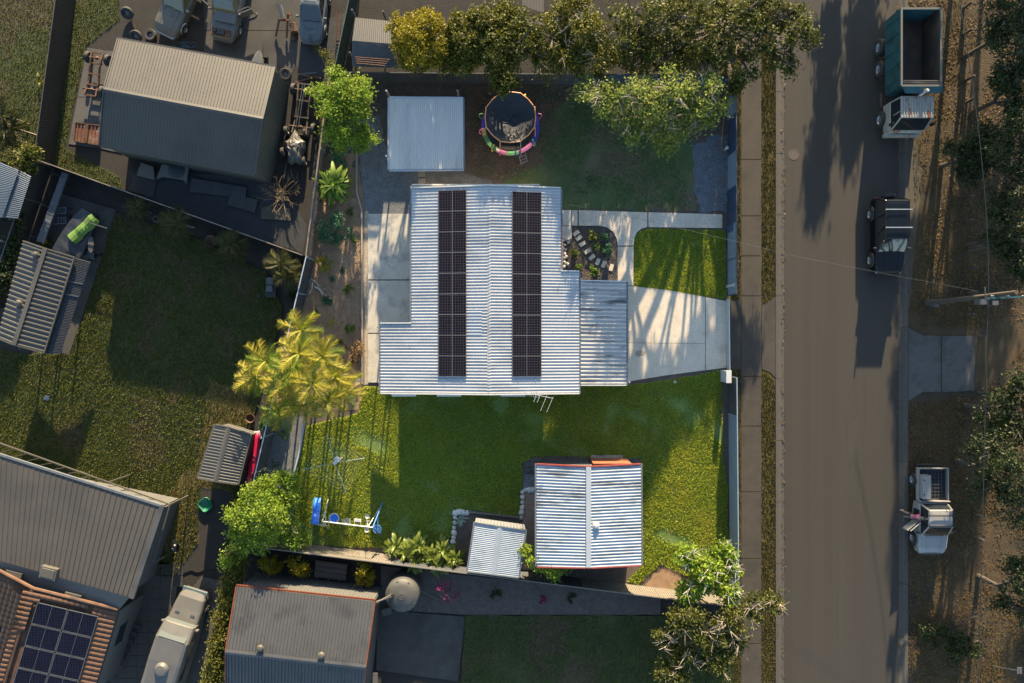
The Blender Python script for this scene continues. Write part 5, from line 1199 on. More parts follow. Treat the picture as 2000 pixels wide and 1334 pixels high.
# ================================================================== PLAY EQUIPMENT
# trampoline
tc_ = W(997, 247, .85); TX, TY = tc_.x, tc_.y
tr = thing('trampoline', 'round trampoline with black sagging cover and pink, green and blue pads', 'trampoline', (TX, TY, 0))
navy_t = M('black_tarpaulin', (.004, .006, .010), (.008, .010, .015), 1.5, .6, .03, 2.5)
pink = M('pink_pad', (.36, .09, .24), (.28, .08, .19), 4, .8); greenp = M('green_pad', (.10, .28, .10), (.08, .21, .08), 4, .8); bluep = M('blue_pad', (.02, .04, .30), rough=.8)
yell = M('yellow_pad', (.55, .33, .05), rough=.5); purp = M('purple_pad', (.09, .05, .30), rough=.5); orange_p = M('orange_pole', (.55, .24, .10), rough=.5)
R = 1.78
MB().ring((TX, TY, .82), R, .04, 40, 6).build('frame', steel, tr)
MB().lathe([(0, .80), (1.5, .82), (1.52, .82)], (TX, TY, 0), 40).build('jumping_mat', black_plastic, tr)
segs = [(200, 240, greenp), (240, 262, pink), (262, 288, greenp), (288, 322, pink), (322, 362, bluep), (2, 40, purp), (40, 80, yell), (80, 120, greenp), (120, 160, pink), (160, 184, purp), (184, 200, yell)]
for a0, a1, mt in segs:
    q = MB(); n = 6
    q.loft([[(TX + r_ * math.cos(a), TY + r_ * math.sin(a), z) for r_, z in ((1.60, .86), (1.72, .872), (1.86, .86), (1.87, .84), (1.60, .84))] for a in [math.radians(a0 + .5 + (a1 - a0 - 1) * i / n) for i in range(n + 1)]])
    q.build('pad', mt, tr)
nt_z = 2.6; RN = 1.60
for i in range(8):
    a = math.radians(22.5 + 45 * i); MB().tube((TX + R * math.cos(a), TY + R * math.sin(a), .02), (TX + RN * 1.02 * math.cos(a), TY + RN * 1.02 * math.sin(a), nt_z), .03, 8).build('leg', orange_p if i % 2 else steel, tr)
q = MB(); P = [Vector((TX + RN * (1 if i % 2 else .97) * math.cos(2 * PI * i / 16), TY + RN * (1 if i % 2 else .97) * math.sin(2 * PI * i / 16), nt_z)) for i in range(17)]
q.poly(P, .032, 8); q.build('net_ring', orange_p, tr)
# sagging cover: a shallow bowl with folds
V = []; F = []; n = 48; k = 9
for j in range(k):
    for i in range(n):
        a = 2 * PI * i / n; t = j / (k - 1); r_ = RN * .97 * t
        fold = .03 * math.sin(a * 3 + t * 5) + .05 * math.exp(-((a - 3.9) ** 2) / .01) * t
        V.append((TX + r_ * math.cos(a), TY + r_ * math.sin(a), nt_z - .03 - .42 * (1 - t ** 2) + fold * (1 - t * .5)))
for j in range(k - 1):
    for i in range(n): F.append((j * n + i, j * n + (i + 1) % n, (j + 1) * n + (i + 1) % n, (j + 1) * n + i))
MB().add(V, F).build('cover', navy_t, tr, smooth=True)
for a, mt in ((15, pink), (195, pink), (165, greenp), (235, yell), (280, bluep), (320, greenp), (62, yell)):
    a = math.radians(a); d = Vector((math.cos(a), math.sin(a), 0)); c = Vector((TX, TY, 0))
    MB().poly([c + d * 1.90 + Vector((0, 0, .8)), c + d * 2.06 + Vector((0, 0, 1.15)), c + d * 2.0 + Vector((0, 0, 1.6)), c + d * 1.78 + Vector((0, 0, 1.85))], .036, 8).build('foam_arch', mt, tr)
a = math.radians(293); d = Vector((math.cos(a), math.sin(a), 0)); c = Vector((TX, TY, 0)); s_ = Vector((-d.y, d.x, 0)) * .22
q = MB(); q.tube(c + d * 1.9 + s_ + Vector((0, 0, .82)), c + d * 2.35 + s_, .02, 6); q.tube(c + d * 1.9 - s_ + Vector((0, 0, .82)), c + d * 2.35 - s_, .02, 6)
for f in (.25, .55, .85): m = c + d * (1.9 + .45 * f) + Vector((0, 0, .82 * (1 - f))); q.tube(m + s_, m - s_, .02, 6)
q.build('ladder', steel, tr)
MB().box((TX + 1.72 * math.cos(math.radians(243)), TY + 1.72 * math.sin(math.radians(243)), .915), (.26, .12, .01), rz=-.4).build('sticker', white_trim, tr)
# rotary clothesline
cz = 2.0; cc = W(654, 904, cz)
cl = thing('rotary_clothesline', 'grey rotary clothesline with square wire frame on the lower lawn', 'clothesline', (cc.x, cc.y, 0))
MB().tube((cc.x, cc.y, 0), (cc.x, cc.y, 2.05), .035, 10).build('pole', steel, cl)
q = MB(); q.lathe([(0, .08), (.10, .06), (.12, 0), (.05, -.12)], (cc.x, cc.y, 2.0), 12); q.lathe([(0, .13), (.16, .11), (.19, .02), (.13, -.08), (0, -.09)], (cc.x + .16, cc.y + .22, 2.02), 14); q.build('hub', rock_m, cl)
cor = [W(640, 847, cz), W(713, 894, cz), W(677, 962, cz), W(590, 917, cz)]
for p in cor: MB().tube((cc.x, cc.y, cz), p + Vector((0, 0, .05)), .018, 6).build('arm', M('clothesline_arm', (.20, .26, .24), rough=.5) if p is cor[0] else bpy.data.materials['clothesline_arm'], cl)
wire = M('pale_wire', (.22, .25, .19), rough=.6)
for k in range(6):
    t = 1 - k * .125; q = MB(); c0 = Vector((cc.x, cc.y, cz + .02))
    for i in range(4): q.tube(c0.lerp(cor[i], t), c0.lerp(cor[(i + 1) % 4], t), .006, 4)
    q.build('wire', wire, cl)
# swing set
blue_s = M('blue_plastic_slide', (.010, .13, .58), rough=.35, coat=.3)
sw = thing('swing_set', 'white and blue swing set with slide and hanging seats', 'swing set', W(680, 1035))
bm0 = W(630, 1018, 1.85); bm1 = W(728, 1030, 1.85)
MB().tube(bm0, bm1, .04, 10).build('top_beam', white_trim, sw)
lb_ = M('blue_frame_tube', (.05, .16, .42), rough=.4)
for e, mt, (dy0, dy1) in ((bm0, white_trim, (1.0, -1.0)), (bm1, lb_, (1.15, -1.0))):
    sx = -.12 if e is bm0 else .28
    for dy in (dy0, dy1): MB().tube(e, (e.x + sx, e.y + dy, 0), .032, 8).build('leg', mt, sw)
    MB().tube((e.x + sx * .5, e.y + dy0 * .5, .92), (e.x + sx * .5, e.y + dy1 * .5, .92), .025, 8).build('cross_tube', mt, sw)
q = MB(); secs = []
st_ = W(622, 972, .12); en = W(617, 1022, 1.15)
n = 10
for i in range(n + 1):
    t = i / n; x = st_.x + (en.x - st_.x) * t; y = st_.y + (en.y - st_.y) * t; z = .12 + 1.05 * (t ** .9) + .04 * math.sin(t * 9)
    secs.append([(x + dx, y, z + dz) for dx, dz in ((-.24, .14), (-.20, .15), (-.17, .02), (.17, .02), (.20, .15), (.24, .14), (.22, -.03), (-.22, -.03))])
q.loft(secs); sld = q.build('slide', blue_s, sw)
q = MB(); ex = en.x; ey = en.y
for dx in (-.2, .2): q.tube((ex + dx + .15, ey - .05, 1.2), (ex + dx + .3, ey - .45, 0), .02, 6)
for f in (.2, .4, .6, .8): q.tube((ex - .05 + .15 * f, ey - .05 - .4 * f, 1.2 * (1 - f)), (ex + .35 + .15 * f, ey - .05 - .4 * f, 1.2 * (1 - f)), .02, 6)
q.build('slide_ladder', white_trim, sw)
# hanging seats
v = W(653, 1012, .45)
q = MB(); q.ring(v, .30, .04, 24, 6); nb = q.build('nest_seat', white_trim, sw); MB().lathe([(0, -.02), (.27, 0)], v, 20).build('nest_mat', blue_s, nb)
q = MB()
for k in range(14):
    a = k * 2 * PI / 14; q.tube(v + Vector((math.cos(a) * .3, math.sin(a) * .3, 0)), v + Vector((math.cos(a) * .36, math.sin(a) * .36, .02)), .018, 5)
q.build('nest_loop', white_trim, nb)
def beam_at(t): return bm0.lerp(bm1, t)
for t, vv in ((.22, v),): 
    for dx in (-.2, .2): MB().tube(beam_at(t) + Vector((dx, 0, 0)), vv + Vector((dx * 1.3, -.05, 0)), .008, 4).build('rope', white_trim, sw)
v = W(677, 1019, .7); q = MB()
for dx in (-.24, .24): q.tube(v + Vector((dx - .05, .20, 0)), v + Vector((dx + .05, -.20, .0)), .022, 6)
for f in (-.18, -.06, .06, .18): q.tube(v + Vector((-.24 + f * .2, f, 0)), v + Vector((.24 + f * .2, f, 0)), .018, 6)
q.build('glider_ladder', white_trim, sw)
for dx in (-.2, .2): MB().tube(beam_at(.48) + Vector((dx, 0, 0)), v + Vector((dx, 0, 0)), .008, 4).build('rope', white_trim, sw)
v = W(699, 1016, .5); sb = MB().box(v, (.46, .20, .04), rz=-.08).build('swing_seat', white_trim, sw, bevel=.015)
for dx in (-.2, .2): MB().tube(beam_at(.70) + Vector((dx, 0, 0)), v + Vector((dx, 0, 0)), .008, 4).build('rope', white_trim, sw)
v0 = W(718, 1008, .5); v1 = W(717, 1035, .5)
q = MB(); q.tube(v0, v1, .03, 8); q.tube(v0 + Vector((-.1, -.3, 0)), v0 + Vector((.14, -.3, 0)), .02, 6); q.tube(v1 + Vector((-.1, .3, 0)), v1 + Vector((.14, .3, 0)), .02, 6); q.tube((v0 + v1) / 2, beam_at(.90), .02, 6); gl = q.build('glider', white_trim, sw)
for vv in (v0, v1): MB().lathe([(0, .0), (.11, .01), (.14, .05), (.11, .03)], vv, 14).build('glider_seat', white_trim, gl)
MB().tube(W(718, 1030, 1.0), W(741, 993, .02), .02, 8).build('climbing_bar', steel, sw)
v = W(737, 1033, .8); q = MB(); q.ring(v, .25, .025, 24, 6); q.ring(v, .10, .018, 16, 5)
for k in range(10): a = k * PI / 5; q.tube(v + Vector((math.cos(a) * .1, math.sin(a) * .1, 0)), v + Vector((math.cos(a) * .25, math.sin(a) * .25, 0)), .012, 4)
q.tube(v, bm1, .02, 6); q.build('climbing_ring', lb_, sw)
MB().box(W(677, 1044) + Vector((0, 0, .10)), (.34, .04, .04)).box(W(677, 1044) + Vector((-.15, 0, .05)), (.03, .04, .10)).box(W(677, 1044) + Vector((.15, 0, .05)), (.03, .04, .10)).build('spare_handle', black_plastic, None, origin=W(677, 1044))
tag(bpy.data.objects['spare_handle'], 'small black handle lying on the grass below the swing set', 'handle')

# ================================================================== VEHICLES
def rsec(y0, hw, z0, z1, r=.12, cx=0):
    """rounded cross-section at length-station y0"""
    return [(cx - hw, y0, z0), (cx - hw, y0, z1 - r), (cx - hw + r * .35, y0, z1 - r * .3), (cx - hw + r * 1.1, y0, z1), (cx, y0, z1 + .012), (cx + hw - r * 1.1, y0, z1), (cx + hw - r * .35, y0, z1 - r * .3), (cx + hw, y0, z1 - r), (cx + hw, y0, z0)]
def wheel(root, x, y, r, w_, rim=silver, n=20):
    o = MB().lathe([(r * .58, -w_ / 2), (r * .9, -w_ / 2), (r, -w_ * .36), (r, w_ * .36), (r * .9, w_ / 2), (r * .58, w_ / 2), (r * .58, -w_ / 2)], (0, 0, 0), n, 'x').build('wheel', black_rub, root, world=False)
    o.location = (x, y, r)
    q = MB().lathe([(0, -w_ * .25), (r * .2, -w_ * .30), (r * .5, -w_ * .2), (r * .58, -w_ * .4)], (0, 0, 0), n, 'x').lathe([(0, w_ * .25), (r * .2, w_ * .30), (r * .5, w_ * .2), (r * .58, w_ * .4)], (0, 0, 0), n, 'x').build('rim', rim, o, world=False)
    return o
def quad(root, name, mat, pts): return MB().add(pts, [tuple(range(len(pts)))]).build(name, mat, root, world=False)
def loc(root, q, name, mat, **k): return q.build(name, mat, root, world=False, **k)

def wagon(label, at, rz, paint, L=4.75, Wd=1.9, hz=1.08, rz_=1.85, glassm=car_glass, bonnet=1.35, name='parked_car', cat='car', tail=.0, rack=True, wr=.40, snorkel=False, rimm=silver, clad=None, body_end=None):
    """+Y is forward in the car's own frame; origin under its middle"""
    root = thing(name, label, cat, at, rz); hw = Wd / 2; f = L / 2; b = -L / 2
    q = MB(); ge = f - bonnet; be = body_end if body_end is not None else b
    st = [(be, hw - .12, .50, hz - .10), (be + .05, hw - .04, .42, hz - .01), (be + .5, hw, .38, hz), (0, hw, .36, hz), (ge, hw, .36, hz), (ge + .35, hw - .01, .36, hz - .02), (f - .45, hw - .03, .38, hz - .09), (f - .12, hw - .12, .42, hz - .20), (f, hw - .28, .50, hz - .34)]
    q.loft([rsec(y, w_, a, c) for y, w_, a, c in st]); loc(root, q, 'body', paint, smooth=False, bevel=.02)
    # cabin: dark glass volume, then roof and pillars over it
    x1 = hw - .10; x2 = hw - .22; y0 = be + .10; y1 = ge + .12; y0t = be + .34; y1t = ge - .62
    g = MB(); g.loft([[(-x1, y0, hz - .02), (x1, y0, hz - .02), (x1, y1, hz - .02), (-x1, y1, hz - .02)], [(-x2, y0t, rz_ - .05), (x2, y0t, rz_ - .05), (x2, y1t, rz_ - .05), (-x2, y1t, rz_ - .05)]])
    loc(root, g, 'window_glass', glassm)
    q = MB(); q.loft([[(-x2 - .03, y0t - .04, rz_ - .07), (x2 + .03, y0t - .04, rz_ - .07), (x2 + .03, y1t + .03, rz_ - .07), (-x2 - .03, y1t + .03, rz_ - .07)], [(-x2 + .02, y0t + .02, rz_ - .01), (x2 - .02, y0t + .02, rz_ - .01), (x2 - .02, y1t - .04, rz_ - .01), (-x2 + .02, y1t - .04, rz_ - .01)], [(-x2 + .25, y0t + .25, rz_ + .015), (x2 - .25, y0t + .25, rz_ + .015), (x2 - .25, y1t - .25, rz_ + .015), (-x2 + .25, y1t - .25, rz_ + .015)]])
    loc(root, q, 'roof', paint, bevel=.015)
    for s_ in (-1, 1):
        for t, pw in ((0, .10), (1, .07), (.36, .07), (.68, .07)) if be < -1.5 else ((0, .10), (1, .07), (.5, .07)):
            ya = y0 + (y1 - y0) * t; yb_ = y0t + (y1t - y0t) * t; loc(root, MB().bar((s_ * x1, ya, hz - .02), (s_ * x2, yb_, rz_ - .05), pw, .06), 'pillar', paint)
    for s_ in (-1, 1):
        loc(root, MB().box((s_ * (hw + .10), ge - .10, hz + .06), (.20, .12, .16)), 'side_mirror', clad or black_plastic, bevel=.03)
        loc(root, MB().box((s_ * (hw - .30), f - .06, hz - .40), (.30, .10, .12)), 'headlight', silver, bevel=.02)
        loc(root, MB().box((s_ * (hw - .12), be + .02, hz - .22), (.12, .06, .26)), 'tail_light', red_m)
        for yy in (f - .88, b + .95): wheel(root, s_ * (hw - .06), yy, wr, .26, rimm); loc(root, MB().ring((0, 0, 0), wr + .04, .05, 14, 6, a0=0, a1=PI), 'wheel_arch', clad or black_plastic).location = (s_ * (hw - .0), yy, wr); bpy.context.scene.collection.objects[-1].rotation_euler = (PI / 2, 0, PI / 2)
        if be < -1.8: loc(root, MB().box((s_ * (hw + .06), 0, .40), (.18, 1.6, .05)), 'side_step', black_plastic, bevel=.02)
    loc(root, MB().box((0, f + .02, .50), (Wd * .72, .16, .22)), 'front_bumper', clad or black_plastic, bevel=.04)
    loc(root, MB().box((0, b - .02, .52), (Wd * .86, .14, .22)), 'rear_bumper', clad or black_plastic, bevel=.04)
    # bonnet creases and wiper line
    loc(root, MB().bar((-.42, f - .35, hz - .10), (-.50, ge + .18, hz - .0), .025, .03).bar((.42, f - .35, hz - .10), (.50, ge + .18, hz - .0), .025, .03), 'bonnet_crease', paint)
    loc(root, MB().bar((-.05, y1 + .02, hz + .01), (-.6, y1 - .04, hz + .03), .02, .02).bar((.5, y1 + .02, hz + .01), (.0, y1 - .04, hz + .03), .02, .02), 'wiper', black_plastic)
    if rack:
        for t in rack if isinstance(rack, tuple) else (.25, .72):
            y = y0t + (y1t - y0t) * t; loc(root, MB().bar((-x2 - .08, y, rz_ + .11), (x2 + .08, y, rz_ + .11), .06, .035).box((-x2, y, rz_ + .05), (.05, .08, .12)).box((x2, y, rz_ + .05), (.05, .08, .12)), 'roof_bar', steel if paint is black_paint else black_plastic)
    return root
suv = wagon('glossy black four-wheel-drive parked at the kerb facing down the road', Vector((24.05, 6.75, 0)), PI, black_paint, 4.8, 1.95, 1.12, 1.88, hz if False else car_glass, 1.45, wr=.42)
loc(suv, MB().poly([(.98, 1.0, 1.1), (.92, .5, 1.95)], .04, 8), 'snorkel', black_plastic)
loc(suv, MB().lathe([(.0, -.13), (.40, -.13), (.42, 0), (.40, .12), (0, .12)], (0.1, -2.5, .95), 20, 'y'), 'spare_wheel', black_rub)

ute = wagon('white dual-cab utility with tray, driver door open, parked on the reserve', Vector((26.77, -10.75, 0)), PI, ute_white, 5.6, 1.90, 1.12, 1.82, car_glass, 1.35, name='utility_truck', cat='utility truck', wr=.40, clad=black_plastic, body_end=-.55, rack=(.30, .92))
fr = MB()
for s_ in (-1, 1): fr.box((s_ * .93, -1.62, .92), (.06, 2.15, .32))
fr.box((0, -2.68, .92), (1.92, .06, .32)); fr.box((0, -.62, 1.0), (1.92, .06, .5)); loc(ute, fr, 'tray_side', ute_white, bevel=.01)
loc(ute, MB().box((0, -1.65, .80), (1.84, 2.05, .05)), 'tray_floor', black_plastic)
tb = MB().box((.62, -1.55, 1.12), (.50, 1.5, .55)); tbx = loc(ute, tb, 'tool_box', ute_white, bevel=.02)
for y in (-1.1, -2.0): loc(tbx, MB().box((.80, y, 1.402), (.07, .10, .012)), 'latch', black_plastic)
q = MB()
for i in range(9): q.bar((-.88, -.75 - i * .22, .86), (.34, -.75 - i * .22, .86), .025, .025)
for i in range(6): q.bar((-.85 + i * .22, -.72, .865), (-.85 + i * .22, -2.6, .865), .025, .025)
loc(ute, q, 'cargo_net', dim_steel)
q = MB(); q.poly([(-.9, 2.35, .62), (-.55, 2.86, .66), (.55, 2.86, .66), (.9, 2.35, .62)], .07, 8); q.poly([(-.5, 2.8, .9), (.5, 2.8, .9)], .04, 8); loc(ute, q, 'bull_bar', black_plastic)
dr = MB().box((0, 0, 0), (.95, .07, .62)).box((0, 0, .52), (.85, .04, .06)); dro = loc(ute, dr, 'open_door', ute_white, bevel=.015); dro.location = (1.30, .95, .80); dro.rotation_euler = (0, 0, math.radians(40))
gl_ = loc(dro, MB().box((0, 0, .41), (.78, .02, .22)), 'window', car_glass)
loc(ute, MB().box((.955, .35, .82), (.02, .85, .60)), 'door_opening', black_plastic)
loc(ute, MB().poly([(-.97, 1.5, 1.0), (-.9, 1.05, 1.85)], .035, 8), 'snorkel', black_plastic)

# tipper truck, nose pointing down the picture
tk = thing('tipper_truck', 'tipper truck with teal rusty tray and rust-streaked white cab', 'truck', (24.9, 17.2, 0))
x0, x1_, ya, yb_ = 23.68, 26.08, 15.55, 20.3
q = MB()
q.bar((x0, ya, 2.0), (x0, yb_, 2.0), .07, 1.75); q.build('tray_side', teal_m, tk)
MB().bar((x1_, ya, 2.0), (x1_, yb_, 2.0), .07, 1.75).build('tray_side', teal_m, tk)
MB().bar((x0 + .04, yb_, 1.95), (x1_ - .04, yb_, 1.95), .08, 1.6).build('tailgate', teal_m, tk)
MB().bar((x0 + .04, ya, 2.05), (x1_ - .04, ya, 2.05), .08, 1.7).build('headboard', teal_m, tk)
MB().box(((x0 + x1_) / 2, (ya + yb_) / 2, 1.18), (x1_ - x0 - .08, yb_ - ya - .08, .08)).build('tray_floor', tip_in, tk)
for s_, x in ((1, x0 + .05), (-1, x1_ - .05)): MB().add([(x, ya + .05, 2.84), (x, yb_ - .05, 2.84), (x + s_ * .12, yb_ - .05, 1.23), (x + s_ * .12, ya + .05, 1.23)], [(0, 1, 2, 3)]).build('tray_lining', tip_in, tk)
q = MB()
for (a, b) in (((x0, ya, 2.90), (x0, yb_, 2.90)), ((x1_, ya, 2.90), (x1_, yb_, 2.90)), ((x0, yb_, 2.78), (x1_, yb_, 2.78)), ((x0, ya, 2.92), (x1_, ya, 2.92))): q.bar(a, b, .12, .06)
q.build('top_rim', M('rubbed_rim_steel', (.10, .075, .055), (.06, .09, .09), 4, .6), tk)
for i in range(5): MB().box((x0 - .05, ya + .5 + i * .95, 1.95), (.06, .09, 1.5)).build('side_rib', teal_m, tk)
q = MB()
for i in range(6): q.tube((x0 + .1, ya + .14 + i * .035, 2.84 + .02 * (i % 3)), (x1_ - .1, ya + .12 + i * .04, 2.86 + .02 * ((i + 1) % 3)), .03, 6)
q.build('rolled_tarp', black_plastic, tk)
MB().add([(x0, ya - .02, 2.93), (x1_ + .1, ya - .02, 2.93), (x1_ + .1, ya - .42, 2.78), (x0 + .3, ya - .42, 2.78)], [(0, 1, 2, 3)]).build('cab_guard', teal_m, tk)
MB().poly([(24.9, ya - .55, 2.2), (25.2, ya - .30, 3.05)], .11, 14).build('exhaust_stack', steel, tk)
MB().box((24.95, 17.4, .80), (.9, 6.6, .35)).build('chassis', black_plastic, tk)
def place_w(root, x, y, r, w_, rim=silver):
    o = wheel(root, 0, 0, r, w_, rim); o.location = Vector((x, y, r)) - root.location; return o
tk_w = silver
for x in (23.75, 26.0):
    for y in (18.9, 17.5, 14.25): place_w(tk, x, y, .52, .34 if y < 15 else .5)
# cab, narrow with ribbed roof
cx0, cx1, cyb, cyf = 23.72, 25.95, 15.05, 13.15
secs = []
for y, z1 in ((cyb, 2.35), (cyf + .30, 2.35)): pass
q = MB(); q.loft([rsec(y, hw_, .7, z1, .12, cx=24.84) for y, hw_, z1 in ((cyb, 1.08, 1.60), (cyf + .4, 1.10, 1.60), (cyf + .08, 1.06, 1.45), (cyf, .98, 1.35))]); q.build('cab_body', cab_white, tk, bevel=.02)
q = MB(); q.loft([[(cx0 + .06, cyb - .03, 1.55), (cx1 - .06, cyb - .03, 1.55), (cx1 - .06, cyf + .12, 1.55), (cx0 + .06, cyf + .12, 1.55)], [(cx0 + .16, cyb - .06, 2.5), (cx1 - .16, cyb - .06, 2.5), (cx1 - .16, cyf + .60, 2.5), (cx0 + .16, cyf + .60, 2.5)]]); q.build('cab_glass', car_glass, tk)
q = MB(); q.box((24.84, (cyb + cyf + .55) / 2, 2.54), (2.02, cyb - cyf - .55, .08)); rf_ = q.build('cab_roof', cab_white, tk, bevel=.03)
for i in range(11): MB().box((24.02 + i * .165, (cyb + cyf + .6) / 2, 2.60), (.055, cyb - cyf - .75, .03)).build('roof_rib', cab_white, rf_)
q = MB()
for x in (cx0 + .11, cx1 - .11):
    s_ = 1 if x < 24.8 else -1
    q.bar((x - s_ * .04, cyf + .12, 1.55), (x + s_ * .05, cyf + .60, 2.5), .08, .07); q.bar((x, cyb - .05, 1.55), (x + s_ * .04, cyb - .06, 2.5), .12, .08); q.bar((x, 14.1, 1.55), (x + s_ * .04, 14.15, 2.5), .07, .06)
q.build('cab_pillar', cab_white, tk)
MB().box((24.75, cyf - .05, .95), (2.2, .22, .40)).build('front_bumper', cab_white, tk, bevel=.05)
for x in (cx0 - .16, cx1 + .18): MB().box((x, cyf + .35, 2.0), (.08, .16, .45)).bar((x, cyf + .4, 2.0), (24.84 + (x - 24.84) * .85, cyf + .5, 2.1), .03, .03).build('side_mirror', black_plastic, tk)
MB().box((24.84, cyf + .02, 1.1), (1.3, .05, .3)).build('grille', black_plastic, tk)

# old vehicles in the scrap yard
def at_px(px, py, ax, ay, half):
    """vehicle whose nose is at a pixel and which points along (ax, ay) in the picture"""
    d = Vector((ax, -ay, 0)).normalized(); p = W(px, py, .7); p.z = 0
    return p - d * half, math.atan2(d.y, d.x) - PI / 2
p, r_ = at_px(321, 66, -.44, .9, 2.3)
v1 = wagon('cream old pickup with square bonnet beside the stacked tyres', p, r_, cream_car, 4.6, 1.72, .98, 1.62, glass('dusty_yellow_glass', (.09, .085, .035)), 1.75, name='old_pickup', cat='pickup', rack=False, wr=.33, body_end=-.6, clad=silver)
q = MB()
for s_ in (-1, 1): q.box((s_ * .78, -1.5, .85), (.06, 1.7, .36))
q.box((0, -2.3, .85), (1.6, .06, .36)); loc(v1, q, 'tray_side', white_car); loc(v1, MB().box((0, -1.5, .68), (1.5, 1.6, .05)), 'tray_floor', dim_steel)
p, r_ = at_px(433, 76, -.22, .975, 2.3)
v2 = wagon('white old four-wheel-drive with open bonnet bay and doors swung open', p, r_, white_car, 4.6, 1.70, 1.0, 1.72, glass('hazy_glass', (.075, .08, .045)), 1.5, name='old_four_wheel_drive', cat='car', rack=False, wr=.35, clad=white_car)
loc(v2, MB().box((0, 1.98, .90), (1.25, .46, .06)), 'engine_bay', rust)
loc(v2, MB().box((.0, 2.0, .95), (.5, .3, .12)).box((.4, 1.95, .96), (.2, .2, .12)), 'engine', black_plastic, bevel=.02)
bn = loc(v2, MB().box((-.15, .95, 1.10), (1.35, .85, .04)), 'loose_bonnet', white_car, bevel=.01)
for s_, an in ((1, -28), (-1, 35)):
    o = loc(v2, MB().box((0, 0, 0), (.95, .07, .55)), 'open_door', white_car, bevel=.015); o.location = (s_ * 1.25, .45, .85); o.rotation_euler = (0, 0, math.radians(an))
    o2 = loc(o, MB().bar((-.4, 0, .58), (.3, 0, .58), .04, .04).bar((-.45, 0, .27), (-.4, 0, .58), .04, .04).bar((.44, 0, .27), (.3, 0, .58), .04, .04), 'window_frame', white_car)
p, r_ = at_px(607, 82, -.10, 1, 2.0)
v3 = wagon('chalky pale blue stripped cab parked beside the green fence', p, r_, blue_car, 4.0, 1.58, .98, 1.60, car_glass, 1.30, name='stripped_cab', cat='old truck cab', rack=False, wr=.33, body_end=-.8, clad=blue_car)
loc(v3, MB().box((0, -1.3, .55), (.8, 1.6, .15)), 'chassis_rail', rust)
# camper boat / caravan at the bottom left
p, r_ = at_px(383, 1150, .30, -.95, 4.2)
bo = thing('motorhome', 'long white motorhome with raked windscreen parked beside the hedge', 'motorhome', p, r_)
q = MB(); q.loft([rsec(y, w_, .35, z1, .22) for y, w_, z1 in ((-4.3, .95, 1.9), (-4.2, 1.05, 2.15), (0, 1.1, 2.25), (1.4, 1.08, 2.2), (2.3, 1.0, 1.75))]); loc(bo, q, 'cabin', white_car, smooth=False, bevel=.03)
q = MB(); q.loft([rsec(y, w_, .35, z1, .18) for y, w_, z1 in ((2.25, .98, 1.35), (3.0, .95, 1.15), (3.7, .86, 1.0), (4.1, .70, .75))]); loc(bo, q, 'bonnet', white_car, bevel=.02)
quad(bo, 'windscreen', glass('pale_windscreen', (.09, .10, .085)), [(-.85, 1.50, 2.22), (.85, 1.50, 2.22), (.88, 2.42, 1.50), (-.88, 2.42, 1.50)])
for s_ in (-1, 1):
    for ya_, yb2 in ((.6, 1.4), (-1.2, .3), (-3.4, -2.0)): quad(bo, 'side_window', car_glass, [(s_ * 1.105, ya_, 1.35), (s_ * 1.105, yb2, 1.35), (s_ * 1.09, yb2, 1.85), (s_ * 1.09, ya_, 1.85)])
    for yy in (2.9, -2.6): wheel(bo, s_ * .92, yy, .36, .24)
    loc(bo, MB().box((s_ * 1.12, 2.1, 1.45), (.18, .10, .25)), 'side_mirror', white_car, bevel=.02)
    loc(bo, MB().box((s_ * .5, 2.75, 1.26), (.26, .16, .02)), 'bonnet_vent', dim_steel)
loc(bo, MB().lathe([(0, .22), (.30, .20), (.42, .08), (.44, 0)], (0, -.4, 2.25), 20), 'roof_dome', white_car)
f = loc(bo, MB().box((0, -2.1, 2.30), (1.1, 1.0, .04)), 'solar_panel', dim_steel); quad(f, 'cell_sheet', nb_cells, [(-.52, -2.57, 2.325), (.52, -2.57, 2.325), (.52, -1.63, 2.325), (-.52, -1.63, 2.325)])
loc(bo, MB().box((0, 4.05, .72), (1.6, .3, .12)), 'front_step', M('faded_teal_mat', (.06, .09, .10), rough=.8), bevel=.02)

# ================================================================== PERSON at the utility's open door
skin = M('skin', (.30, .17, .12), rough=.6); pinkc = M('pink_top', (.32, .045, .14), rough=.8); shorts = M('dark_shorts', (.05, .04, .05), rough=.9); hairm = M('brown_hair', (.07, .045, .03), rough=.7); shoe = M('pale_shoes', (.30, .28, .26), rough=.7)
pe = thing('person', 'person in pink top leaning into the open door of the white utility', 'person', (25.38, -11.13, 0))
def skinmesh(name, joints, edges, radii, mat, par, root_i=0, lv=2):
    me = bpy.data.meshes.new(name); me.from_pydata([tuple(Vector(j)) for j in joints], edges, []); me.materials.append(mat)
    o = put(name, me, par); md = o.modifiers.new('skin', 'SKIN'); md.use_smooth_shade = True
    for i, r in enumerate(radii):
        sv = me.skin_vertices[0].data[i]; sv.radius = (r, r) if isinstance(r, (int, float)) else r; sv.use_root = (i == root_i)
    s_ = o.modifiers.new('sub', 'SUBSURF'); s_.levels = lv; s_.render_levels = lv; return o
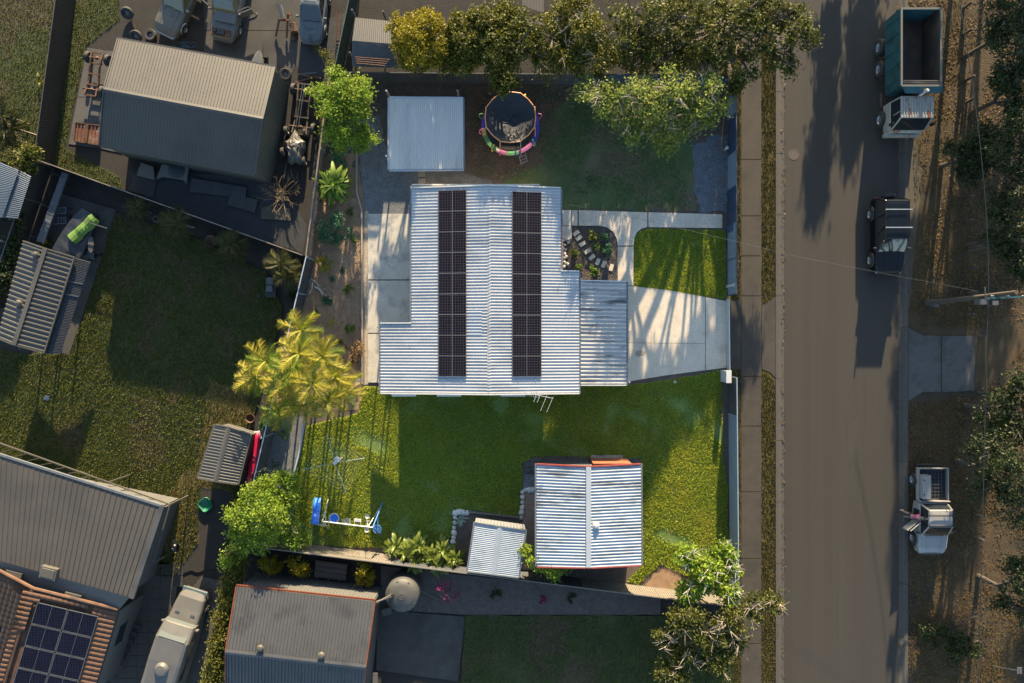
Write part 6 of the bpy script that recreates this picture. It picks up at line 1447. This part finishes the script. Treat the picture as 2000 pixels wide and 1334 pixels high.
# x+ points into the car
J = [(.10, 0, .86), (.22, 0, 1.02), (.38, 0, 1.18), (.47, 0, 1.26), (.56, .0, 1.33), (.66, 0, 1.38),
     (.08, .10, .84), (-.02, .14, .48), (-.12, .17, .08), (.02, .18, .03),
     (.08, -.10, .84), (.16, -.16, .47), (.12, -.22, .08), (.26, -.24, .03),
     (.42, .18, 1.20), (.55, .26, 1.00), (.78, .22, .98), (.42, -.18, 1.20), (.58, -.25, 1.02), (.80, -.16, 1.0)]
E = [(0, 1), (1, 2), (2, 3), (3, 4), (4, 5), (0, 6), (6, 7), (7, 8), (8, 9), (0, 10), (10, 11), (11, 12), (12, 13), (2, 14), (14, 15), (15, 16), (2, 17), (17, 18), (18, 19)]
Rr = [.13, .115, .13, .06, .085, .095, .085, .055, .036, .035, .085, .055, .036, .035, .05, .038, .028, .05, .038, .028]
skinmesh('body', J, E, Rr, skin, pe)
skinmesh('pink_shirt', [(.12, 0, .90), (.22, 0, 1.03), (.38, 0, 1.19), (.44, .17, 1.20), (.49, .22, 1.11), (.44, -.17, 1.20), (.50, -.22, 1.11)], [(0, 1), (1, 2), (2, 3), (3, 4), (2, 5), (5, 6)], [.145, .135, .15, .07, .06, .07, .06], pinkc, pe)
skinmesh('shorts', [(.10, 0, .88), (.08, .11, .80), (.04, .13, .62), (.08, -.11, .80), (.12, -.14, .62)], [(0, 1), (1, 2), (0, 3), (3, 4)], [.14, .10, .085, .10, .085], shorts, pe)
q = MB(); q.lathe([(0, .115), (.07, .10), (.11, .03), (.10, -.05), (.0, -.08)], (.62, 0, 1.42), 16); q.build('hair', hairm, pe, world=False, smooth=True)
q = MB(); q.box((.72, .035, 1.39), (.02, .02, .02)).box((.72, -.035, 1.39), (.02, .02, .02)).box((.745, 0, 1.36), (.03, .02, .03)).box((.72, 0, 1.32), (.015, .05, .012)); q.build('face', skin, pe, world=False)
for hx_, hy, sg in ((.80, .22, 1), (.82, -.16, -1)):
    for k in range(4): skinmesh('finger', [(hx_ - .02, hy + sg * (.03 - k * .02), .97), (hx_ + .04, hy + sg * (.033 - k * .021), .96), (hx_ + .075 + .006 * (k in (1, 2)), hy + sg * (.034 - k * .021), .93)], [(0, 1), (1, 2)], [.010, .009, .007], skin, pe, lv=1)
    skinmesh('thumb', [(hx_ - .03, hy - sg * .035, .97), (hx_ + .01, hy - sg * .065, .955), (hx_ + .035, hy - sg * .07, .94)], [(0, 1), (1, 2)], [.011, .010, .008], skin, pe, lv=1)
for x, y in ((.0, .18), (.24, -.24)): loc(pe, MB().box((x - .03, y, .035), (.25, .09, .07)), 'shoe', shoe, bevel=.02)

# ================================================================== STREET FURNITURE, CLUTTER
pl = thing('power_pole', 'leaning grey timber power pole with crossarm on the wooded reserve', 'power pole', W(1808, 593))
pb0 = W(1808, 593); ptop = W(1985, 571, 7.4)
MB().poly([pb0, Vector((pb0.x, pb0.y, 3.6)).lerp(Vector((ptop.x, ptop.y, 3.6)), .5), ptop], .17, 12, .12).build('pole_shaft', dim_bark, pl)
MB().bar(W(1925, 583, 6.0), W(2030, 578, 6.2), .10, .12).build('crossarm', teal_m, pl)
for x in (1935, 1965, 1995): MB().lathe([(.03, 0), (.07, .06), (.03, .10), (.07, .15), (0, .19)], W(x, 579, 6.1), 10).build('insulator', dim_steel, pl)
MB().box(W(1824, 592, .5), (.6, .5, .04)).build('base_plate', dim_pale, pl)
MB().box(W(1915, 590, 5.2), (.45, .30, .5)).box(W(1940, 592, 5.3), (.35, .25, .3)).build('transformer_box', dim_steel, pl)
MB().poly([W(1925, 590, 6.0), W(1922, 560, 6.0)], .03, 6).build('bracket', dim_steel, pl)
def wirecat(name, label, pts, r=.018, mat=black_plastic):
    q = MB(); q.poly(pts, r, 6); o = q.build(name, mat, origin=(pts[0].x, pts[0].y, 0)); return tag(o, label, 'cable')
wirecat('power_cable', 'dark overhead cable crossing the reserve from top to bottom', [W(1870 + 60 * math.sin(PI * t * .5) if t < 1 else 1930, -20 + t * 590, 5.8 + .4 * (1 - t)) for t in [i / 8 for i in range(9)]] + [W(1928 - 18 * t, 590 + t * 780, 5.8) for t in [i / 8 for i in range(1, 9)]], .022)
wirecat('service_cable', 'thin sagging cable from the power pole across the road towards the house', [W(1905, 568, 6.0), W(1740, 537, 5.6), W(1560, 502, 5.2), W(1400, 463, 4.6), W(1250, 428, 4.0), W(1110, 400, 3.2)], .006, dim_steel)
BP = [(1893, 14), (1893, 65), (1897, 111), (1897, 155), (1899, 197), (1896, 385), (1896, 431), (1898, 476), (1901, 520), (1902, 569), (1900, 612), (1908, 955), (1912, 1000), (1915, 1045)]
BPn = ['first', 'second', 'third', 'fourth', 'fifth', 'sixth', 'seventh', 'eighth', 'ninth', 'tenth', 'eleventh', 'twelfth', 'thirteenth', 'fourteenth']
bp0 = None
for i, (x, y) in enumerate(BP):
    lb = 'low timber bollard in the reserve row, %s counting from the top' % BPn[i]
    p = W(x - 12, y + 3)
    if bp0 is None:
        bp0 = MB().tube((0, 0, 0), (0, 0, .80), .09, 10).lathe([(.09, .80), (.075, .84), (0, .85)], (0, 0, 0), 10).build('bollard', dim_bark, world=False); o = bp0
    else: o = bp0.copy(); C.objects.link(o)
    o.location = (p.x, p.y, 0); o.rotation_euler = (.02 * (i % 3), .03 * (i % 2), 0); tag(o, lb, 'bollard', 'timber bollards along the reserve')
yg = thing('barrier_gate', 'long yellow metal barrier gate behind the concrete apron', 'gate', W(1915, 712))
ylw = M('yellow_gate_paint', (.20, .135, .012), rough=.5)
MB().tube(W(1924, 655, .9), W(1925, 768, .9), .055, 10).build('boom', ylw, yg)
for y in (656, 766): MB().box((W(1920, y).x - .3, W(0, y).y, .45), (.14, .14, .9)).bar(W(1908, y, .9), W(1928, y, .9), .10, .10).build('post', dim_bark, yg)
sg = thing('street_sign', 'white sign on a leaning grey post in the lower right corner', 'sign', W(1937, 1300))
MB().tube(W(1937, 1300), W(1985, 1309, 1.9), .03, 8).build('post', dim_steel, sg)
v = W(1990, 1309, 1.9); MB().box(v, (.30, .40, .03), rz=0).build('sign_plate', nb_white, sg); MB().box(v + Vector((0, 0, .018)), (.05, .20, .008)).build('sign_mark', fence_navy, sg)
# kayak, bin things
kp = M('pink_kayak_plastic', (.46, .012, .055), rough=.4, coat=.2)
q = MB(); a = W(505, 846, .5); b = W(488, 942, .5); n = 12; secs = []
d = (b - a).normalized(); nn = Vector((-d.y, d.x, 0))
for i in range(n + 1):
    t = i / n; w_ = .30 * math.sin(PI * (t * .94 + .03)) ** .6; c = a.lerp(b, t); h = .16 + .06 * abs(2 * t - 1) ** 3
    secs.append([c + nn * (w_ * x) + Vector((0, 0, h * z)) for x, z in ((-1, .2), (-.7, 1), (0, 1.15), (.7, 1), (1, .2), (.7, -.8), (0, -1), (-.7, -.8))])
q.loft(secs); ky = thing('kayak', 'pink kayak stored along the fence beside the cream garden shed', 'kayak', W(500, 895)); q.build('hull', kp, ky, smooth=True)
MB().ring(a.lerp(b, .5) + Vector((0, 0, .20)), .17, .02, 18, 6).build('cockpit_rim', black_plastic, ky)
for t in (.25, .75): c = a.lerp(b, t); MB().box((c.x, c.y, .15), (.6, .08, .30)).build('trestle', dim_steel, ky)
tag(MB().box(W(510, 848) + Vector((0, 0, .25)), (.36, .5, .48), rz=.2).box(W(510, 848) + Vector((0, 0, .51)), (.40, .54, .04), rz=.2).build('white_crate', white_trim, origin=W(510, 848), bevel=.02), 'white lidded crate at the top end of the kayak', 'crate')
# green sandpit shell
gp = M('green_sandpit_plastic', (.006, .105, .045), rough=.4)
q = MB(); c = W(404, 984); n = 32
pr_ = []
for i in range(n):
    a_ = 2 * PI * i / n; r_ = .43 * (1 + .09 * math.cos(4 * a_ + .4)); pr_.append((math.cos(a_) * r_, math.sin(a_) * r_))
secs = [[(c.x + x * s_, c.y + y * s_, z) for x, y in pr_] for s_, z in ((.92, 0), (1.0, .20), (1.06, .22), (.96, .21), (.82, .05), (.2, .05))]
q.loft(secs); tag(q.build('sandpit', gp, origin=(c.x, c.y, 0), smooth=True), 'green plastic scalloped sandpit on the neighbouring lawn', 'sandpit')
# kettle barbecue
bb = thing('kettle_barbecue', 'black round kettle barbecue standing on the dry neighbouring lawn', 'barbecue', W(353, 1062)); c = W(353, 1062)
MB().lathe([(0, 1.02), (.10, 1.01), (.24, .90), (.29, .74), (.28, .72), (.24, .58), (.10, .48), (0, .47)], c, 22).build('kettle', black_paint, bb, smooth=True)
MB().box(c + Vector((0, 0, 1.05)), (.12, .04, .04)).build('lid_handle', nb_white, bb)
for k in range(3): a_ = k * 2.1 + .4; MB().tube(c + Vector((math.cos(a_) * .15, math.sin(a_) * .15, .55)), c + Vector((math.cos(a_) * .28, math.sin(a_) * .28, 0)), .014, 6).build('leg', silver, bb)
MB().box(c + Vector((0, .38, .72)), (.30, .20, .02)).build('side_shelf', black_plastic, bb)
# outdoor table by the fence
ot = thing('garden_bench', 'dark slatted bench with two grey cushions by the fence corner', 'bench', W(529, 560))
for i in range(9): p = W(522 + i * 1.9, 542 + i * .3); q = MB(); c = W(529, 545 + i * 4.2, .42); q.box(c, (.66, .10, .03)).build('slat', black_plastic, ot)
for px, py in ((521, 544), (537, 544), (521, 578), (537, 578)): c = W(px, py); MB().box((c.x, c.y, .2), (.05, .05, .40)).build('leg', black_plastic, ot)
MB().box(W(528, 549, .52), (.44, .46, .14)).build('cushion', nb_white, ot, bevel=.04); MB().box(W(527, 564, .50), (.42, .40, .10)).build('cushion', dim_steel, ot, bevel=.04)
tag(MB().box(W(507, 579) + Vector((0, 0, .05)), (.14, .1, .1)).lathe([(0, .2), (.05, .15), (.05, .1)], W(507, 579), 8).build('watering_can', nb_white, origin=W(507, 579)), 'tiny pale can on the lawn beside the dark bench', 'can')
tag(MB().box(W(93, 777) + Vector((0, 0, .03)), (.30, .28, .05), rz=-.3).bar(W(89, 773, .065), W(97, 781, .065), .02, .012).bar(W(97, 773, .065), W(89, 781, .065), .02, .012).build('drain_cover', M('blue_plastic_grate', (.06, .09, .15), rough=.5), origin=W(93, 777)), 'small square blue drain cover in the shaded neighbouring lawn', 'drain cover')
# boat under covers, left
bt = thing('covered_boat', 'boat on the slab under dark tarpaulins with a bright green cover', 'boat', W(165, 455))
q = MB(); a = W(178, 415, .7); b = W(132, 500, .7); d = (b - a).normalized(); nn = Vector((-d.y, d.x, 0)); secs = []
for i in range(9):
    t = i / 8; w_ = .95 * (1 - .45 * (1 - t) ** 2.5) if i else .5; c = a.lerp(b, t); secs.append([c + nn * (w_ * x) + Vector((0, 0, z)) for x, z in ((-1, .15), (-.95, .25), (0, .30 + .05 * (i % 2)), (.95, .25), (1, .15), (.6, -.45), (-.6, -.45))])
q.loft(secs); q.build('hull_cover', dark_roof, bt, bevel=.01)
gcov = M('green_tarpaulin', (.045, .10, .010), (.07, .14, .014), 2, .7)
a = W(186, 425, 1.15); b = W(140, 468, 1.15); d = (b - a).normalized(); nn = Vector((-d.y, d.x, 0)); q = MB()
q.loft([[a.lerp(b, t) + nn * (.38 * x * (1 + .08 * math.sin(t * 9))) + Vector((0, 0, z + .04 * math.sin(t * 14))) for x, z in ((-1, -.08), (-.5, .05), (0, .09), (.5, .05), (1, -.08))] for t in [i / 8 for i in range(9)]], cap=False); q.build('green_cover', gcov, bt)
MB().bar(W(166, 432, 1.3), W(210, 446, 1.3), .05, .04).build('batten', lime_wood if False else dim_pale, bt)
q = MB(); q.loft([[W(178 + 6 * math.cos(a_) + (1 - s_) * 0, 478 + 16 * math.sin(a_), .9 + .06 * z) for a_ in [k * PI / 6 for k in range(12)]] for s_, z in ((1, 0), (1, 1))]); q.build('surfboard', dim_pale, bt)
q = MB(); rr = random.Random(3)
P = [[W(118 + i * 9.5, 482 + j * 6 + rr.uniform(-2, 2) + (4 if i in (0, 7) else 0), .75 + .14 * math.sin(i * 1.9 + j) * (j in (1, 2)) - (.35 if j in (0, 4) else 0)) for j in range(5)] for i in range(8)]
q.loft(P, cap=False); q.build('crumpled_tarp', M('slate_tarpaulin', (.028, .034, .044), rough=.6), bt)
MB().tube(W(200, 500, .4), W(210, 470, .4), .03, 8).tube(W(186, 505, .4), W(200, 500, .4), .03, 8).build('trailer_rail', black_plastic, bt)
# trolleys
tlm = M('faded_blue_tube', (.06, .085, .12), rough=.5)
for k, (x, y) in enumerate([(118, 412), (118, 432)]):
    t = thing('hand_trolley', ['upper of two blue tubular trolleys beside the covered boat', 'lower of two blue tubular trolleys beside the covered boat'][k], 'trolley', W(x, y)); c = W(x, y, .5)
    q = MB(); q.poly([c + Vector((-.40, .18, 0)), c + Vector((.38, .22, .05)), c + Vector((.42, -.16, .05)), c + Vector((-.36, -.20, 0)), c + Vector((-.46, 0, .05)), c + Vector((-.40, .18, 0))], .022, 6)
    q.build('frame', tlm, t)
    for f in (-.1, .08, .26): MB().tube(c + Vector((f, .20, .03)), c + Vector((f + .03, -.18, .03)), .016, 6).build('rung', tlm, t)
    for s_ in (-1, 1): MB().lathe([(0, -.03), (.12, -.03), (.12, .03), (0, .03)], c + Vector((.40, .24 * s_, -.36)), 12, 'y').tube(c + Vector((.38, .22 * s_, 0)), c + Vector((.40, .24 * s_, -.36)), .015, 6).build('wheel', black_rub, t)
# chassis wrecks
def chassis(label, a, b, wd, mat, wheels=True, name='vehicle_chassis', cross=5):
    root = thing(name, label, 'chassis', (a + b) / 2 * 1.0 - Vector((0, 0, ((a + b) / 2).z))); d = (b - a).normalized(); nn = Vector((-d.y, d.x, 0))
    for s_ in (-1, 1):
        P = [a.lerp(b, t) + nn * (s_ * wd / 2 * (1 - .22 * math.sin(PI * t))) + Vector((0, 0, .08 * math.sin(t * 7))) for t in [i / 6 for i in range(7)]]
        q = MB()
        for i in range(6): q.bar(P[i], P[i + 1], .08, .12)
        q.build('rail', mat, root)
    for i in range(cross): t = i / (cross - 1); c = a.lerp(b, t); MB().bar(c + nn * wd * .5, c - nn * wd * .5, .09, .08).build('cross_member', mat, root)
    if wheels:
        L = (b - a).length
        for t in (.12, .86):
            c = a.lerp(b, t); MB().tube(c + nn * (wd * .8), c - nn * (wd * .8), .05, 8).lathe([(0, .12), (.13, .0), (0, -.12)], c, 10).build('axle', rust, root)
            for s_ in (-1, 1):
                if t > .5 and s_ < 0: continue
                p = c + nn * s_ * (wd * .85); o = wheel(root, 0, 0, .36, .24, dim_steel); o.location = Vector((p.x, p.y, .37)) - root.location; o.rotation_euler = (0, .0, math.atan2(nn.y, nn.x)); 
    return root
chassis('rusty bare car chassis with wheels on the pale slab beside the taupe shed', W(192, 104, .5), W(178, 187, .5), .75, rust)
chassis('long rusty truck chassis lying beside the right wall of the taupe shed', W(598, 165, .5), W(585, 262, .5), .95, M('dusty_chassis_rust', (.10, .075, .048), (.05, .035, .025), 3, .85), True, cross=4)
for i in range(2): tag(MB().tube(W(592 + i * 4, 163, .75), W(578 + i * 5, 250, .70), .025, 6).build('steel_pipe', dim_steel, origin=W(590, 200)), ['left of two thin pipes lying on the truck chassis', 'right of two thin pipes lying on the truck chassis'][i], 'pipe')
fp = thing('rusty_floor_pan', 'rusted red-brown car floor pan lying on the pale slab corner', 'floor pan', W(172, 262))
q = MB(); cs = W(149, 240, .25), W(197, 246, .25), W(194, 284, .25), W(146, 276, .25)
q.ribs(cs[0], cs[3], cs[1], cs[2], .22, .05); q.build('floor_sheet', M('rust_red_sheet', (.075, .022, .014), (.12, .050, .022), 2, .8, patch=(.16, .11, .08), pscale=2.2, plo=.56, phi=.64), fp)
for k in range(4): MB().bar(cs[k], cs[(k + 1) % 4], .06, .14).build('sill', rust, fp)
MB().bar(cs[0].lerp(cs[1], .5) + Vector((0, 0, .08)), cs[3].lerp(cs[2], .5) + Vector((0, 0, .08)), .18, .08).build('tunnel', rust, fp)
# wrapped load on the buggy
wl = thing('wrapped_load', 'pale plastic sheeting bundled over a small trailer beside the shed wall', 'wrapped load', W(576, 290))
rr = random.Random(9); V = []; F = []; nu, nv = 16, 10; c = W(576, 290, .6)
for j in range(nv + 1):
    for i in range(nu):
        a_ = 2 * PI * i / nu; t = j / nv * PI / 2; r_ = math.cos(t) * (1 + .18 * math.sin(a_ * 5) + rr.uniform(-.06, .06)); V.append((c.x + .62 * r_ * math.cos(a_), c.y + 1.05 * r_ * math.sin(a_), .30 + .75 * math.sin(t) + rr.uniform(-.05, .05)))
for j in range(nv):
    for i in range(nu): F.append((j * nu + i, j * nu + (i + 1) % nu, (j + 1) * nu + (i + 1) % nu, (j + 1) * nu + i))
MB().add(V, F).build('sheeting', M('crumpled_plastic', (.13, .12, .105), (.19, .175, .155), 3, .5), wl)
for (x, y) in ((556, 300), (597, 318), (563, 199 + 60), (600, 262)): o = wheel(wl, 0, 0, .30, .22, dim_steel); p = W(x, y); o.location = Vector((p.x, p.y, .30)) - wl.location; o.rotation_euler = (0, 0, .2)
MB().tube(W(560, 318, .4), W(555, 350, .3), .02, 6).build('drawbar', dim_steel, wl)
# loose tyres
def tyre(label, x, y, tilt=0, rz=0):
    o = MB().lathe([(.20, -.11), (.34, -.12), (.38, -.06), (.38, .06), (.34, .12), (.20, .11), (.20, -.11)], (0, 0, 0), 24).build('tyre', black_rub, world=False, smooth=False)
    p = W(x, y); o.location = (p.x, p.y, .13 + .22 * (tilt > .3)); o.rotation_euler = (tilt, 0, rz)
    root = o; MB().lathe([(0, .02), (.10, .04), (.20, .0)], (0, 0, 0), 16).build('rim', dim_steel, o, world=False); tag(o, label, 'tyre', 'loose tyres around the taupe shed')
tyre('flat-lying tyre just above the taupe shed roof corner', 297, 71); tyre('half-hidden tyre touching the taupe shed roof edge', 272, 76, .5, .1); tyre('worn tyre propped near the top of the shed yard', 255, 31, .7, .2)
tyre('tyre with red rim leaning among the scrap right of the boat bow', 559, 147, .3, 1)
tag(MB().bar(W(256, 38, .3), W(268, 66, .1), .10, .08).build('axle_stub', rust, origin=W(262, 52)), 'short rusty bar leading down from the propped tyre', 'bar')
# upturned dinghy bow
dg = thing('dinghy', 'white pointed dinghy bow poking out above the taupe shed roof', 'dinghy', W(503, 115)); a = W(508, 101, .5); b = W(498, 150, .5); q = MB(); d = (b - a).normalized(); nn = Vector((-d.y, d.x, 0)); secs = []
for i in range(8):
    t = i / 7; w_ = .05 + .58 * t ** .6; c = a.lerp(b, t); secs.append([c + nn * (w_ * x) + Vector((0, 0, z)) for x, z in ((-1, 0), (-.8, .15), (0, .22), (.8, .15), (1, 0), (.6, -.3), (-.6, -.3))])
q.loft(secs); q.build('hull', white_car, dg)
MB().lathe([(0, -.06), (.2, -.06), (.2, .06), (0, .06)], W(519, 113, .2), 14, 'y').build('trailer_wheel', black_rub, dg); MB().tube(W(515, 92, .4), W(513, 112, .3), .03, 6).build('winch_post', dim_steel, dg)
# orange engine stand, ladder, engine lump
es = thing('engine_stand', 'orange metal engine stand on the concrete yard beside the old vehicles', 'engine stand', W(552, 50)); om = M('faded_orange_paint', (.19, .062, .018), (.14, .045, .015), 3, .6)
for (a, b) in (((546, 38, .5), (539, 72, .1)), ((563, 28, .6), (560, 75, .1)), ((546, 40, .5), (566, 40, .6)), ((562, 27, .6), (570, 29, .6))): MB().bar(W(*a), W(*b), .10, .10).build('beam', om, es)
q = MB(); q.loft([[W(545 + 6 * t + x, 10 + 20 * t, .6 + z) for x, z in ((-3, 0), (-2, .3), (3, .35), (6, 0))] for t in (0, .5, 1, 1.3)]); q.build('hung_panel', dim_steel, es)
ld = thing('orange_ladder', 'narrow orange ladder leaning along the dark green fence', 'ladder', W(660, 60))
for o_ in (0, 7): MB().bar(W(656 + o_, 90, .3), W(659 + o_, 24, .5), .05, .06).build('stile', om, ld)
for i in range(9): MB().bar(W(656.3 + i * .35, 86 - i * 7, .36), W(663.3 + i * .35, 86 - i * 7, .36), .03, .03).build('rung', om, ld)
eg = thing('scrap_engine', 'dark greasy engine block on the slab edge left of the pale blue cab', 'engine', W(577, 62)); c = W(577, 60)
MB().box(c + Vector((0, 0, .25)), (.40, .62, .45), rz=.2).build('block', rust, eg, bevel=.04)
for i in range(4): MB().lathe([(0, .06), (.07, .05), (.07, 0)], c + Vector((.0, -.22 + .15 * i, .48)), 10).build('pulley', black_rub, eg)
MB().lathe([(0, .05), (.16, .04), (.16, -.02)], c + Vector((-.1, -.55, .1)), 14).build('flywheel', rust, eg)
# ramps & scrap under shed lower edge
def panel(name, label, cat, pts, z, mat, rib=None, th=.04):
    P = [W(x, y, z) for x, y in pts]; q = MB()
    if rib: q.ribs(P[0], P[1], P[3], P[2], rib, .03)
    else: q.prism([(p.x, p.y) for p in P], z - th, z)
    o = q.build(name, mat, origin=(P[0].x, P[0].y, 0)); return tag(o, label, cat)
panel('steel_sheet', 'pale bent door panel beside the cracked slab below the taupe shed', 'panel', [(276, 318), (300, 326), (303, 352), (268, 343)], .35, cream_car)
panel('cracked_slab', 'cracked brown slab in the corner below the taupe shed', 'slab', [(272, 325), (310, 335), (300, 386), (250, 372)], .06, dim_conc)
panel('corrugated_sheet', 'long weathered ribbed sheets lying on the gravel yard', 'sheet', [(375, 348), (372, 375), (480, 388), (482, 366)], .22, grey_roof, .12)
panel('corrugated_sheet', 'short brown ribbed sheet lying right of the long sheets', 'sheet', [(450, 377), (445, 400), (498, 416), (504, 391)], .16, taupe, .15)
panel('corrugated_sheet', 'yellow-brown ribbed sheet on the gravel beside the dry bush', 'sheet', [(511, 405), (510, 428), (568, 431), (567, 407)], .12, M('tan_sheet', (.14, .12, .085), rough=.7), .12)
cb = thing('car_body_shell', 'white bent car body shell with black cloth below the taupe shed', 'body shell', W(338, 338)); q = MB()
P = [W(316, 320, .5), W(368, 326, .5), W(366, 362, .35), W(360, 352, .45), W(318, 346, .45), W(308, 352, .3)]; q.prism([(p.x, p.y) for p in P], .30, .48); q.build('panel', white_car, cb, bevel=.04)
q = MB(); q.lathe([(0, .10), (.35, .07), (.55, .0)], W(345, 332, .52), 12); o = q.build('black_cloth', dark_roof, cb)
tag(MB().ribs(W(613, 1092, .45), W(676, 1102, .45), W(610, 1124, .45), W(672, 1136, .45), .12, .05).build('top_sheet', dim_pale), None)
ts = bpy.data.objects['top_sheet']; ts.name = 'timber_pallet'; bpy.data.objects.remove(ts)
ps = thing('timber_stack', 'stack of long grey battens on the ground below the bottom fence', 'timber', W(645, 1112))
bt0 = None
for i in range(10):
    a = W(617 - i * .35, 1095 + i * 3.3, .42); b = W(679 - i * .35, 1103 + i * 3.3, .42); MB().bar(a, b, .085, .06).build('batten', dim_pale if i % 3 else dim_bark, ps)
for t in (.15, .5, .85):
    a = W(617, 1095).lerp(W(679, 1103), t); b = W(613, 1127).lerp(W(675, 1136), t); MB().bar(a + Vector((0, 0, .18)), b + Vector((0, 0, .18)), .1, .36).build('bearer', dim_bark, ps)
panel('pallet_sheet', 'dark blocks stacked in a column at the workshop wall bottom', 'blocks', [(728, 1314), (738, 1314), (738, 1334), (728, 1334)], .2, nb_white)
# clutter under the white wall: sun lounger slats
cs_ = thing('stacked_steps', 'row of dark slatted steps below the white house wall', 'steps', W(245, 1270))
for i in range(9): MB().box(W(262 - i * 7.5, 1222 + i * 14, .35), (.95, .30, .06), rz=-.25).build('step', dark_roof, cs_)
wirecat('blue_hose', 'tangled blue hose on the ground beside the old pickup', [W(352 + 14 * math.cos(t * 1.7) + t * 1.2, 88 + 6 * math.sin(t * 1.9), .05 + .01 * (i % 3)) for i, t in enumerate([k * .35 for k in range(50)])], .022, M('blue_hose_rubber', (.02, .05, .07), rough=.5))
wirecat('yard_hose', 'pale grey hose curling across the concrete yard', [W(500 - 4 * i + 8 * math.sin(i * 1.1), 25 + 4 * i, .04) for i in range(16)], .02, dim_steel)
# scrap along the green fence
for i, (x, y, a_) in enumerate([(604, 148, .1), (612, 154, -.15), (598, 160, .3)]):
    tag(MB().box(W(x, y) + Vector((0, 0, .3)), (1.2, .10, .08), rz=a_).build('scrap_bar', rust if i else dim_pale, origin=W(x, y)), ['pale bar topmost on the scrap heap by the corner tree', 'rusty bar in the middle of the scrap heap by the corner tree', 'rusty bar lowest on the scrap heap by the corner tree'][i], 'bar')
